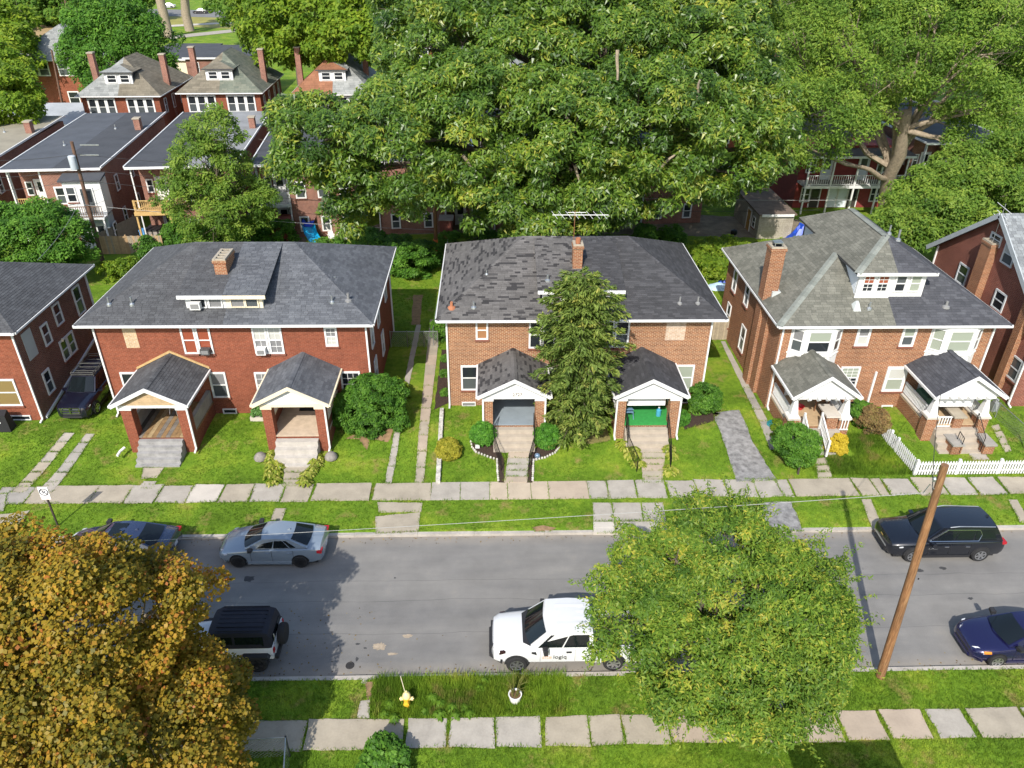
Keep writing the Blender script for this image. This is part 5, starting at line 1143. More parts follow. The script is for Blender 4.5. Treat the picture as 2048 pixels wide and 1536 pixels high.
def wheel(h, x, y, r, w, rim, spokes=5, name='wheel'):
    s_ = 1 if y > 0 else -1
    t = obj(name, MB().lathe([(r*.62, -w/2), (r*.93, -w/2), (r, -w*.33), (r, w*.33), (r*.93, w/2), (r*.62, w/2)], (x, y, r), 28, 1), TYRE, h, smooth=40, uv=False)
    mb = MB(); yo = y+s_*(w/2-.004)
    mb.lathe([(r*.64, -.005), (r*.66, .012), (r*.58, .012), (r*.56, -.005)] if s_ > 0 else [(r*.64, .005), (r*.66, -.012), (r*.58, -.012), (r*.56, .005)], (x, yo, r), 24, 1)
    for k in range(spokes):
        a = 2*math.pi*k/spokes+.3; ca, sa = math.cos(a), math.sin(a); b0, b1 = r*.1, r*.6; wd = r*.095
        P = []
        for yy in (-.012, .008):
            for rr, ww in ((b0, wd*1.2), (b1, wd)): P += [(x+ca*rr-sa*ww, yo+s_*yy, r+sa*rr+ca*ww), (x+ca*rr+sa*ww, yo+s_*yy, r+sa*rr-ca*ww)]
        mb.add([P[0], P[1], P[3], P[2], P[4], P[5], P[7], P[6]], [(0, 1, 2, 3), (7, 6, 5, 4), (0, 4, 5, 1), (1, 5, 6, 2), (2, 6, 7, 3), (3, 7, 4, 0)])
    mb.lathe([(r*.13, -.01), (r*.13, .02), (r*.04, .025)], (x, yo, r), 10, 1)
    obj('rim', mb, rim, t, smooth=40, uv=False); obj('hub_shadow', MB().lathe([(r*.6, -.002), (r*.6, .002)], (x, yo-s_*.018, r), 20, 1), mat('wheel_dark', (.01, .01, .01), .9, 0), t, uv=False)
def arch(h, x, y, r, mt, w=.05):
    s_ = 1 if y > 0 else -1; mb = MB(); n = 14
    ins = [(x+math.cos(math.pi*i/n)*r, r*.9+math.sin(math.pi*i/n)*r) for i in range(n+1)]
    mb.add([(p[0], y, max(.16, p[1])) for p in ins]+[(p[0], y-s_*w, max(.16, p[1])) for p in ins]+[(x, y, .3)], [tuple(range(n+1))] + [(i, i+1, i+n+2, i+n+1) for i in range(n)])
    obj('wheel_arch', mb, mt, h, uv=False)
def loft(name, h, st, mt, smooth=35):
    """st: stations (x, [(y,z)...half section from bottom to top centre])"""
    mb = MB(); k = len(st[0][1]); V = []
    for x, sec in st:
        full = [(-y, z) for y, z in sec][::1] + [(y, z) for y, z in sec[::-1][1:]]
        # from left bottom up over to right bottom
        V.append([(x+ (dx if False else 0), y, z) for y, z in full])
    m = len(V[0]); fl = [p for r in V for p in r]; F = []
    for i in range(len(V)-1):
        for j in range(m-1): F.append((i*m+j, (i+1)*m+j, (i+1)*m+j+1, i*m+j+1))
        F.append((i*m+m-1, (i+1)*m+m-1, (i+1)*m, i*m))
    F += [tuple(range(m)), tuple((len(V)-1)*m+j for j in range(m-1, -1, -1))]
    mb.add(fl, F); return obj(name, mb, mt, h, smooth=smooth, uv=False)
def sec(hw, zl, zs, zt, rnd=.1):
    zm = zl+(zs-zl)*.5
    return [(hw*.86, zl), (hw*.97, zl+.08), (hw*1.0, zm), (hw*.985, zs-.06), (hw*.95, zs), (hw*.82, zs+(zt-zs)*.55), (hw*.5, zt-.008), (0, zt)]
def pane(h, name, A, B, C, D, mt, u0=.04, u1=.96, v0=.06, v1=.94, off=.008, n=1):
    """quad pane on the bilinear patch A(bottom start) B(bottom end) C(top end) D(top start)"""
    A, B, C, D = [np.array(q, float) for q in (A, B, C, D)]; nr = np.cross(B-A, D-A); nr /= np.linalg.norm(nr)
    f = lambda u, v: (A*(1-u)+B*u)*(1-v)+(D*(1-u)+C*u)*v+nr*off
    P = [f(u0, v0), f(u1, v0), f(u1, v1), f(u0, v1)]; mb = MB(); mb.extrude([tuple(p) for p in P], tuple(-nr*.006)); return obj(name, mb, mt, h, uv=False)
def cabin(h, bodym, g, hasroof=True, roofm=None):
    """g: dict xb0,xb1 base front/rear; xt0,xt1 roof front/rear; wb,wt half widths; zb,zt; bulge"""
    xb0, xb1, xt0, xt1, wb, wt, zb, zt = [g[k] for k in ('xb0', 'xb1', 'xt0', 'xt1', 'wb', 'wt', 'zb', 'zt')]; bf = g.get('bf', .14); br = g.get('br', .1); zr = g.get('zbr', zb)
    # ring front: left, centre, right ; rear: right, centre, left
    base = [(xb0, -wb, zb), (xb0-bf, 0, zb+.02), (xb0, wb, zb), (xb1, wb, zr), (xb1+br, 0, zr+.02), (xb1, -wb, zr)]
    top = [(xt0, -wt, zt-.05), (xt0-bf*.5, 0, zt), (xt0, wt, zt-.05), (xt1, wt, zt-.06), (xt1+br*.5, 0, zt-.02), (xt1, -wt, zt-.06)]
    xm = (xt0+xt1)/2
    mid = [(xm, -wt*1.02, zt-.015), (xm, 0, zt+.045), (xm, wt*1.02, zt-.015)]
    mb = MB(); mb.add(base+top+mid, [(0, 1, 7, 6), (1, 2, 8, 7), (2, 3, 9, 14, 8), (3, 4, 10, 9), (4, 5, 11, 10), (5, 0, 6, 12, 11), (6, 7, 13, 12), (7, 8, 14, 13), (12, 13, 10, 11), (13, 14, 9, 10)])
    c_ = obj('cabin', mb, bodym, h, smooth=28, uv=False)
    if roofm:
        mb = MB(); P = [np.array(q)+np.array([0, 0, .012]) for q in (top[0], top[1], top[2], mid[2], top[3], top[4], top[5], mid[0], mid[1])]
        mb.add(P, [(0, 1, 8, 7), (1, 2, 3, 8), (7, 8, 5, 6), (8, 3, 4, 5)]); obj('roof', mb, roofm, h, smooth=40, uv=False)
    # windscreen (two flat halves meeting at the centre line), rear window
    def curved(name, B3, T3, v0, v1, e=.05, n=8):
        B3 = [np.array(q, float) for q in B3]; T3 = [np.array(q, float) for q in T3]; q2 = lambda P, t: P[0]*(1-t)*(1-2*t)+P[1]*4*t*(1-t)+P[2]*t*(2*t-1)
        nr = np.cross(B3[2]-B3[0], T3[1]-B3[1]); nr = nr/np.linalg.norm(nr)*.016; nr = nr if nr[2] > 0 else -nr; V = []
        for v in (v0, (v0+v1)/2, v1):
            for i in range(n+1): t = e+(1-2*e)*i/n; V.append(q2(B3, t)*(1-v)+q2(T3, t)*v+nr)
        F = [(r*(n+1)+i, r*(n+1)+i+1, (r+1)*(n+1)+i+1, (r+1)*(n+1)+i) for r in range(2) for i in range(n)]; obj(name, MB().add(V, F), CGL, h, smooth=60, uv=False)
    curved('windshield', base[0:3], top[0:3], .05, .93)
    curved('rear_window', base[3:6], top[3:6], g.get('rv', .12), .9, .07)
    # side windows
    cuts = g['cuts']
    for s_ in (-1, 1):
        for i in range(len(cuts)-1):
            u0, u1 = cuts[i]+.012, cuts[i+1]-.012
            zt_s = g.get('vt', .84)
            A, B, C, D = (base[0], base[5], top[11-6], top[0]) if s_ < 0 else (base[3], base[2], top[2], top[3])
            if s_ < 0: pane(h, 'side_window', A, B, C, D, CGL, u0, u1, .06, zt_s, .01)
            else: pane(h, 'side_window', A, B, C, D, CGL, 1-u1, 1-u0, .06, zt_s, .01)
    return base, top
def sedan(h, L_, W, H, wbase, bodym, rim, spokes=5, hood=.98, deck=1.0, wr=.33, belt=.98, suv=False, xw0=None, roofm=None, glassroof=False, chrome=False, cuts=None, tail=True):
    hw = W/2; f = -L_/2; r = L_/2; zl = .2 if not suv else .26; xf = xw0 if xw0 else f+L_*.2; xr = xf+wbase
    if suv:
        st = [(f, sec(hw*.62, zl+.12, .66, .74)), (f+.1, sec(hw*.84, zl+.02, .84, .93)), (f+.35, sec(hw*.95, zl, .94, hood)), (f+1.3, sec(hw, zl, belt, hood+.09)), (f+1.6, sec(hw, zl, belt+.03, belt+.12)), (r-1.0, sec(hw, zl, belt+.07, belt+.16)), (r-.25, sec(hw*.97, zl+.03, belt+.05, belt+.12)), (r-.05, sec(hw*.9, zl+.12, belt-.05, belt+.02)), (r, sec(hw*.8, zl+.2, .72, .8))]
        g = dict(xb0=f+1.45, xb1=r-.2, xt0=f+2.2, xt1=r-.55, wb=hw*.90, wt=hw*.72, zb=belt+.08, zt=H, bf=.16, br=.08, cuts=cuts or (.1, .36, .62, .93), vt=.8)
    else:
        st = [(f, sec(hw*.55, zl+.15, .52, .58)), (f+.08, sec(hw*.78, zl+.02, .62, .70)), (f+.3, sec(hw*.93, zl, .72, .80)), (f+.9, sec(hw, zl, .84, .92)), (f+1.45, sec(hw, zl, belt-.07, belt)), (f+2.4, sec(hw, zl, belt-.04, belt+.01)), (r-1.1, sec(hw, zl, belt-.01, belt+.04)), (r-.5, sec(hw*.97, zl, belt-.01, deck+.05)), (r-.1, sec(hw*.88, zl+.08, belt-.05, deck+.05)), (r, sec(hw*.76, zl+.2, .74, .86))]
        g = dict(xb0=f+1.28, xb1=r-.62, xt0=f+2.08, xt1=r-1.48, wb=hw*.87, wt=hw*.66, zb=belt-.02, zbr=deck+.03, zt=H, bf=.2, br=.12, cuts=cuts or (.16, .44, .72, .84), vt=.84, rv=.1)
    loft('body', h, st, bodym)
    base, top = cabin(h, bodym, g, roofm=roofm)
    obj('underbody', MB().box(f+.3, r-.3, -hw*.8, hw*.8, .14, zl+.1), TRIMB, h)
    for x in (xf, xr):
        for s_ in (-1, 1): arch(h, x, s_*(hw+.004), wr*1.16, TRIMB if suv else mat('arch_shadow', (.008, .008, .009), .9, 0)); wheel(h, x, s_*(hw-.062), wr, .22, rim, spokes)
    for s_ in (-1, 1):
        # head and tail lamps, mirrors, handles, door seams
        zh = .72 if suv else .6
        mb = MB(); mb.hexa([(f+.06, s_*hw*.5, zh+.02), (f+.34, s_*hw*.93, zh+.04), (f+.5, s_*hw*.975, zh+.1), (f+.2, s_*hw*.6, zh+.12), (f+.08, s_*hw*.52, zh+.1), (f+.36, s_*hw*.95, zh+.13), (f+.52, s_*hw*.985, zh+.15), (f+.22, s_*hw*.62, zh+.17)]); obj('headlight', mb, HLG, h, uv=False)
        zt_ = (belt-.1) if suv else .78
        mb = MB(); mb.box(r-.24, r-.015 if not suv else r-.02, s_*hw*.62, s_*hw*.945, zt_, zt_+.13); obj('taillight', mb, TLG, h, uv=False)
        xm = g['xb0']+.28; mb = MB(); mb.hexa([(xm-.1, s_*hw*.97, belt+.0), (xm+.12, s_*hw*.97, belt+.0), (xm+.1, s_*(hw+.2), belt+.03), (xm-.06, s_*(hw+.2), belt+.03), (xm-.1, s_*hw*.97, belt+.13), (xm+.12, s_*hw*.97, belt+.13), (xm+.1, s_*(hw+.2), belt+.15), (xm-.06, s_*(hw+.2), belt+.15)]); obj('mirror', mb, TRIMB if not suv else bodym, h, uv=False)
        for i, xx in enumerate((g['xb0']+1.0, g['xb0']+1.95)): obj('door_handle', MB().box(xx-.1, xx+.1, s_*(hw-.01), s_*(hw+.025), belt-.17, belt-.13), CHROME if chrome or suv else bodym, h)
        for xx in (g['xb0']+.25, g['xb0']+1.18, g['xb0']+2.12): obj('door_seam', MB().box(xx-.006, xx+.006, s_*(hw-.02), s_*(hw+.003), zl+.16, belt-.03), TRIMB, h)
        obj('sill_trim', MB().box(xf+wr*1.2, xr-wr*1.2, s_*(hw*.93), s_*(hw+.002), zl-.02, zl+.1), TRIMB if suv else bodym, h)
        if chrome:
            A, B, C, D = (base[0], base[5], top[5], top[0]) if s_ < 0 else (base[2], base[3], top[3], top[2])
            A, B, C, D = [np.array(q, float) for q in (A, B, C, D)]; ff = lambda u, v: (A*(1-u)+B*u)*(1-v)+(D*(1-u)+C*u)*v+np.array([0, s_*.02, 0])
            obj('window_trim', MB().tube([ff(.04, .03), ff(.68, .03), ff(.72, .5), ff(.68, .86), ff(.12, .88), ff(.04, .03)], .018, 5), CHROME, h, uv=False)
            obj('roof_rail', MB().tube([(top[0][0]+.3, s_*g['wt']*.98, H-.03), (0.3, s_*g['wt']*1.0, H+.035), (top[5][0]-.1, s_*g['wt']*.97, H-.03)], .022, 5), METAL, h, uv=False)
    zg_ = .5 if suv else .42
    obj('grille', MB().hexa([(f-.012, -hw*.5, zg_), (f-.012, hw*.5, zg_), (f+.2, hw*.55, zg_), (f+.2, -hw*.55, zg_), (f+.02, -hw*.52, zg_+.2), (f+.02, hw*.52, zg_+.2), (f+.2, hw*.55, zg_+.2), (f+.2, -hw*.55, zg_+.2)]), TRIMB if not chrome else METAL, h)
    obj('front_bumper', MB().hexa([(f-.02, -hw*.55, zl+.06), (f-.02, hw*.55, zl+.06), (f+.4, hw*.96, zl+.02), (f+.4, -hw*.96, zl+.02), (f-.01, -hw*.55, zl+.17), (f-.01, hw*.55, zl+.17), (f+.4, hw*.97, zl+.17), (f+.4, -hw*.97, zl+.17)]), TRIMB if suv else bodym, h)
    obj('number_plate', MB().box(r-.01, r+.012, -.16, .16, .6, .76), PLATE, h)
    obj('wiper', MB().tube([(g['xb0']-.1, -.3, g['zb']+.05), (g['xb0']+.1, .25, g['zb']+.14)], .012, 4), TRIMB, h, uv=False)
    if glassroof: obj('sunroof', MB().box(top[0][0]+.1, top[0][0]+.75, -.4, .4, H+.026, H+.034), CGL, h)
    obj('roof_antenna', MB().hexa([(top[5][0]-.2, -.03, H-.02), (top[5][0]-.02, -.03, H-.02), (top[5][0]-.02, .03, H-.02), (top[5][0]-.2, .03, H-.02), (top[5][0]-.08, -.012, H+.07), (top[5][0]-.03, -.012, H+.07), (top[5][0]-.03, .012, H+.07), (top[5][0]-.08, .012, H+.07)]), bodym, h)
    return g
GRP = 'cars parked along the kerbs'
def carthing(name, label, cat, loc, rot=0): return thing(name, label, cat, (*loc, 0.0), rot, GRP, local=True)
h = carthing('sedan_car', 'pale blue-grey sedan with black wheels parked at the kerb', 'car', (-9.85, 25.9), R(-1))
sedan(h, 4.67, 1.8, 1.41, 2.735, paint('paint_bluegrey', (.235, .285, .34)), RIMB, 5, xw0=-1.40)
h = carthing('sedan_car', 'dark blue sedan parked behind the autumn maple', 'car', (-16.65, 25.95), R(-1))
sedan(h, 4.87, 1.84, 1.45, 2.83, paint('paint_navy', (.03, .045, .10)), RIM, 5, glassroof=True, xw0=-1.45)
h = carthing('sedan_car', 'midnight blue sedan parked by the leaning pole', 'car', (20.75, 20.05), R(0))
sedan(h, 4.63, 1.78, 1.44, 2.7, paint('paint_midnight', (.012, .012, .06)), RIM, 6, xw0=-1.38)
for s_ in (-1,): obj('turn_signal', MB().hexa([(-1.98, s_*.86, .69), (-1.72, s_*.9, .72), (-1.72, s_*.84, .78), (-1.98, s_*.8, .76), (-1.98, s_*.86, .73), (-1.72, s_*.9, .76), (-1.72, s_*.84, .8), (-1.98, s_*.8, .78)]), AMB, h)
h = carthing('suv_car', 'black SUV with chrome window trim parked by the kerb', 'car', (20.35, 25.85), R(0))
sedan(h, 5.19, 1.99, 1.78, 3.07, paint('paint_black', (.008, .010, .016)), RIM, 6, hood=1.05, belt=1.03, wr=.38, suv=True, chrome=True, xw0=-1.55)
obj('badge', MB().box(-2.62, -2.6, -.1, .1, .78, .84), mat('badge_gold', (.6, .42, .12), .3, 0, 1, 0, 0, .8), h)
lettering('lettering', 'TRAVERSE', .1, CHROME, h, (-.75, -1.003, .72), (math.pi/2, 0, 0), .003)
# ---- old SUV in the driveway, nose to the street
h = thing('old_suv', 'old black SUV with steel roof rack parked between two brick houses', 'car', (-23.35, 38.35, .5), R(90), local=True)
PB_ = paint('paint_blueblack', (.008, .009, .022), .3)
g = sedan(h, 4.9, 1.85, 1.8, 2.95, PB_, RIM, 5, hood=1.05, belt=1.05, wr=.38, suv=True, xw0=-1.5)
obj('grille_bars', MB().box(-2.5, -2.46, -.5, .5, .62, .66).box(-2.5, -2.46, -.5, .5, .78, .82).box(-2.5, -2.46, -.5, .5, .94, .97).box(-2.51, -2.455, -.03, .03, .6, .98).box(-2.5, -2.46, -.52, -.48, .6, .98).box(-2.5, -2.46, .48, .52, .6, .98), CHROME, h)
rk = MB()
for s_ in (-1, 1): rk.tube([(-.35, s_*.6, 1.86), (1.9, s_*.6, 1.86)], .025, 5); rk.tube([(-.35, s_*.62, 2.0), (1.9, s_*.62, 2.0)], .025, 5)
for i in range(6): rk.tube([(-.35+i*.45, -.6, 1.87), (-.35+i*.45, .6, 1.87)], .02, 5)
for x in (-.35, .75, 1.9): rk.tube([(x, -.62, 2.0), (x, .62, 2.0)], .02, 5); rk.tube([(x, -.62, 1.78), (x, -.62, 2.0)], .02, 5); rk.tube([(x, .62, 1.78), (x, .62, 2.0)], .02, 5)
obj('roof_rack', rk, mat('rack_steel', (.12, .12, .11), .6, .2, 5, 0, 0, .5), h, uv=False)
# ---- white pickup with door lettering
h = carthing('pickup_truck', 'white crew-cab pickup truck with dark lettering on its door', 'truck', (2.85, 20.30), R(0))
PW = paint('paint_white', (.60, .61, .62), .35, 0.); f = -2.95; hw = 1.01; zl = .42
loft('body', h, [(f, sec(hw*.62, zl+.1, .86, .96)), (f+.08, sec(hw*.84, zl, 1.0, 1.12)), (f+.3, sec(hw*.95, zl, 1.1, 1.22)), (f+1.35, sec(hw, zl, 1.18, 1.3)), (f+1.7, sec(hw, zl, 1.18, 1.3)), (.93, sec(hw, zl, 1.2, 1.3)), (.95, sec(hw, zl, 1.2, 1.26))], PW)
base, top = cabin(h, PW, dict(xb0=f+1.42, xb1=.93, xt0=f+2.12, xt1=.84, wb=hw*.955, wt=hw*.83, zb=1.22, zt=1.97, bf=.2, br=.03, cuts=(.10, .5, .93), vt=.86))
for i in range(4): obj('roof_rib', MB().box(-.5, .6, -.5+i*.3, -.38+i*.3, 1.98, 1.992), PW, h)
# load bed
for s_ in (-1, 1): obj('bed_side', MB().box(.97, 2.86, s_*(hw-.09), s_*hw, zl+.02, 1.3), PW, h)
obj('bed_floor', MB().box(.97, 2.86, -hw+.091, hw-.091, .6, .8), mat('bed_liner', (.10, .10, .11), .8, .1), h); obj('bed_headboard', MB().box(.965, 1.02, -hw+.092, hw-.092, .8, 1.3), PW, h); obj('tailgate', MB().box(2.862, 2.93, -hw, hw, .55, 1.28), PW, h); obj('rear_bumper', MB().box(2.932, 3.06, -hw*.95, hw*.95, .45, .62), CHROME, h)
obj('underbody', MB().box(f+.4, 2.7, -.75, .75, .26, zl+.1), TRIMB, h)
for x in (f+.95, f+.95+3.69):
    for s_ in (-1, 1): arch(h, x, s_*(hw+.004), .47, TRIMB); wheel(h, x, s_*(hw-.08), .40, .26, RIM, 6)
for s_ in (-1, 1):
    obj('headlight', MB().hexa([(f+.02, s_*hw*.55, .92), (f+.3, s_*hw*.97, .92), (f+.52, s_*hw*.99, 1.02), (f+.2, s_*hw*.6, 1.05), (f+.06, s_*hw*.56, 1.08), (f+.34, s_*hw*.96, 1.1), (f+.52, s_*hw*.97, 1.12), (f+.22, s_*hw*.6, 1.12)]), glassmat('smoked_lamp', (.03, .015, .015), .1), h)
    obj('mirror', MB().hexa([(-1.05, s_*hw, 1.22), (-.85, s_*hw, 1.22), (-.85, s_*(hw+.3), 1.2), (-1.0, s_*(hw+.3), 1.2), (-1.05, s_*hw, 1.38), (-.85, s_*hw, 1.38), (-.85, s_*(hw+.3), 1.45), (-1.0, s_*(hw+.3), 1.45)]), TRIMB, h)
    for xx in (.0, .86): obj('door_handle', MB().box(xx-.14, xx+.06, s_*(hw-.01), s_*(hw+.03), 1.03, 1.09), TRIMB, h)
    for xx in (-1.12, .2, .95): obj('door_seam', MB().box(xx-.007, xx+.007, s_*(hw-.02), s_*(hw+.003), .55, 1.18), mat('seam_grey', (.25, .25, .26), .6, 0), h)
    obj('fender_vent', MB().hexa([(-1.45, s_*(hw-.02), 1.0), (-1.25, s_*(hw-.02), .92), (-1.25, s_*(hw+.008), .92), (-1.45, s_*(hw+.008), 1.0), (-1.45, s_*(hw-.02), 1.08), (-1.28, s_*(hw-.02), 1.08), (-1.28, s_*(hw+.008), 1.08), (-1.45, s_*(hw+.008), 1.08)]), TRIMB, h)
obj('grille', MB().box(f-.03, f+.1, -.62, .62, .66, 1.02), TRIMB, h); obj('front_bumper', MB().hexa([(f-.1, -.6, .42), (f-.1, .6, .42), (f+.4, .99, .42), (f+.4, -.99, .42), (f-.1, -.6, .64), (f-.1, .6, .64), (f+.4, 1.0, .64), (f+.4, -1.0, .64)]), TRIMB, h)
obj('cowl', MB().hexa([(f+1.18, -.7, 1.262), (f+1.18, .7, 1.262), (f+1.5, .9, 1.262), (f+1.5, -.9, 1.262), (f+1.18, -.7, 1.31), (f+1.18, .7, 1.31), (f+1.45, .9, 1.31), (f+1.45, -.9, 1.31)]), TRIMB, h)
lettering('lettering', 'site', .27, mat('logo_peach', (.72, .42, .30), .5, 0), h, (-1.06, -hw-.012, .72), (math.pi/2, 0, 0), .004, 'LEFT')
lettering('lettering', 'logiq', .27, mat('logo_black', (.02, .02, .02), .5, 0), h, (-.63, -hw-.012, .72), (math.pi/2, 0, 0), .004, 'LEFT')
# ---- jeep with soft top
h = carthing('offroad_car', 'white off-road car with black soft top and rear spare wheel', 'car', (-10.25, 20.4), R(0))
PJ = paint('paint_jeep', (.58, .59, .61), .3, 0.); hw = .80
loft('body', h, [(-1.95, sec(.52, .5, .98, 1.05)), (-1.85, sec(.56, .5, 1.04, 1.1)), (-.75, sec(.68, .5, 1.08, 1.14)), (-.7, sec(hw, .45, 1.08, 1.14)), (1.85, sec(hw, .45, 1.1, 1.15)), (1.9, sec(hw*.97, .5, 1.08, 1.12))], PJ)
SOFT = mat('soft_top', (.014, .015, .024), .75, .15, 3, .4, 15)
loft('soft_top', h, [(-.45, [(hw*.9, 1.12), (hw*.86, 1.3), (hw*.8, 1.6), (hw*.74, 1.72), (hw*.4, 1.78), (0, 1.79)]), (-.2, [(hw*.97, 1.12), (hw*.93, 1.4), (hw*.88, 1.74), (hw*.82, 1.82), (hw*.4, 1.87), (0, 1.88)]), (1.5, [(hw*.97, 1.12), (hw*.93, 1.4), (hw*.88, 1.74), (hw*.82, 1.83), (hw*.4, 1.88), (0, 1.89)]), (1.78, [(hw*.96, 1.12), (hw*.92, 1.4), (hw*.86, 1.68), (hw*.8, 1.74), (hw*.4, 1.78), (0, 1.78)]), (1.88, [(hw*.93, 1.12), (hw*.86, 1.3), (hw*.8, 1.5), (hw*.7, 1.56), (hw*.4, 1.58), (0, 1.58)])], SOFT, 30)
for i in range(7): obj('roof_seam', MB().box(-.15, 1.6, -.6+i*.2-.008, -.6+i*.2+.008, 1.86, 1.895), SOFT, h)
for s_ in (-1, 1):
    for a, b in ((-.2, .45), (.55, 1.6)): obj('side_window', MB().hexa([(a, s_*hw*.955, 1.2), (b, s_*hw*.955, 1.2), (b, s_*hw*.95, 1.2), (a, s_*hw*.95, 1.2), (a, s_*hw*.905, 1.66), (b, s_*hw*.905, 1.66), (b, s_*hw*.9, 1.66), (a, s_*hw*.9, 1.66)]), CGL, h)
    for x in (-1.35, 1.25):
        wheel(h, x, s_*.83, .42, .28, RIMB, 5); obj('fender', MB().hexa([(x-.55, s_*.66, .78), (x+.55, s_*.66, .78), (x+.55, s_*.98, .76), (x-.55, s_*.98, .76), (x-.45, s_*.66, .9), (x+.45, s_*.66, .9), (x+.45, s_*.98, .86), (x-.45, s_*.98, .86)]), TRIMB, h)
    obj('taillight', MB().box(1.9, 1.95, s_*.62, s_*.76, .85, 1.03), TLG, h); obj('headlight', MB().lathe([(.09, -1.98), (.1, -1.93)], (0, s_*.36, .92), 12, 0), HLG, h)
    obj('mirror', MB().box(-.45, -.3, s_*hw, s_*(hw+.22), 1.15, 1.32), TRIMB, h)
pane(h, 'windshield', (-.47, .66, 1.15), (-.47, -.66, 1.15), (-.3, -.6, 1.68), (-.3, .6, 1.68), CGL, .02, .98, .05, .95, .03)
obj('tailgate', MB().box(1.902, 1.94, -.6, .6, .55, 1.08), PJ, h); obj('rear_window', MB().box(1.885, 1.9, -.5, .5, 1.18, 1.48), CGL, h)
t = obj('spare_wheel', MB().lathe([(.24, -.13), (.38, -.13), (.41, -.08), (.41, .08), (.38, .13), (.24, .13)], (2.1, 0.05, 1.0), 24, 0), TYRE, h, smooth=40); obj('rim', MB().lathe([(.24, -.04), (.24, .1), (.1, .12)], (2.1, .05, 1.0), 16, 0), RIMB, t)
obj('rear_bumper', MB().box(1.92, 2.05, -.75, .75, .5, .66), TRIMB, h); obj('front_bumper', MB().box(-2.15, -1.97, -.7, .7, .5, .66), TRIMB, h); obj('grille', MB().box(-1.975, -1.94, -.3, .3, .66, 1.0), TRIMB, h); obj('roll_bar', MB().tube([(1.93, -.55, 1.1), (1.98, -.55, 1.5), (1.95, -.5, 1.6)], .02, 5), METAL, h, uv=False)
obj('underbody', MB().box(-1.7, 1.8, -.6, .6, .3, .5), TRIMB, h)
# ---- far cars on the park road
for u, v, c_, lab in ((337, 16, (.6, .6, .62), 'small white car on the distant park road'), (402, 27, (.05, .05, .06), 'small dark car on the distant park road')):
    p = gz(u, v, .55); h = thing('distant_car', lab, 'car', (p[0], p[1], .55), R(3), local=True); sedan(h, 4.6, 1.8, 1.45, 2.7, paint('paint_far_%d' % u, c_), RIM, 5)
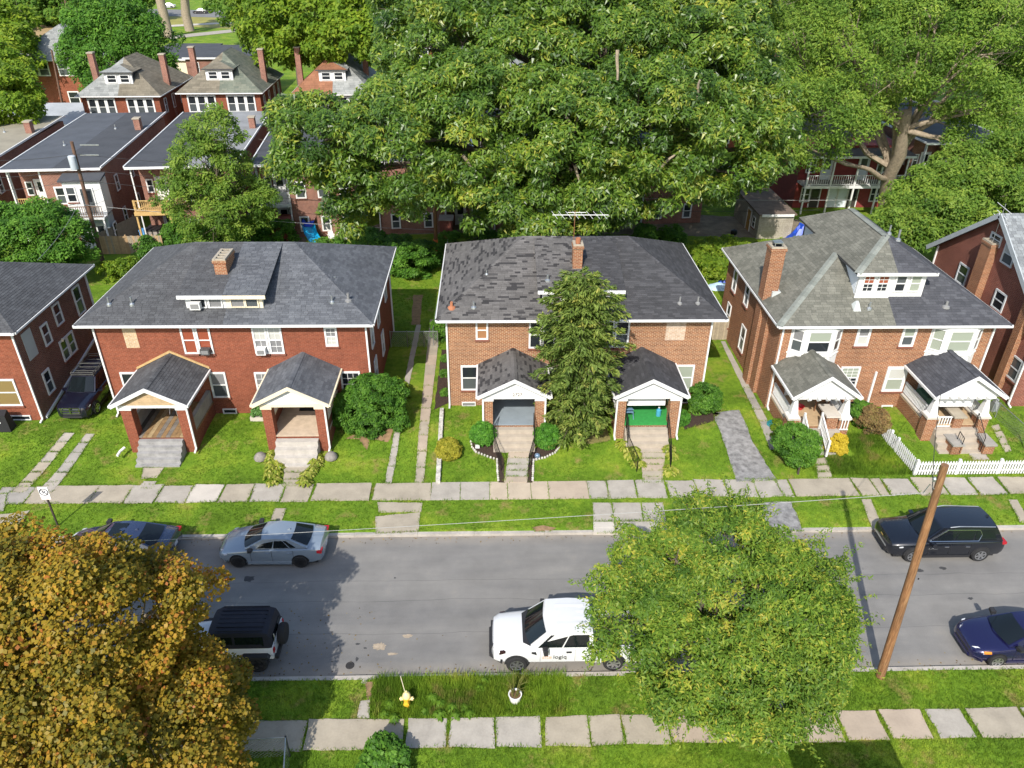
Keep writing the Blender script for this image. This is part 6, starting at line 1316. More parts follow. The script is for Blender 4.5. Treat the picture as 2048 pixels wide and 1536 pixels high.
# ================================================================= VEGETATION
def unit(v): return v/(np.linalg.norm(v, axis=-1, keepdims=True)+1e-9)
def leaf_quads(P, Nrm, Dir, l, w, fold=.12, tri=False):
    """rhombic leaves: position P, normal Nrm, long axis Dir"""
    D = unit(Dir - Nrm*np.sum(Dir*Nrm, -1, keepdims=True)); S = np.cross(Nrm, D)
    l = l[:, None]; w = w[:, None]
    if tri:
        V = np.stack([P - D*l*.45 - S*w*.5, P - D*l*.45 + S*w*.5, P + D*l*.55], 1).reshape(-1, 3); return V, np.arange(len(V)).reshape(-1, 3)
    a = P - D*l*.5; b = P + S*w*.5 + Nrm*l*fold; c = P + D*l*.5; d = P - S*w*.5 + Nrm*l*fold
    V = np.stack([a, b, c, d], 1).reshape(-1, 3); F = np.arange(len(V)).reshape(-1, 4)
    return V, F
def crown(lobes, sub=(.9, 1.5), cover=1.5, leaves=200, ll=.36, lw=.16, droop=.35, flat=.75, lobe_in=.62, upbias=.25, rg=None, lvar=.5, holes=0., shoots=0, slen=.7):
    rg = rg or rng; L_ = [(np.array(l[:3], float), np.array([l[3], l[3], l[3]*(l[4] if len(l) > 4 else .9)])) for l in lobes]
    subs = []
    for i, (c, r) in enumerate(L_):
        rs = (sub[0]+sub[1])/2; n = int(cover*4*r[0]*r[0]/(rs*rs)) + 2
        d = unit(rg.normal(size=(n, 3))); d[:, 2] += upbias; d = unit(d)
        f = 1 - np.abs(rg.normal(0, .16, n)) + .05
        p = c + d*r*f[:, None]
        keep = np.ones(n, bool)
        for j, (c2, r2) in enumerate(L_):
            if j != i: keep &= np.linalg.norm((p-c2)/r2, axis=1) > lobe_in
        keep &= rg.random(n) > holes
        for q, dd in zip(p[keep], d[keep]): subs.append((q, dd, rg.uniform(*sub)))
    C = np.array([s[0] for s in subs]); O = np.array([s[1] for s in subs]); RS = np.array([s[2] for s in subs]); k = len(subs)
    hue = rg.normal(0, .16, k)
    n = np.maximum(8, (leaves*(RS/np.mean(sub))**2)).astype(int); idx = np.repeat(np.arange(k), n); m = len(idx)
    d = unit(rg.normal(size=(m, 3)) + O[idx]*.55 + np.array([0, 0, .25])); rad = rg.random(m)**.38
    P = C[idx] + d*(RS[idx]*rad)[:, None]*np.array([1, 1, flat])
    N_ = unit(d*.5 + np.array([-.12, -.35, .75]) + rg.normal(0, .42, (m, 3)))
    Dr = unit(rg.normal(size=(m, 3)) + np.array([0, 0, -1.])*droop*2 + d*.4)
    sc = rg.uniform(1-lvar, 1+lvar, m)
    a = np.clip(.5 + hue[idx] + rg.normal(0, .2, m), 0, 1)
    if shoots:                    # leafy shoots that break the outline
        js = rg.integers(0, k, shoots); q = 26; sd_ = unit(O[js] + rg.normal(0, .35, (shoots, 3)) + np.array([0, 0, .15])); ln = slen*rg.uniform(.5, 1.4, shoots)
        t = np.tile(np.linspace(.1, 1, q), shoots); ii = np.repeat(np.arange(shoots), q)
        PS = C[js][ii] + sd_[ii]*(RS[js][ii]*.7 + ln[ii]*t)[:, None] + rg.normal(0, .04, (len(ii), 3))*(slen/.7) + np.array([0, 0, -.12])*(t*t*ln[ii])[:, None]
        NS = unit(np.array([0, -.2, .8]) + rg.normal(0, .5, (len(ii), 3))); DS = unit(sd_[ii] + rg.normal(0, .6, (len(ii), 3)))
        P = np.vstack([P, PS]); N_ = np.vstack([N_, NS]); Dr = np.vstack([Dr, DS]); sc = np.concatenate([sc, rg.uniform(.6, 1.1, len(ii))]); a = np.concatenate([a, np.clip(.6+rg.normal(0, .2, len(ii)), 0, 1)])
    V, F = leaf_quads(P, N_, Dr, ll*sc, lw*sc*(1.1 if ll >= .2 else 1), tri=ll >= .2)
    return V, F, a, C
BARK = mat('bark', (.13, .105, .08), .95, .35, 6, .9, 18); BARKP = mat('bark_pale', (.27, .22, .16), .95, .3, 5, .9, 18); BARKD = mat('bark_dark', (.07, .055, .045), .95, .35, 6, .9, 18)
def limb(mb, a, b, r0, r1, bend=.12, n=6, seg=7, sag=0.):
    a = np.array(a, float); b = np.array(b, float); L_ = np.linalg.norm(b-a); off = rng.normal(0, bend*L_, 3); pts = []; rr = []
    for i in range(n+1):
        t = i/n; pts.append(a+(b-a)*t+off*math.sin(math.pi*t)*.6+np.array([0, 0, sag*math.sin(math.pi*t)*L_])+rng.normal(0, .012*L_, 3)*(0 < i < n)); rr.append(r0+(r1-r0)*t)
    mb.tube(pts, rr, seg); return pts
def tree(name, label, base, lobes, lm, trunk_r=.3, fork=None, bark=None, group=None, cat='tree', twigs=40, limb_from=.25, **kw):
    base = np.array(base, float); h = thing(name, label, cat, base, group=group)
    V, F, a, C = crown(lobes, **kw)
    npmesh('crown', V, F, lm, h, attr=a)
    fork = np.array(fork if fork is not None else base+np.array([0, 0, (np.mean([l[2] for l in lobes])-base[2])*.45]))
    mb = MB(); limb(mb, base-np.array([0, 0, .2]), fork, trunk_r*1.25, trunk_r*.85, .03, 6, 9); tr = obj('trunk', mb, bark or BARK, h, smooth=60, uv=False)
    mb = MB(); ends = []
    for l in lobes:
        c = np.array(l[:3], float); pts = limb(mb, fork-(fork-base)*rng.uniform(0, limb_from), c, trunk_r*.5, trunk_r*.12, .1, 6, 6, .06); ends.append((c, pts))
    for q in C[rng.permutation(len(C))[:twigs]]:
        c, pts = min(ends, key=lambda e: np.linalg.norm(e[0]-q)); s_ = pts[rng.integers(2, len(pts))]
        limb(mb, s_, q+(q-s_)*.12, max(.02, trunk_r*.12), .012, .1, 4, 4)
    obj('branches', mb, bark or BARK, h, smooth=60, uv=False)
    return h
def LB(u, v, y, r, *a): p = gy(u, v, y); return (p[0], p[1], p[2], r, *a)
G = lambda *c: c
LM_OAK = leafmat('leaf_oak', [(0, (0.039, 0.090, 0.014)), (.45, (0.099, 0.190, 0.025)), (.8, (0.198, 0.289, 0.036)), (1, (0.343, 0.361, 0.054))], .4, .38, .5)
LM_ELM = leafmat('leaf_elm', [(0, (0.058, 0.122, 0.020)), (.5, (0.137, 0.238, 0.036)), (1, (0.259, 0.346, 0.058))], .38, .5)
LM_LIGHT = leafmat('leaf_light', [(0, (0.071, 0.143, 0.014)), (.5, (0.155, 0.256, 0.024)), (1, (0.286, 0.357, 0.036))], .4, .5)
LM_MAPLE = leafmat('leaf_maple_autumn', [(0, (0.105, 0.105, 0.017)), (.3, (0.215, 0.173, 0.023)), (.62, (0.347, 0.236, 0.028)), (.85, (0.430, 0.236, 0.035)), (1, (0.389, 0.137, 0.037))], .35, .45)
LM_STREET = leafmat('leaf_street', [(0, (0.055, 0.119, 0.019)), (.5, (0.135, 0.238, 0.032)), (.85, (0.269, 0.341, 0.048)), (1, (0.428, 0.396, 0.063))], .38, .45)
LM_BUSH = leafmat('leaf_bush', [(0, (0.032, 0.089, 0.013)), (.5, (0.070, 0.178, 0.020)), (1, (0.140, 0.280, 0.038))], .3, .5)
LM_BOX = leafmat('leaf_boxwood', [(0, (0.032, 0.104, 0.013)), (.5, (0.064, 0.200, 0.022)), (1, (0.128, 0.304, 0.040))], .3, .5)
LM_YEL = leafmat('leaf_yellow', [(0, (0.177, 0.188, 0.016)), (.5, (0.309, 0.298, 0.033)), (1, (0.464, 0.398, 0.055))], .35, .5)
LM_SPR = leafmat('leaf_spruce', [(0, (.075, .125, .035)), (.5, (.17, .25, .06)), (.85, (.27, .33, .08)), (1, (.38, .38, .10))], .35, .55)
LM_BRN = leafmat('leaf_brown', [(0, (0.098, 0.084, 0.042)), (.5, (0.224, 0.140, 0.063)), (1, (0.280, 0.238, 0.084))], .3, .6)
LM_FLW = leafmat('petal_yellow', [(0, (0.375, 0.270, 0.015)), (1, (0.562, 0.435, 0.045))], .3, .6)
LM_FAR = leafmat('leaf_far', [(0, (0.043, 0.109, 0.017)), (.5, (0.101, 0.196, 0.026)), (1, (0.217, 0.303, 0.043))], .35, .5)
# ================================================================= STREET FURNITURE AND YARD THINGS
def polemat():
    m, nt, b, N, L = nodes('pole_wood'); tc = N('ShaderNodeTexCoord').outputs['Object']; mp = N('ShaderNodeMapping'); mp.inputs['Scale'].default_value = (16, 16, .8); L(tc, mp.inputs[0])
    n1 = noise(N, L, 1.5, 5, mp.outputs[0], .7); n2 = noise(N, L, .6, 4, tc); r = ramp(N, [(.3, (.10, .048, .022)), (.5, (.225, .11, .046)), (.7, (.33, .20, .10))]); L(n1.outputs[0], r.inputs[0]); r2 = ramp(N, [(.3, (.7, .72, .75)), (.7, (1.1, 1.05, 1.))]); L(n2.outputs[0], r2.inputs[0])
    L(mixc(N, L, r.outputs[0], r2.outputs[0], 1., 'MULTIPLY'), b.inputs['Base Color']); b.inputs['Roughness'].default_value = .85; bp = N('ShaderNodeBump'); bp.inputs['Strength'].default_value = .7; bp.inputs['Distance'].default_value = .02; L(n1.outputs[0], bp.inputs['Height']); L(bp.outputs[0], b.inputs['Normal']); return m
WOODP = polemat()
def pole(label, base, top, r0, r1, mt, arms=(), group='wooden utility poles'):
    h = thing('utility_pole', label, 'pole', base, group=group); obj('shaft', MB().tube([np.array(base)-np.array([0, 0, .3]), (np.array(base)+np.array(top))/2, top], [r0, (r0+r1)/2, r1], 12), mt, h, smooth=60, uv=False); return h
topR = gy(1890, 930, 18.6); hp = pole('leaning brown utility pole beside the midnight blue sedan', (14.68, 18.72, .12), topR, .165, .115, WOODP)
obj('knot_hole', MB().lathe([(.03, 0), (.03, .02)], (14.55, 18.55, 5.4), 8, 1), BLACKM, hp)
obj('bracket', MB().tube([topR-np.array([0, 0, 1.0]), topR+np.array([-.25, 0, -.75]), topR+np.array([-.3, .1, -1.2])], .02, 6), METAL, hp, uv=False)
obj('insulator', MB().lathe([(.05, 0), (.06, .1), (.03, .16)], topR+np.array([-.2, -.05, -.6]), 8), METAL, hp)
b = gp(205, 522); t = gy(143, 283, b[1]); hp2 = pole('tall dark utility pole with transformer drum in the back lane', b, t, .17, .12, mat('pole_dark', (.13, .075, .05), .85, .3, 5, .6, 25))
c = gy(155, 323, b[1]-.3); obj('transformer', MB().lathe([(.0, -.55), (.26, -.55), (.28, -.5), (.28, .45), (.2, .52), (.06, .56)], c-np.array([.35, 0, .05]), 14), mat('transformer_grey', (.45, .5, .55), .4, .08), hp2, smooth=40)
for v in (288, 308): q = gy(165, v, b[1]); obj('crossarm', MB().box(q[0]-.1, q[0]+1.3, q[1]-.22, q[1]-.17, q[2]-.06, q[2]+.02), METAL, hp2)
pole('brown utility pole with orange sleeve behind the side yard', gp(872, 508), gy(868, 330, gp(872, 508)[1]), .16, .12, WOODP)
q = gp(872, 508); obj('marker_sleeve', MB().lathe([(.21, .2), (.21, 1.3)], (q[0], q[1], .5), 12), mat('sleeve_orange', (.7, .16, .03), .6, .1), [o for o in bpy.data.objects if o.get('label', '').startswith('brown utility pole with orange')][0])
b = gz(135, 262, .5); pole('thin utility pole by the pale grey garage', b, gy(103, 100, b[1]), .16, .11, MATS['pole_dark'])
b = gz(142, 60, .5); pole('dark street pole in front of the park', b, gy(126, -20, b[1]), .25, .2, MATS['pole_dark'])
WIRE = mat('wire', (.03, .03, .032), .6, 0); WIREP = mat('wire_pale', (.33, .33, .32), .5, 0)
def wire(label, a, b, r=.012, sag=.4, mt=None, n=14):
    a = np.array(a, float); b = np.array(b, float); pts = [a+(b-a)*i/n-np.array([0, 0, sag*4*(i/n)*(1-i/n)]) for i in range(n+1)]
    return tag(obj('overhead_wire', MB().tube(pts, r, 5), mt or WIRE, uv=False), label, 'wire', 'overhead wires')
wire('pale service wire running along the street from the leaning pole', topR+np.array([-.3, 0, -1.1]), gy(-60, 1098, 24.0), .009, .15, WIREP)
wire('dark wire from the leaning pole to the porch of the orange brick house', topR+np.array([-.1, 0, -1.0]), (23.5, 33.4, 3.6), .014, .3)
t2 = gy(150, 300, gp(205, 522)[1]); 
for k, (v0, lab) in enumerate(((300, 'top'), (330, 'second'), (352, 'third'), (400, 'low'))):
    a = gy(152, v0+8, 59.5); b2 = gy(868, v0+60, 63.3); wire('%s lane wire between the transformer pole and the sleeved pole' % lab, a, b2, .016, .25, WIREP if k == 3 else WIRE)
    wire('%s lane wire leaving the transformer pole leftwards' % lab, a, gy(-60, v0+20+k*6, 57), .016, .2)
wire('lane wire continuing behind the big tree to the shed', gy(868, 380, 63.3), gy(1700, 400, 66), .016, .3, WIREP); wire('lower lane wire above the block shed', gy(868, 410, 63.3), gy(1640, 420, 66), .016, .3)
wire('service wire from the lane to the dark brick house roof', gy(160, 400, 59.5), gy(75, 520, 42), .012, .3, WIREP)
# ---- no parking sign
b = gp(116, 1052); h = thing('street_sign', 'small white no-parking sign on a dark post', 'sign', b); zt = 2.45
obj('post', MB().box(b[0]-.035, b[0]+.035, b[1]-.03, b[1]+.03, 0, zt-.05), mat('post_brown', (.04, .03, .025), .7, .1), h)
obj('plate', MB().box(b[0]-.22, b[0]+.22, b[1]-.06, b[1]-.035, zt-.5, zt+.02), mat('sign_white', (.8, .8, .8), .4, 0), h); obj('plate', MB().box(b[0]-.22, b[0]+.22, b[1]-.06, b[1]-.036, zt-.68, zt-.515), mat('sign_pink', (.75, .62, .6), .4, 0), h)
SB = mat('sign_black', (.015, .015, .03), .5, 0); ring = MB(); n = 24
for i in range(n):
    a0, a1 = 2*math.pi*i/n, 2*math.pi*(i+1)/n; P = [(b[0]+r_*math.cos(a), b[1]-.064, zt-.24+r_*math.sin(a)) for r_, a in ((.16, a0), (.16, a1), (.205, a1), (.205, a0))]; ring.poly(P[::-1])
beam(ring, (b[0]-.13, b[1]-.063, zt-.11), (b[0]+.13, b[1]-.063, zt-.37), .004, .04); obj('symbol_ring', ring, SB, h); lettering('symbol_letter', 'P', .3, SB, h, (b[0], b[1]-.064, zt-.345), (math.pi/2, 0, 0), .002)
# ---- hydrant
b = gp(815, 1413); h = thing('fire_hydrant', 'yellow fire hydrant standing in long grass', 'hydrant', b); YH = mat('hydrant_yellow', (.70, .42, .03), .5, .15, 8); YP = mat('hydrant_cream', (.75, .60, .28), .5, .1, 8)
obj('barrel', MB().lathe([(.16, -.02), (.16, .04), (.115, .06), (.115, .5), (.15, .52), (.15, .57)], b, 16), YH, h, smooth=40); obj('bonnet', MB().lathe([(.15, .572), (.15, .6), (.135, .68), (.08, .76), (.035, .79), (.035, .85)], b, 16), YP, h, smooth=40)
for s_ in (-1, 1): obj('side_outlet', MB().lathe([(.06, s_*.1), (.06, s_*.18), (.075, s_*.18), (.075, s_*.23), (.03, s_*.23), (.03, s_*.26)] if s_ > 0 else [(.03, -.26), (.03, -.23), (.075, -.23), (.075, -.18), (.06, -.18), (.06, -.1)], (b[0], b[1], b[2]+.45), 10, 0), YP, h, smooth=40)
obj('pumper_outlet', MB().lathe([(.035, -.27), (.035, -.25), (.1, -.24), (.1, -.19), (.08, -.1)], (b[0], b[1], b[2]+.42), 12, 1), YH, h, smooth=40)
obj('marker_rod', MB().tube([(b[0]-.05, b[1]+.1, b[2]+.6), (b[0]-.2, b[1]+.3, b[2]+1.3)], .012, 4), CREAM, h, uv=False)
# ---- bucket planter
b = gp(1030, 1404); h = thing('bucket_planter', 'white plastic bucket planted with tall spindly stems', 'planter', b)
obj('bucket', MB().lathe([(.0, 0), (.17, 0), (.235, .42), (.25, .43), (.25, .46), (.215, .46), (.2, .4)], b, 18), mat('bucket_white', (.72, .71, .68), .5, .1, 6), h, smooth=40); obj('soil', MB().lathe([(.205, .38), (.21, .40), (.02, .42)], b, 14), mat('soil', (.13, .08, .04), .95, .3, 12, .6, 40), h)
sm = MB()
for k in range(26): a = random.uniform(0, 6.28); l_ = random.uniform(.4, 1.15); sm.tube([(b[0]+.1*math.cos(a), b[1]+.1*math.sin(a), b[2]+.4), (b[0]+.2*math.cos(a), b[1]+.2*math.sin(a), b[2]+.4+l_*.7), (b[0]+(.25+.4*random.random())*math.cos(a), b[1]+(.25+.3*random.random())*math.sin(a), b[2]+.4+l_)], [.012, .009, .004], 4)
obj('stems', sm, leafmat('stem', [(0, (.16, .17, .05)), (1, (.2, .2, .06))], .2), h, uv=False)
# ---- covers
for u, v, r_, lab in ((700, 1331, .17, 'round iron valve cover in the road'), (729, 1363, .11, 'small pale pipe cap in the verge by the earth path')):
    p = gz(u, v, 0 if v < 1350 else .12); z = .002 if v < 1350 else .12
    h = tag(obj('valve_cover', MB().lathe([(r_, -.02), (r_, .01), (r_*.8, .016), (r_*.75, .01), (r_*.2, .014)], (p[0], p[1], z), 18), IRON if v < 1350 else CONC_W, smooth=30), lab, 'cover')
# ---- white picket fence
def picket(label, pts):
    h = thing('picket_fence', label, 'fence', pts[0], group='white picket fences')
    for a, b in zip(pts[:-1], pts[1:]):
        a = np.array(a, float); b = np.array(b, float); d = b-a; L_ = np.linalg.norm(d[:2]); n = int(L_/.145); ux, uy = d[0]/L_, d[1]/L_; ang = math.atan2(uy, ux)
        mb = MB(); beam(mb, a+np.array([0, 0, .28]), b+np.array([0, 0, .28]), .04, .08); beam(mb, a+np.array([0, 0, .7]), b+np.array([0, 0, .7]), .04, .08); obj('rail', mb, WHITE, h)
        for i in range(n):
            p = a+d*(i+.5)/n; off = np.array([uy, -ux, 0])*.034; w = .042; t_ = np.array([uy, -ux, 0])*.01; u_ = np.array([ux, uy, 0])*w; q = p+off
            P = [q-u_+np.array([0, 0, .06]), q+u_+np.array([0, 0, .06]), q+u_+np.array([0, 0, .84]), q+np.array([0, 0, .92]), q-u_+np.array([0, 0, .84])]; mb = MB(); mb.extrude([tuple(k) for k in P], tuple(t_*2)); obj('picket', mb, WHITE, h)
        for i in range(int(L_/2.2)+1): p = a+d*min(1, i*2.2/L_); obj('post', MB().box(p[0]-.06, p[0]+.06, p[1]-.02, p[1]+.1, p[2]-.1, p[2]+.95), WHITE, h)
def G3(u, v): p = gp(u, v); return (p[0], p[1], p[2])
picket('white picket fence along the sidewalk of the orange brick house', [G3(1828, 950), (28.6, G3(1828, 950)[1]+.03, zg(31))])
picket('white picket fence dividing the two front yards of the orange brick house', [(21.35, 35.6, .5), G3(1790, 905), G3(1828, 948)])
# ---- stone edging walls and bed borders
STONE = mat('edging_stone', (.44, .42, .38), .9, .45, 5, .5, 20)
h = thing('stone_edging', 'low wall of pale stones beside the yellow-green barberry', 'edging', G3(875, 966))
P0, P1 = np.array(G3(876, 968)), np.array(G3(884, 822))
for i in range(18):
    p = P0+(P1-P0)*i/18; q = P0+(P1-P0)*(i+.93)/18; z = zg(p[1]); w = random.uniform(.11, .15); obj('stone', MB().hexa([(p[0]-w, p[1], z-.05), (p[0]+w, p[1], z-.05), (q[0]+w, q[1], z-.05), (q[0]-w, q[1], z-.05), (p[0]-w*.85, p[1]+.02, z+.24), (p[0]+w*.85, p[1]+.02, z+.22), (q[0]+w*.85, q[1]-.02, z+.25), (q[0]-w*.85, q[1]-.02, z+.24)]), STONE, h)
for pl, lab in (([(942,884),(944,895),(952,905),(975,914),(994,920),(995,944),(997,966)], 'scalloped white stone border on the barberry side of the walk'), ([(1121,884),(1118,896),(1110,906),(1090,916),(1067,921),(1066,944),(1065,966)], 'scalloped white stone border on the spruce side of the walk')):
    h = thing('bed_border', lab, 'border', G3(*pl[0]), group='white stone bed borders')
    for a, b in zip(pl[:-1], pl[1:]):
        a = np.array(G3(*a)); b = np.array(G3(*b)); n = max(2, int(np.linalg.norm(b-a)/.15))
        for i in range(n): p = a+(b-a)*i/n; r_ = random.uniform(.055, .08); obj('stone', MB().lathe([(r_*.7, -.03), (r_, .03), (r_*.8, .09), (r_*.3, .12)], (p[0], p[1], zg(p[1])), 7), STONE, h, smooth=50, uv=False)
# ---- yard things
def tyre_thing(u, v, lean):
    p = gp(u, v); h = tag(obj('scrap_rubber', MB().lathe([(.2, -.09), (.33, -.1), (.36, -.05), (.36, .05), (.33, .1), (.2, .09), (.19, .0)], (0, 0, 0), 22, 1), TYRE, smooth=40), 'worn black tyre leaning against the orange brick wall', 'tyre', 'old tyres'); h.location = (p[0], p[1]-.05, p[2]+.35); h.rotation_euler = (R(lean), 0, R(8))
tyre_thing(1722, 822, -14); tyre_thing(1702, 824, -10)
b = gp(1877, 872); h = thing('traffic_cone', 'orange traffic cone with white bands on the lawn', 'cone', b); OR = mat('cone_orange', (.75, .12, .02), .5, .05)
obj('base', MB().box(b[0]-.17, b[0]+.17, b[1]-.17, b[1]+.17, b[2]-.01, b[2]+.03), OR, h); obj('cone', MB().lathe([(.13, .03), (.03, .7), (.02, .7)], b, 14), OR, h, smooth=40); obj('band', MB().lathe([(.098, .26), (.075, .42)], b, 14), mat('band_white', (.8, .8, .8), .4, 0), h, smooth=40); obj('band', MB().lathe([(.062, .5), (.05, .58)], b, 14), MATS['band_white'], h, smooth=40)
# wheelie bin / kettle drum on the step, hose reel
b = (16.35, 33.1, zg(33.1)); h = thing('rubbish_drum', 'teal plastic drum with green lid beside the porch steps', 'drum', b); obj('body', MB().lathe([(.2, 0), (.27, .08), (.3, .5), (.28, .85), (.24, .9)], b, 18), mat('teal_plastic', (.02, .22, .24), .4, .1), h, smooth=40); obj('lid', MB().lathe([(.27, .902), (.27, .95), (.2, 1.02), (.08, 1.05)], b, 18), mat('green_plastic', (.02, .30, .09), .4, .1), h, smooth=40)
obj('step_block', MB().box(16.0, 16.7, 32.7, 33.5, 0.1, .34), CONC_T, h) if False else None
b = gp(1545, 850); hs = MB()
for k in range(6): r_ = random.uniform(.25, .38); hs.tube([(b[0]+r_*math.cos(a)+.05*k*.5, b[1]+r_*.8*math.sin(a), b[2]+.03+.035*k+.03*math.sin(3*a)) for a in np.linspace(0, 6.1, 20)], .02, 5)
tag(obj('garden_hose', hs, MATS['teal_plastic'], uv=False), 'coiled green garden hose by the side walk', 'hose')
b = gp(10, 858); h = thing('covered_grill', 'black covered grill standing by the dark brick house corner', 'grill', b); obj('cover', MB().hexa([(b[0]-.5, b[1]-.3, b[2]), (b[0]+.5, b[1]-.3, b[2]), (b[0]+.5, b[1]+.3, b[2]), (b[0]-.5, b[1]+.3, b[2]), (b[0]-.42, b[1]-.24, b[2]+1.0), (b[0]+.42, b[1]-.24, b[2]+1.0), (b[0]+.36, b[1]+.2, b[2]+1.15), (b[0]-.36, b[1]+.2, b[2]+1.15)]), mat('cover_black', (.015, .015, .018), .7, .2), h); obj('tag', MB().lathe([(.04, -.29), (.04, -.31)], (b[0]+.1, b[1], b[2]+.6), 8, 1), WHITE, h)
# porch chairs, water bottles, furniture
def plastic_chair(label, p, rot, m_, group=None):
    h = thing('plastic_chair', label, 'chair', p, rot, group, local=True)
    obj('seat', MB().box(-.24, .24, -.24, .22, .4, .44), m_, h); mb = MB()
    mb.hexa([(-.24, .2, .44), (.24, .2, .44), (.24, .24, .44), (-.24, .24, .44), (-.22, .3, .88), (.22, .3, .88), (.22, .33, .88), (-.22, .33, .88)]); obj('backrest', mb, m_, h)
    for sx in (-1, 1):
        for sy in (-1, 1): obj('leg', MB().hexa([(sx*.26-.02, sy*.26-.02, 0), (sx*.26+.02, sy*.26-.02, 0), (sx*.26+.02, sy*.26+.02, 0), (sx*.26-.02, sy*.26+.02, 0), (sx*.22-.02, sy*.21-.02, .41), (sx*.22+.02, sy*.21-.02, .41), (sx*.22+.02, sy*.21+.02, .41), (sx*.22-.02, sy*.21+.02, .41)]), m_, h)
        obj('armrest', MB().box(sx*.27-.03, sx*.27+.03, -.22, .26, .62, .655), m_, h)
PLW = mat('plastic_white', (.72, .71, .68), .45, .06)
plastic_chair('white plastic chair on the plank-floored porch', (-17.4, 35.6, 1.3), R(160), PLW); plastic_chair('blue-grey porch chair at the green turf edge, column side', (7.45, 34.9, 1.3), R(90), mat('plastic_blue', (.12, .22, .32), .45, .06))
for i, (u, v, r_) in enumerate(((664, 484, 20), (678, 486, -30), (692, 486, 60), (657, 470, 150))): p = gp(u, v); plastic_chair('white plastic garden chair beside the blue pool slide', p, R(r_), PLW, 'white garden chairs')
p = (9.15, 35.0, 1.3); h = thing('water_bottle', 'big blue water bottle on the green porch', 'bottle', p); obj('bottle', MB().lathe([(.0, 0), (.14, 0), (.14, .36), (.06, .43), (.05, .5)], p, 16), mat('bottle_blue', (.06, .28, .42), .2, .1), h, smooth=40); obj('cap', MB().lathe([(.055, .5), (.055, .54), (.01, .545)], p, 10), WHITE, h)
h = thing('side_table', 'small brown table cluttered with parcels on the porch', 'table', (18.2, 35.6, 1.35)); WB = mat('brown_wood', (.18, .09, .045), .6, .2); obj('top', MB().box(17.9, 18.7, 35.2, 36.2, 2.0, 2.06), WB, h)
for x in (17.95, 18.65):
    for y in (35.25, 36.15): obj('leg', MB().box(x-.03, x+.03, y-.03, y+.03, 1.35, 2.0), WB, h)
tag(obj('cardboard_box', MB().box(18.0, 18.4, 35.4, 35.9, 2.062, 2.32), mat('cardboard', (.42, .28, .13), .8, .1)), 'cardboard parcel on the porch table', 'box'); tag(obj('red_basin', MB().lathe([(.16, 0), (.26, .2), (.24, .2), (.15, .03)], (17.2, 35.5, 1.352), 16), mat('red_plastic', (.5, .02, .03), .4, .05), smooth=40), 'red plastic basin on the buff porch floor', 'basin')
h = thing('porch_bench', 'dark wooden slatted bench under the parcels', 'bench', (18.6, 34.8, 1.35)); [obj('slat', MB().box(18.2+i*.13, 18.31+i*.13, 34.3, 35.1, 1.75, 1.78), WB, h) for i in range(4)]; [obj('leg', MB().box(x-.03, x+.03, y-.03, y+.03, 1.35, 1.75), WB, h) for x in (18.25, 18.65) for y in (34.35, 35.05)]
h = thing('tarpaulin_heap', 'green tarpaulin heap on the porch behind the picket fence', 'tarpaulin', (24.3, 36, 1.35)); obj('sheet', MB().hexa([(23.95, 35.0, 1.352), (24.9, 35.0, 1.352), (24.9, 36.6, 1.352), (23.95, 36.6, 1.352), (24.1, 35.2, 2.2), (24.5, 35.2, 2.1), (24.6, 36.3, 2.25), (24.1, 36.3, 2.15)]), mat('tarp_green', (.03, .09, .06), .6, .2, 4), h)
plastic_chair('metal garden chair on the porch behind the picket fence', (25.6, 35.4, 1.35), R(170), mat('chair_metal', (.3, .29, .27), .5, .1))
tag(obj('utility_meter', MB().box(28.9, 29.2, 36.3, 36.6, .45, 1.1).box(28.95, 29.15, 36.35, 36.55, 1.1, 1.3), mat('meter_grey', (.3, .31, .32), .6, .1)), 'grey utility box beside the deep red gable house', 'box')
# flower box by the red porch, hat of stones
h = thing('planter_box', 'pale planter with green plant at the porch foot of the red house', 'planter', (-13.2, 36.2, .5)); obj('box', MB().box(-13.6, -12.7, 35.9, 36.3, .45, .75), CONC_W, h); V, F, a, C = crown([(-13.15, 36.1, .95, .32)], sub=(.1, .16), cover=1.6, leaves=30, ll=.14, lw=.06); npmesh('leaves', V, F, mat('leaf_plain', (.07, .16, .03), .6, .2, 3), h)
for x, lab in ((-12.25, 'grey boulder by the pale steps on the planter side'), (-8.55, 'grey boulder by the pale steps on the yew side')):
    tag(obj('boulder', MB().lathe([(.2, 0), (.34, .1), (.33, .25), (.2, .4), (.06, .45)], (x, 32.7, zg(32.7)-.04), 9), mat('boulder_grey', (.22, .2, .18), .95, .3, 5, .8, 12), smooth=50), lab, 'boulder', 'boulders by the front steps')
tag(obj('drain_elbow', MB().tube([(-19.4, 33.15, .75), (-19.55, 32.9, .68), (-19.6, 32.6, .6)], .07, 8), WHITE, uv=False), 'white drain elbow at the plank porch column', 'pipe'); tag(obj('garden_light', MB().box(-.95, -.72, 33.25, 33.4, .42, .56), WHITE), 'small white garden lamp beside the boxwood', 'lamp'); tag(obj('gazing_ball', MB().lathe([(.02, .0), (.12, .06), (.16, .16), (.12, .27), (.02, .32)], (2.35, 32.6, zg(32.6)), 14), mat('ball_blue', (.25, .35, .5), .1, .1, 3, 0, 0, .6), smooth=60), 'blue glass gazing ball in the mulch', 'ornament')
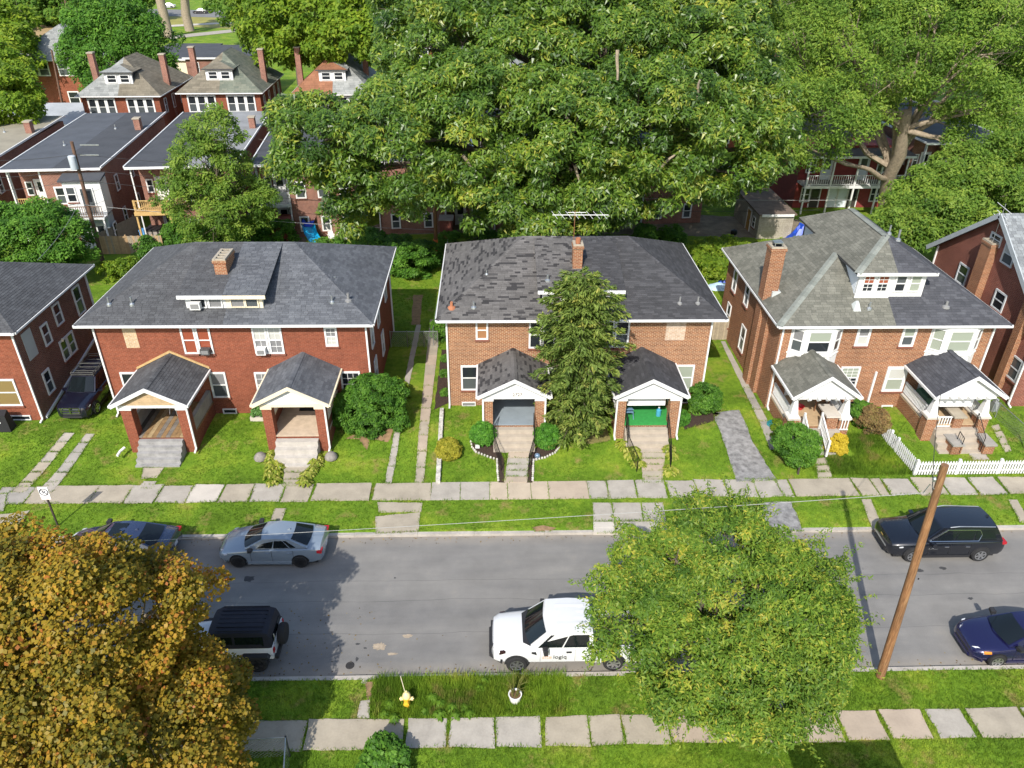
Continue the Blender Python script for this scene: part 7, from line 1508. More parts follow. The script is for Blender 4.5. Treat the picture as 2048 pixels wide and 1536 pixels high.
# antenna on the middle house
h = thing('tv_antenna', 'old white television antenna on the chimney of the tan brick house', 'antenna', (4.6, 40.4, 8.0)); A = gy(1150, 428, 40.4)
obj('mast', MB().tube([(A[0], 40.4, 8.2), (A[0], 40.4, A[2]+.2)], .022, 6), mat('rust', (.2, .09, .04), .8, .2), h, uv=False)
a0, a1 = gy(1105, 430, 40.4), gy(1217, 430, 40.4); obj('boom', MB().tube([a0, a1], .022, 6), WHITE, h, uv=False); obj('boom', MB().tube([gy(1135, 425, 40.4), gy(1172, 425, 40.4)], .018, 6), WHITE, h, uv=False)
for i in range(8): p = a0+(a1-a0)*(i+.3)/8; obj('element', MB().tube([p+np.array([.12, -.55, -.03]), p+np.array([-.12, .55, .03])], .012, 4), WHITE, h, uv=False)
a = gx(1990, 470, 30.0); h = thing('tv_antenna', 'pale television antenna on the gable of the deep red house', 'antenna', a); obj('mast', MB().tube([a-np.array([0, 0, .8]), a+np.array([0, 0, 1.9])], .02, 6), METAL, h, uv=False)
for z, l_ in ((.9, .9), (1.2, .7), (1.6, .9)): obj('element', MB().tube([a+np.array([-.1, -l_, z]), a+np.array([.1, l_, z+.1])], .018, 5), WHITE, h, uv=False)
# pool slide, tarps, barbecue
p = gp(618, 488); BLU = mat('slide_blue', (.01, .06, .45), .35, .1); CYN = mat('slide_cyan', (.01, .30, .55), .35, .1)
h = thing('pool_slide', 'bright blue curved plastic slide standing behind the red brick twin house', 'slide', p); path = [np.array([p[0]-.3, p[1]+3.4, 2.6]), np.array([p[0]+.1, p[1]+2.4, 2.3]), np.array([p[0]-.2, p[1]+1.3, 1.6]), np.array([p[0]+.2, p[1]+.3, 1.0]), np.array([p[0]+.7, p[1]-.6, .7])]
for i in range(4):
    a, b = path[i], path[i+1]; d = b-a; s_ = np.cross(d, (0, 0, 1.)); s_ /= np.linalg.norm(s_); w = .55; mb = MB(); z = np.array([0, 0, .4]); t_ = np.array([0, 0, .03])
    mb.add([a-s_*w+z, a-s_*w*.6, a+s_*w*.6, a+s_*w+z, b-s_*w+z, b-s_*w*.6, b+s_*w*.6, b+s_*w+z], [(0, 1, 5, 4), (1, 2, 6, 5), (2, 3, 7, 6)]); obj('chute', mb, BLU if i < 2 else CYN, h)
for q in path[:3]: obj('support', MB().tube([(q[0], q[1], .4), tuple(q)], .05, 6), BLU, h, uv=False)
def heap(name, label, cat, c, r, hgt, m_, n=16):
    mb = MB(); rows = 5; V = []; 
    for i in range(rows):
        t = i/(rows-1)
        for j in range(n): a = 2*math.pi*j/n; k = (1-t*.75)*(1+random.uniform(-.18, .18)); V.append((c[0]+r*k*math.cos(a), c[1]+r*.8*k*math.sin(a), c[2]+hgt*t*(1+random.uniform(-.15, .15))))
    F = [(i*n+j, i*n+(j+1)%n, (i+1)*n+(j+1)%n, (i+1)*n+j) for i in range(rows-1) for j in range(n)]+[tuple((rows-1)*n+j for j in range(n))]
    mb.add(V, F); return tag(obj(name, mb, m_, smooth=25, uv=False), label, cat)
heap('tarpaulin', 'crumpled blue tarpaulin heap beside the block shed', 'tarpaulin', gp(1600, 480), 1.3, 1.4, mat('tarp_blue', (.012, .06, .42), .4, .2, 3)); heap('plastic_sheet', 'pale blue plastic sheets lying in the side garden', 'sheet', gp(1437, 575), .9, .35, mat('sheet_pale', (.45, .6, .75), .4, .2, 3)); heap('plastic_sheet', 'blue plastic sheet behind the pale ones', 'sheet', gp(1448, 562), .6, .45, MATS['tarp_blue'])
h = thing('awning', 'dark blue tarpaulin awning on posts under the big tree', 'awning', gp(1180, 475)); q = gp(1180, 475); obj('sheet', MB().hexa([(q[0]-1.0, q[1]-.5, 2.0), (q[0]+1.3, q[1]-.5, 2.0), (q[0]+1.3, q[1]+2, 2.9), (q[0]-1.0, q[1]+2, 2.9), (q[0]-1.0, q[1]-.5, 2.03), (q[0]+1.3, q[1]-.5, 2.03), (q[0]+1.3, q[1]+2, 2.93), (q[0]-1.0, q[1]+2, 2.93)]), mat('tarp_navy', (.012, .03, .16), .6, .2, 3), h)
for x, y, z in ((-1, -.45, 2), (1.25, -.45, 2), (-1, 1.95, 2.9), (1.25, 1.95, 2.9)): obj('post', MB().tube([(q[0]+x, q[1]+y, .3), (q[0]+x, q[1]+y, z)], .03, 5), METAL, h, uv=False)
p = gp(1465, 482); h = thing('kettle_barbecue', 'black kettle barbecue in the back yard', 'barbecue', p); obj('bowl', MB().lathe([(.05, .55), (.25, .62), (.32, .8), (.26, 1.0), (.05, 1.08)], p, 14), BLACKM, h, smooth=50)
for k in range(3): a = 2.1*k; obj('leg', MB().tube([(p[0]+.1*math.cos(a), p[1]+.1*math.sin(a), p[2]+.6), (p[0]+.35*math.cos(a), p[1]+.35*math.sin(a), p[2])], .02, 5), BLACKM, h, uv=False)
p = gp(540, 488); h = thing('garden_shed', 'low red-brown wooden shed among the yard bushes', 'shed', p); obj('wall', MB().box(p[0]-.6, p[0]+1.6, p[1], p[1]+2.2, .4, 1.9), mat('shed_red', (.22, .07, .05), .8, .15), h); obj('roof', MB().hexa([(p[0]-.7, p[1]-.15, 1.9), (p[0]+1.7, p[1]-.15, 1.9), (p[0]+1.7, p[1]+2.3, 2.3), (p[0]-.7, p[1]+2.3, 2.3), (p[0]-.7, p[1]-.15, 2.0), (p[0]+1.7, p[1]-.15, 2.0), (p[0]+1.7, p[1]+2.3, 2.4), (p[0]-.7, p[1]+2.3, 2.4)]), MATS['shed_red'], h)
p = gp(892, 478); h = thing('garden_shed', 'small dark red hut beside the pole with the orange sleeve', 'shed', p); obj('wall', MB().box(p[0]-.5, p[0]+.6, p[1], p[1]+1.2, .4, 2.2), MATS['shed_red'], h); obj('roof', MB().box(p[0]-.6, p[0]+.7, p[1]-.1, p[1]+1.3, 2.202, 2.3), CONC_G, h)
p = gp(300, 478); h = thing('hot_tub', 'square tub with black cover behind the tan fence', 'tub', p); obj('body', MB().box(p[0]-.3, p[0]+1.7, p[1], p[1]+1.8, .4, 1.2), mat('tub_grey', (.3, .27, .24), .7, .1), h); obj('cover', MB().box(p[0]-.35, p[0]+1.75, p[1]-.05, p[1]+1.85, 1.202, 1.32), TRIMB, h); tag(obj('cooler_box', MB().box(p[0]-.9, p[0]-.45, p[1]+.2, p[1]+.8, .5, 1.1).box(p[0]-.93, p[0]-.42, p[1]+.17, p[1]+.83, 1.102, 1.22), mat('cooler_blue', (.1, .3, .6), .5, .3, 5)), 'blue and white cooler box behind the tan fence', 'box')
p = gp(390, 478); h = thing('garden_parasol', 'folded orange-red parasol among the bushes', 'parasol', p); obj('canopy', MB().lathe([(.5, 1.1), (.35, 1.5), (.08, 1.9)], (p[0], p[1], .3), 10), mat('parasol_red', (.5, .07, .03), .8, .15), h, smooth=30); obj('pole', MB().tube([(p[0], p[1], .4), (p[0], p[1], 2.3)], .03, 5), METAL, h, uv=False)
# ---- the big tree behind the tan brick house
oak = [LB(650,280,54,2.7), LB(605,325,53.5,1.8), LB(595,245,54.5,1.4), LB(710,375,53.5,2.0), LB(740,290,55,2.6), LB(832,215,57,2.8), LB(800,300,54,4.2), LB(850,365,53.5,2.3), LB(905,110,61,5.0), LB(950,245,55,4.8), LB(990,380,53.5,2.8), LB(1080,440,52.5,2.2),
       LB(1050,140,61,5.8), LB(1120,280,54,4.8), LB(1190,390,53,2.7), LB(1210,110,61,5.6), LB(1300,250,54.5,4.8), LB(1320,370,53.5,2.5), LB(1400,140,60,5.2), LB(1435,285,55,4.0), LB(1470,345,55.5,2.0), LB(1520,215,57,2.6), LB(1545,290,57,1.9), LB(1000,15,65,6), LB(1200,5,67,6), LB(1390,30,66,5.6), LB(878,25,66,4.6), LB(1060,465,52,1.6), LB(690,430,54,1.2)]
okt = tree('broad_tree', 'huge dark green broadleaf tree with glossy hanging leaves behind the tan brick house', (8.2, 64.5, .5), oak, LM_OAK, .75, (8, 63.5, 6.5), BARK, group='trees in the back yards', sub=(.7, 1.35), cover=1.7, leaves=225, ll=.33, lw=.12, droop=.55, lobe_in=.66, twigs=90, holes=.06, shoots=260, slen=.6)
bl = MB()
for a, b in (((925, 310), (960, 360)), ((960, 360), (1010, 330)), ((1305, 350), (1350, 310)), ((1235, 100), (1235, 160)), ((1395, 200), (1400, 160)), ((1150, 330), (1180, 400))):
    limb(bl, gy(*a, 51.5), gy(*b, 51.3), .13, .07, .08, 4, 6)
obj('bare_limbs', bl, BARKP, okt, smooth=60, uv=False)
# ---- elm on the right
elm = [LB(1640,235,63,3.2), LB(1600,110,68,4.6), LB(1720,110,67,5.2), LB(1840,90,66,5.2), LB(1960,110,64,5.2), LB(2040,220,62,4.4), LB(1950,225,62,2.2), LB(1625,300,63,1.6), LB(1690,250,62.5,1.7), LB(1990,300,60,2.6), LB(1700,20,72,6), LB(1880,10,72,6), LB(2040,40,70,6), LB(1570,10,74,6), LB(1590,200,66,2.6)]
tree('elm_tree', 'tall light green elm with forked bare pale trunk behind the orange brick house', (37.4, 70.0, .5), elm, LM_ELM, .55, gy(1812, 225, 65), BARKP, group='trees in the back yards', sub=(.8, 1.5), cover=1.5, leaves=210, ll=.24, lw=.10, droop=.2, lobe_in=.66, twigs=120, limb_from=.7, holes=.16, shoots=300, slen=1.0)
elm2 = [LB(1880,445,54.5,2.6), LB(1960,400,56,3.0), LB(2040,350,57,3.4), LB(1820,420,56.5,2.0), LB(1800,460,54,1.6), LB(1920,350,58,2.2), LB(1860,380,58,1.8), LB(2010,440,54,2)]
tree('scrub_tree', 'dense scrubby light green tree between the slate gable and the green-grey roof', gp(1880, 520), elm2, LM_ELM, .2, None, BARKP, group='trees in the back yards', sub=(.6, 1.1), cover=1.6, leaves=170, ll=.24, lw=.11, twigs=30)
# ---- yard trees on the left
tree('locust_tree', 'slender light green tree standing in front of the pine deck', gp(430, 500), [LB(430,270,60,1.8), LB(408,330,60,2.2), LB(455,350,60,2.0), LB(395,400,59,2.2), LB(470,410,59.5,2.4), LB(350,395,60,1.5), LB(430,455,58,2.3), LB(520,405,60,1.3), LB(380,300,60.5,1.3)], LM_ELM, .18, gy(430, 390, 60), BARK, group='trees in the back yards', sub=(.45, .9), cover=1.4, leaves=130, ll=.22, lw=.09, twigs=70, holes=.14, shoots=120, slen=.7)
tree('yard_tree', 'round bushy green tree with pale seed heads at the lane end', gp(80, 530), [LB(85,470,56,2.4), LB(35,465,56,2.0), LB(135,485,56,1.8), LB(95,445,57,1.7), LB(20,500,55,1.6), LB(120,515,54.5,1.4)], LM_BUSH, .2, None, BARK, group='trees in the back yards', sub=(.5, .9), cover=1.6, leaves=150, ll=.22, lw=.11, twigs=15)
tree('street_tree', 'yellow-green leafy tree beside the tan-roofed row house', gz(20, 300, .5), [LB(15,190,80,2.6), LB(-5,150,84,3.0), LB(35,215,79,1.6), LB(-10,220,80,3)], LM_LIGHT, .3, None, BARK, group='trees along the back street', sub=(.7, 1.2), cover=1.4, leaves=120, ll=.34, lw=.2, twigs=10)
tree('street_tree', 'yellow-green tree beside the chimney of the pale grey hip-roofed house', gz(20, 190, .5), [LB(5,95,118,4.0), LB(-20,75,120,5), LB(20,60,122,3.5), LB(30,115,116,2.2)], LM_LIGHT, .35, None, BARK, group='trees along the back street', sub=(1.1, 1.8), cover=1.3, leaves=110, ll=.5, lw=.28, twigs=8)
tree('round_tree', 'dense round green tree behind the brown hip-roofed house', gz(235, 205, .5), [LB(230,85,107,5.2), LB(192,112,106,3.6), LB(285,105,106,4.4), LB(240,140,103,4.2), LB(200,55,108,3.6), LB(165,105,105,1.8), LB(300,130,104,2.2), LB(195,145,104,2.2), LB(255,45,108,3.2)], LM_BUSH, .35, None, BARK, group='trees along the back street', sub=(.9, 1.6), cover=1.5, leaves=140, ll=.36, lw=.17, twigs=15)
tree('maple_tree', 'bright yellow-green maple between the rust-roofed house and the park', gz(600, 170, .5), [LB(600,40,102,5.5), LB(665,55,99,5.2), LB(735,22,97,4.4), LB(530,35,110,4.2), LB(560,75,101,2.6), LB(655,75,97,2.4), LB(705,70,94,2.6), LB(545,100,100,1.6), LB(795,55,95,2.8)], LM_LIGHT, .4, None, BARK, group='trees along the back street', sub=(.9, 1.6), cover=1.5, leaves=130, ll=.44, lw=.26, twigs=15)
for i, (u, v, y, r) in enumerate(((70,5,235,9), (125,0,225,8), (185,-2,235,8), (20,15,245,9), (235,-10,240,8))):
    tree('park_tree', 'dark leafy park tree beside the open pavilion', gz(u, v+55, .5), [LB(u,v,y,r), LB(u-25,v+8,y+2,r*.7), LB(u+25,v+5,y-2,r*.7)], LM_FAR, .5, None, BARKD, group='park trees', sub=(1.8, 2.8), cover=1.3, leaves=90, ll=.9, lw=.5, twigs=4)
for i, (u, v0) in enumerate(((338, 74), (380, 62))):
    b = gz(u, v0, .5); tree('park_tree', 'tall park tree with bare grey trunk by the park path', b, [(b[0]-3, b[1], b[2]+27, 7), (b[0]+4, b[1], b[2]+29, 7), (b[0], b[1]+2, b[2]+33, 6)], LM_FAR, .95, b+np.array([-.8, 0, 24]), BARKP, group='park trees', sub=(1.8, 2.8), cover=1.2, leaves=80, ll=.9, lw=.5, twigs=4)
for i, (u, v, y, r) in enumerate(((500,-15,180,6), (900,-25,150,8), (1100,-25,150,8), (1300,-20,150,8), (1500,-25,140,8), (1680,-20,130,8), (1850,-25,130,8), (2040,-10,120,8), (780,-10,140,7))):
    tree('far_tree', 'far green tree rising above the back street roofs', (gy(u, v, y)[0], y, .5), [LB(u,v,y,r), LB(u-45,v+18,y+3,r*.75), LB(u+45,v+14,y-2,r*.75), LB(u,v+28,y-4,r*.7)], LM_FAR, .45, None, BARKD, group='far trees', sub=(1.4, 2.2), cover=1.2, leaves=90, ll=.7, lw=.36, twigs=4)
# ---- foreground maple and street tree
tree('maple_tree', 'large golden and rust autumn maple beside the soft-top car', (-13.0, 16.6, .12), [(-14.0, 16.6, 7.2, 1.9), (-9.2, 16.2, 2.6, 1.1), (-10.6, 16.0, 7.2, 1.4), (-9.9, 14.8, 4.2, 1.5), (-12.6, 15.0, 5.8, 3.0), (-10.6, 15.4, 4.8, 1.8), (-15.6, 15.0, 5.8, 3.0), (-12.8, 17.4, 4.8, 2.1), (-10.6, 13.2, 4.0, 2.2), (-14.0, 12.4, 4.8, 2.9), (-12.4, 15.6, 7.6, 2.0), (-17.0, 17.6, 5.4, 2.3), (-9.2, 14.6, 3.2, 1.6), (-10.7, 17.2, 5.9, 1.6), (-18, 14, 6, 3), (-15.4, 18.4, 5.2, 1.6), (-11.6, 10.8, 4.4, 2.2), (-9.6, 16.2, 3.2, 1.1), (-8.9, 13.6, 2.6, 1.1), (-16.2, 16.8, 7.0, 1.5), (-10.2, 12.2, 5.2, 1.3)], LM_MAPLE, .32, (-12.8, 16.2, 3.2), BARKP, group='trees on the verge', sub=(.4, 1.0), cover=1.35, leaves=330, flat=.62, ll=.115, lw=.094, droop=.15, lobe_in=.72, twigs=90, holes=.06, shoots=260, slen=.3)
tree('verge_tree', 'fine-leaved green street tree half hiding the white pickup', (8.2, 18.2, .12), [(7.63, 17.97, 5.21, 2.01), (5.67, 18.16, 4.79, 1.46), (9.42, 17.97, 4.79, 1.64), (8.00, 16.58, 4.12, 1.73), (6.33, 16.76, 3.79, 1.55), (10.01, 16.86, 3.70, 1.55), (8.00, 19.65, 5.38, 1.82), (4.56, 17.69, 4.54, 1.09), (11.02, 18.25, 3.96, 1.28), (8.84, 16.67, 3.11, 1.55), (7.54, 18.72, 6.80, 1.28), (9.01, 15.65, 3.20, 1.18), (6.05, 18.53, 6.47, 1.00), (7.44, 15.55, 3.28, 1.18), (11.60, 17.60, 3.36, 0.82), (9.85, 19.46, 5.62, 0.91), (6.14, 19.27, 5.71, 0.91), (10.84, 16.67, 2.87, 0.82), (3.91, 18.53, 5.21, 0.55), (4.84, 19.46, 6.04, 0.55), (12.10, 18.53, 4.20, 0.45), (11.85, 19.09, 5.04, 0.50), (7.26, 20.20, 7.05, 0.55), (8.84, 20.20, 6.71, 0.55), (3.63, 17.23, 3.87, 0.45), (10.43, 15.74, 2.52, 0.55), (5.77, 15.55, 3.03, 0.55), (8.50, 14.81, 2.70, 0.63), (11.18, 19.65, 5.38, 0.45)], LM_STREET, .14, (8.1, 18.1, 1.7), BARK, group='trees on the verge', sub=(.26, .55), cover=1.5, leaves=130, ll=.15, lw=.05, droop=.25, lobe_in=.66, twigs=170, holes=.14, shoots=600, slen=.85)
# ---- spruce in front of the middle house
def spruce(label, base, H, R0):
    h = thing('spruce_tree', label, 'tree', base); b = np.array(base, float)
    obj('trunk', MB().tube([b-np.array([0, 0, .2]), b+np.array([.05, 0, H*.5]), b+np.array([.0, 0, H])], [.2, .12, .03], 8), BARK, h, uv=False)
    br = MB(); P = []; N_ = []; D_ = []; hue = []
    z = .7
    while z < H-.1:
        t = z/H; r = R0*math.sqrt(max(.02, 1-((t-.42)/.62)**2))*rng.uniform(.62, 1.18)+.1; n = int(6+4*(1-t)); a0 = rng.uniform(0, 6.28)
        if .3 < t < .42: r *= .82
        for k in range(n):
            a = a0+6.283*k/n+rng.normal(0, .16); L_ = r*rng.uniform(.55, 1.2); d = np.array([math.cos(a), math.sin(a), 0]); dz = .12-.34*(1-t)
            tip = b+np.array([0, 0, z])+d*L_+np.array([0, 0, dz*L_]); o_ = b+np.array([0, 0, z])
            br.tube([o_, (o_+tip)/2+np.array([0, 0, .06*L_]), tip], [.035*(1-t)+.012, .02, .006], 4); hu = rng.normal(0, .14)
            m = int(16+46*L_); s_ = rng.random(m)**.55; side = rng.normal(0, 1, m)*(.12+.30*(1-s_))*min(1, L_*.7)
            sd = np.array([-d[1], d[0], 0]); q = o_+(tip-o_)*s_[:, None]+sd*side[:, None]+np.array([0, 0, 1.])*(.06*L_*np.sin(np.pi*s_)[:, None]-np.abs(side)[:, None]*.35+rng.normal(0, .05, (m, 1)))
            P.append(q); nn = unit(np.array([0, 0, 1.])+rng.normal(0, .45, (m, 3))); N_.append(nn); D_.append(unit(d+sd*np.sign(side)[:, None]*.7+np.array([0, 0, -.45])+rng.normal(0, .3, (m, 3)))); hue.append(np.clip(.42+hu+.35*(s_-.5)+rng.normal(0, .15, m), 0, 1))
        z += .16+.16*(1-t)
    P = np.vstack(P); m = len(P); sc = rng.uniform(.7, 1.3, m)
    V, F = leaf_quads(P, np.vstack(N_), np.vstack(D_), .30*sc, .085*sc); npmesh('crown', V, F, LM_SPR, h, attr=np.concatenate(hue)); obj('branches', br, BARK, h, uv=False)
spruce('tall green spruce in front of the tan brick house', (4.45, 34.6, zg(34.6)), 9.5, 2.3)
# ---- shrubs
def shrub(name, label, base, lobes, lm, group=None, cat='shrub', **kw):
    d = dict(sub=(.22, .4), cover=1.8, leaves=110, ll=.12, lw=.06, droop=0., lobe_in=.8, twigs=6, trunk_r=.05, bark=BARKD); d.update(kw)
    return tree(name, label, base, lobes, lm, group=group, cat=cat, **d)
def ball(u, v, rpx, y_, dz=0): p = gy(u, v, y_); return p
bA = gp(735, 856); shrub('yew_shrub', 'big clipped bright green yew beside the red brick porch', (-6.9, 35.4, .5), [(-7.5, 35.4, 1.6, 1.1), (-6.5, 35.6, 2.2, 1.2), (-5.8, 35.5, 1.5, .9), (-8.0, 35.3, 1.2, .75), (-6.9, 35.1, 1.0, 1.0), (-5.4, 35.9, 2.5, .55), (-7.1, 35.6, 2.6, .7), (-8.1, 35.5, 2.0, .5), (-5.3, 35.2, 1.0, .55)], LM_BUSH, ll=.16, lw=.05, droop=-.4, cover=2.2)
for u, v, lab in ((967, 886, 'round clipped boxwood between the barberry and the blue-grey porch steps'), (1094, 892, 'round clipped boxwood between the blue-grey porch steps and the spruce')):
    p = gp(u, v); shrub('boxwood_ball', lab, p, [(p[0], p[1]+.1, p[2]+.55, .62, .95)], LM_BOX, group='clipped boxwood balls', sub=(.14, .2), cover=4.5, leaves=70, ll=.075, lw=.045, lobe_in=.9)
p = gp(897, 914); shrub('barberry_bush', 'round yellow-green bush next to the low stone edging', p, [(p[0], p[1]+.1, p[2]+.42, .58, .85)], LM_YEL, sub=(.14, .2), cover=4.5, leaves=70, ll=.075, lw=.045)
p = gp(1408, 826); shrub('rounded_shrub', 'rounded green shrub at the head of the broken driveway', p, [(p[0], p[1]+.3, p[2]+.8, .8, .9), (p[0]-.35, p[1]+.1, p[2]+.55, .55), (p[0]+.35, p[1]+.2, p[2]+.6, .5)], LM_BUSH, sub=(.2, .3), cover=2.6, leaves=90, ll=.1, lw=.05)
p = gp(1362, 850); shrub('small_boxwood', 'small green bush at the foot of the porch corner', p, [(p[0], p[1]+.2, p[2]+.35, .42)], LM_BOX, sub=(.12, .18), cover=3.5, leaves=60, ll=.07, lw=.04)
p = gp(1595, 948); shrub('privet_shrub', 'leggy green privet shrub in the unmown yard', p, [(p[0]-.25, p[1]+.9, p[2]+1.5, .85), (p[0]+.5, p[1]+.9, p[2]+1.3, .7), (p[0]+.1, p[1]+.6, p[2]+.9, .7)], LM_BUSH, sub=(.2, .34), cover=2.4, leaves=100, ll=.1, lw=.05, twigs=20)
p = gp(1742, 868); shrub('dying_shrub', 'half brown shrub by the picket fence', p, [(p[0], p[1]+.2, p[2]+.75, .75), (p[0]+.3, p[1]+.4, p[2]+.6, .6)], LM_BRN, sub=(.18, .3), cover=2.4, leaves=90, ll=.09, lw=.05, twigs=16)
p = gp(1718, 850); shrub('green_shrub', 'fresh green shrub next to the brown one', p, [(p[0], p[1]+.2, p[2]+.7, .6), (p[0]+.2, p[1], p[2]+.35, .45)], LM_BUSH, sub=(.18, .3), cover=2.2, leaves=80, ll=.13, lw=.07)
p = gp(1668, 905); shrub('flowering_plant', 'clump of bright yellow flowers beside the porch steps', p, [(p[0]-.2, p[1]+.15, p[2]+.4, .32), (p[0]+.3, p[1]+.3, p[2]+.6, .32), (p[0]+.25, p[1]-.1, p[2]+.3, .28)], LM_FLW, sub=(.1, .18), cover=2.2, leaves=40, ll=.09, lw=.07, cat='plant')
p = gp(1565, 880); shrub('weedy_plant', 'low green weeds beside the coiled hose', p, [(p[0], p[1], p[2]+.25, .5), (p[0]+.2, p[1]+.8, p[2]+.25, .5)], LM_LIGHT, sub=(.15, .25), cover=1.6, leaves=50, ll=.14, lw=.06, cat='plant')
for u, v in ((890, 722), (889, 752), (890, 790)): p = gp(u, v); shrub('bedding_plant', 'small green plant in the narrow mulch bed by the wall', p, [(p[0], p[1], p[2]+.16, .24)], LM_BUSH, group='plants in the narrow mulch bed', sub=(.08, .12), cover=2, leaves=30, ll=.09, lw=.05, cat='plant')
p = gp(882, 682); shrub('corner_shrub', 'green shrub at the back corner by the chain link gate', p, [(p[0]+.1, p[1]+.3, p[2]+.9, .6), (p[0], p[1], p[2]+.5, .5)], LM_BUSH, sub=(.2, .3), cover=2, leaves=70)
p = gp(773, 1536); shrub('sidewalk_bush', 'leafy bush on the sidewalk edge opposite the hydrant', (p[0], 15.6, .12), [(p[0]-.1, 15.6, .55, .55), (p[0]+.3, 15.4, .45, .45), (p[0]-.3, 15.2, .4, .5)], LM_BUSH, sub=(.16, .26), cover=1.8, leaves=60, ll=.13, lw=.09)
p = gp(765, 735); shrub('side_weeds', 'weedy green plants beside the red brick side wall', (-6.0, 37.6, .5), [(-6.1, 37.4, 1.0, .7), (-5.7, 38.4, .8, .6), (-6.2, 39.4, .6, .5)], LM_LIGHT, sub=(.25, .4), cover=1.4, leaves=60, ll=.2, lw=.1)
def hedge(label, pts, lm, r=1.1, name='yard_shrub', **kw):
    P = [gp(*q) for q in pts]; return shrub(name, label, P[0], [(p[0], p[1], p[2]+r*.75, r*random.uniform(.75, 1.15)) for p in P], lm, group='overgrown shrubs behind the houses', **{**dict(sub=(.3, .6), cover=1.6, leaves=100, ll=.2, lw=.1), **kw})
hedge('dark green thicket behind the side yard gate', [(760,530),(790,545),(830,550),(850,535),(800,520),(740,515)], LM_BUSH, 1.4)
hedge('low green hedge under the white plastic chairs', [(640,508),(680,510),(720,512)], LM_BUSH, .8)
hedge('green bushes below the pine balcony deck', [(360,490),(420,500),(470,495),(520,492),(560,490)], LM_BUSH, 1.3)
hedge('bright green brambles between the tan house and the block shed', [(1395,530),(1425,520),(1450,515),(1470,530),(1405,555),(1440,560)], LM_LIGHT, 1.1)
hedge('low ivy at the foot of the block shed', [(1480,510),(1520,508),(1560,505),(1600,500)], LM_LIGHT, .7)
hedge('yellow-green plants along the garden path behind the dark brick house', [(215,560),(240,555),(262,550)], LM_LIGHT, .7)
hedge('green shrubs behind the tan fence', [(330,500),(300,515),(355,515)], LM_BUSH, .8)
hedge('dark shrubs under the big tree crown', [(900,500),(960,495),(1020,492),(1290,490),(1340,492)], LM_BUSH, 1.0)
# ---- hostas in rows beside the steps
def hosta(p, r, lm, label, group):
    n = 60; a = rng.uniform(0, 6.283, n); t = rng.random(n)**.6; d = np.stack([np.cos(a), np.sin(a), np.zeros(n)], 1)
    P = np.array(p)+d*(r*t)[:, None]+np.array([0, 0, 1.])*(.1+.26*(1-t**2))[:, None]*r/.35; Dr = unit(d+np.array([0, 0, -.5])*t[:, None]); N_ = unit(np.array([0, 0, 1.])+d*.5+rng.normal(0, .2, (n, 3)))
    V, F = leaf_quads(P, N_, Dr, np.full(n, r*.75)*rng.uniform(.8, 1.2, n), np.full(n, r*.32)); o = npmesh('hosta', V, F, lm, attr=rng.random(n)); return tag(o, label, 'plant', group)
LM_HOS = leafmat('leaf_hosta', [(0, (.12, .20, .02)), (.5, (.27, .32, .04)), (1, (.50, .47, .14))], .3, .45)
for px, lab in ((((549,916),(546,928),(550,940),(545,953),(551,966)), 'yellow-green hosta on the boulder and planter side of the pale walk'), (((633,916),(625,928),(618,940),(612,953),(606,966)), 'yellow-green hosta on the yew side of the pale walk'), (((1250,892),(1258,904),(1264,916),(1272,930)), 'yellow-green hosta on the spruce side of the turf porch walk'), (((1342,900),(1340,918),(1338,946)), 'yellow-green hosta on the driveway side of the turf porch walk')):
    for u, v in px:
        for k in range(3): p = gp(u+random.uniform(-10, 10), v+random.uniform(-5, 5)); hosta(p, random.uniform(.25, .34), LM_HOS, lab, 'hostas along the front walks')
LM_WEED = leafmat('leaf_weed', [(0, (.06, .15, .015)), (1, (.16, .28, .03))], .35, .5)
for u, v in ((880,1412),(905,1420),(930,1418),(850,1425),(880,1432),(912,1434),(940,1430),(865,1400),(780,1412),(790,1440),(770,1430),(960,1380),(970,1365)):
    hosta(gp(u, v), random.uniform(.18, .27), LM_WEED, 'broadleaf dock weed in the long grass near the hydrant', 'dock weeds on the verge')
# ---- grass tufts
def inpoly(P, poly):
    x, y = P[:, 0], P[:, 1]; c = np.zeros(len(P), bool); n = len(poly)
    for i in range(n):
        x0, y0 = poly[i]; x1, y1 = poly[(i+1)%n]
        c ^= ((y0 > y) != (y1 > y)) & (x < (x1-x0)*(y-y0)/((y1-y0) if y1 != y0 else 1e-9)+x0)
    return c
FOOT = [[(a, b), (c, b), (c, d), (a, d)] for a, b, c, d in ((-21.3, 36.7, -6.8, 47), (-19.2, 32, -15.7, 37), (-12, 32, -8.6, 37), (-2.6, 37.3, 12.2, 48), (-.6, 33, 2.9, 38), (6.6, 33, 10.1, 38), (15.8, 36.9, 27.8, 47.6), (15.8, 32.5, 19.4, 37), (23.4, 32.5, 27, 37), (-40, 36, -25, 44.5), (30.2, 36, 43, 48.5))]
def zgv(y): t = np.clip((y-31)/5, 0, 1); return np.where(y < 27.2, .12, .13+.37*t*t*(3-2*t))
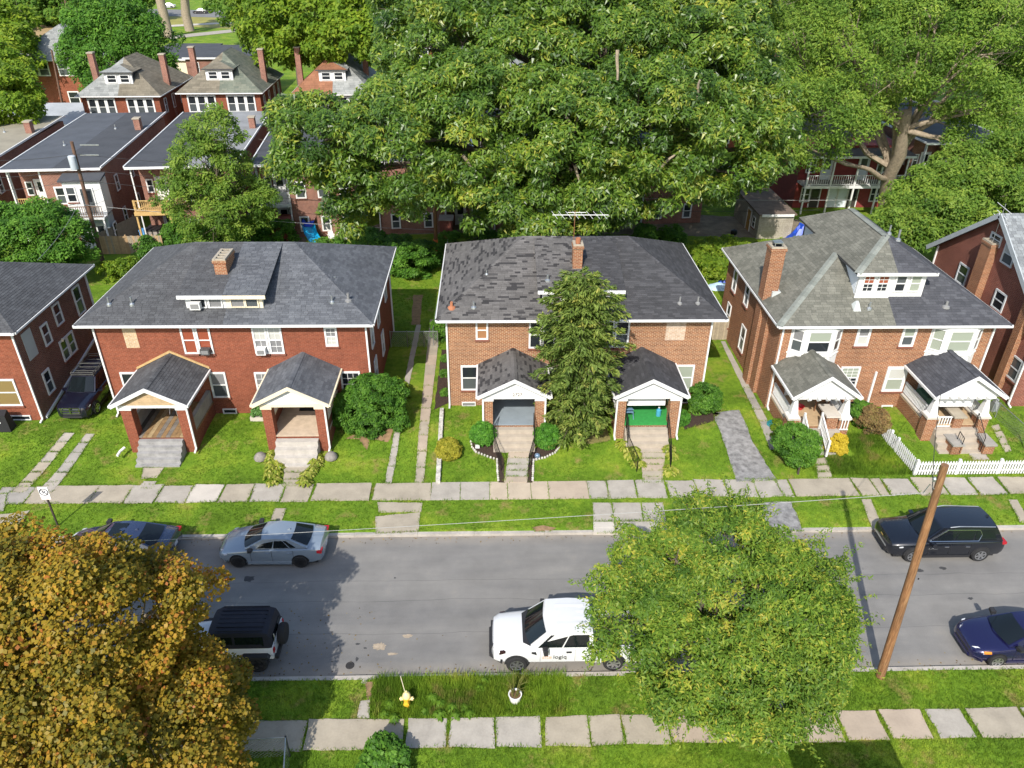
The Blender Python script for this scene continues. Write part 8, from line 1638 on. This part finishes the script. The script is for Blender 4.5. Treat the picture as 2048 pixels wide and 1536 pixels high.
def grass(name, label, n, box, hgt, wid, lm, bias=0):
    P = np.stack([rng.uniform(box[0], box[1], n), rng.uniform(box[2], box[3], n)], 1)
    keep = ~((P[:, 1] > YN0-.12) & (P[:, 1] < YN1+.14))
    for poly in PAVED+FOOT:
        pa = np.array(poly); bb = (P[:, 0] > pa[:, 0].min()) & (P[:, 0] < pa[:, 0].max()) & (P[:, 1] > pa[:, 1].min()) & (P[:, 1] < pa[:, 1].max()) & keep
        ii = np.where(bb)[0]
        if len(ii): keep[ii[inpoly(P[ii], poly)]] = False
    P = P[keep]; m = len(P); z = zgv(P[:, 1]); k = 3
    B = np.repeat(np.stack([P[:, 0], P[:, 1], z], 1), k, 0); q = len(B); a = rng.uniform(0, 6.283, q); h_ = hgt*rng.uniform(.5, 1.4, q)
    d = np.stack([np.cos(a), np.sin(a), np.zeros(q)], 1); s_ = np.stack([-np.sin(a), np.cos(a), np.zeros(q)], 1); o_ = rng.normal(0, hgt*.35, (q, 3)); o_[:, 2] = 0; B = B+o_
    T = B+d*(h_*rng.uniform(.2, .9, q))[:, None]+np.array([0, 0, 1.])*h_[:, None]
    V = np.stack([B-s_*wid, B+s_*wid, T], 1).reshape(-1, 3); V[:, 2] -= .004
    cl = .5+.25*np.sin(P[:, 0]*1.3+2*np.sin(P[:, 1]*.9))+.15*np.sin(P[:, 1]*2.1+P[:, 0]*.4)
    o = npmesh(name, V, np.arange(len(V)).reshape(-1, 3), lm, None, 'stuff', np.clip(np.repeat(cl, k)+rng.normal(0, .18, q), 0, 1)); o['label'] = label
LM_GR = blademat()
grass('lawn_grass', 'short green lawn grass in front of the houses', 85000, (-30, 34, 27, 38.5), .055, .016, LM_GR)
grass('verge_grass', 'green grass on the verge by the hydrant', 52000, (-16, 22, 13.6, 19.1), .07, .014, LM_GR)
grass('long_grass', 'long weedy grass around the hydrant and bucket', 9000, (-4.4, 2.6, 17.35, 18.95), .24, .012, LM_GR)
grass('long_grass', 'unmown grass in front of the orange brick house', 9000, (16.8, 22.3, 31, 34.3), .16, .014, LM_GR)
grass('yard_grass', 'grass in the yards behind the houses', 20000, (-26, 20, 44, 62), .09, .022, LM_GR)

# grass creeping over the slab edges
EP = []
for poly in PAVED:
    pa = np.array(poly)
    if pa[:, 1].max() > 40 or pa[:, 1].min() < 14: continue
    for i in range(len(poly)):
        a, b = pa[i], pa[(i+1) % len(poly)]; L_ = np.linalg.norm(b-a); n = int(L_*70)
        if n: t = rng.random(n); EP.append(a+(b-a)*t[:, None]+rng.normal(0, .022, (n, 2)))
P = np.vstack(EP); P = P[(P[:, 0] > -30) & (P[:, 0] < 32)]; patch = .5+.5*np.sin(P[:, 0]*2.3+1.7*np.sin(P[:, 1]*3.1+P[:, 0])); P = P[rng.random(len(P)) < .25+.75*patch]
P = P[~((P[:, 0] > -3.2) & (P[:, 0] < 4.8) & (P[:, 1] > 29.3) & (P[:, 1] < 30.75) & (rng.random(len(P)) < .85))]
q = len(P); B = np.stack([P[:, 0], P[:, 1], zgv(P[:, 1])], 1); a = rng.uniform(0, 6.283, q); h_ = rng.uniform(.05, .13, q); d = np.stack([np.cos(a), np.sin(a), np.zeros(q)], 1); s_ = np.stack([-np.sin(a), np.cos(a), np.zeros(q)], 1)
V = np.stack([B-s_*.018, B+s_*.018, B+d*(h_*.9)[:, None]+np.array([0, 0, 1.])*h_[:, None]], 1).reshape(-1, 3)
o = npmesh('edge_grass', V, np.arange(len(V)).reshape(-1, 3), LM_GR, None, 'stuff', rng.random(q)); o['label'] = 'grass creeping over the edges of the paving slabs'

# fallen leaves and grit on the road, thickest in the gutters and under the maple
n = 700; X = rng.uniform(-16, 26, n); Yl = np.where(rng.random(n) < .5, YN0+.08+np.abs(rng.normal(0, .25, n)), YN1-.1-np.abs(rng.normal(0, .2, n))); k2 = rng.random(n) < .3; X = np.where(k2, rng.normal(-9.5, 2.5, n), X); Yl = np.where(k2, rng.uniform(YN0+.1, YN0+3.5, n), Yl)
Pl = np.stack([X, Yl, np.full(n, .006)], 1); Nl = unit(np.array([0, 0, 1.])+rng.normal(0, .18, (n, 3))); V, F = leaf_quads(Pl, Nl, unit(rng.normal(size=(n, 3))), rng.uniform(.04, .11, n), rng.uniform(.03, .07, n), .04); V[:, 2] = np.maximum(V[:, 2], .004)
o = npmesh('leaf_litter', V, F, leafmat('litter', [(0, (.05, .035, .02)), (.5, (.16, .10, .03)), (1, (.30, .22, .08))], .1, .7), None, 'stuff', rng.random(n)); o['label'] = 'fallen leaves and grit along the gutters'
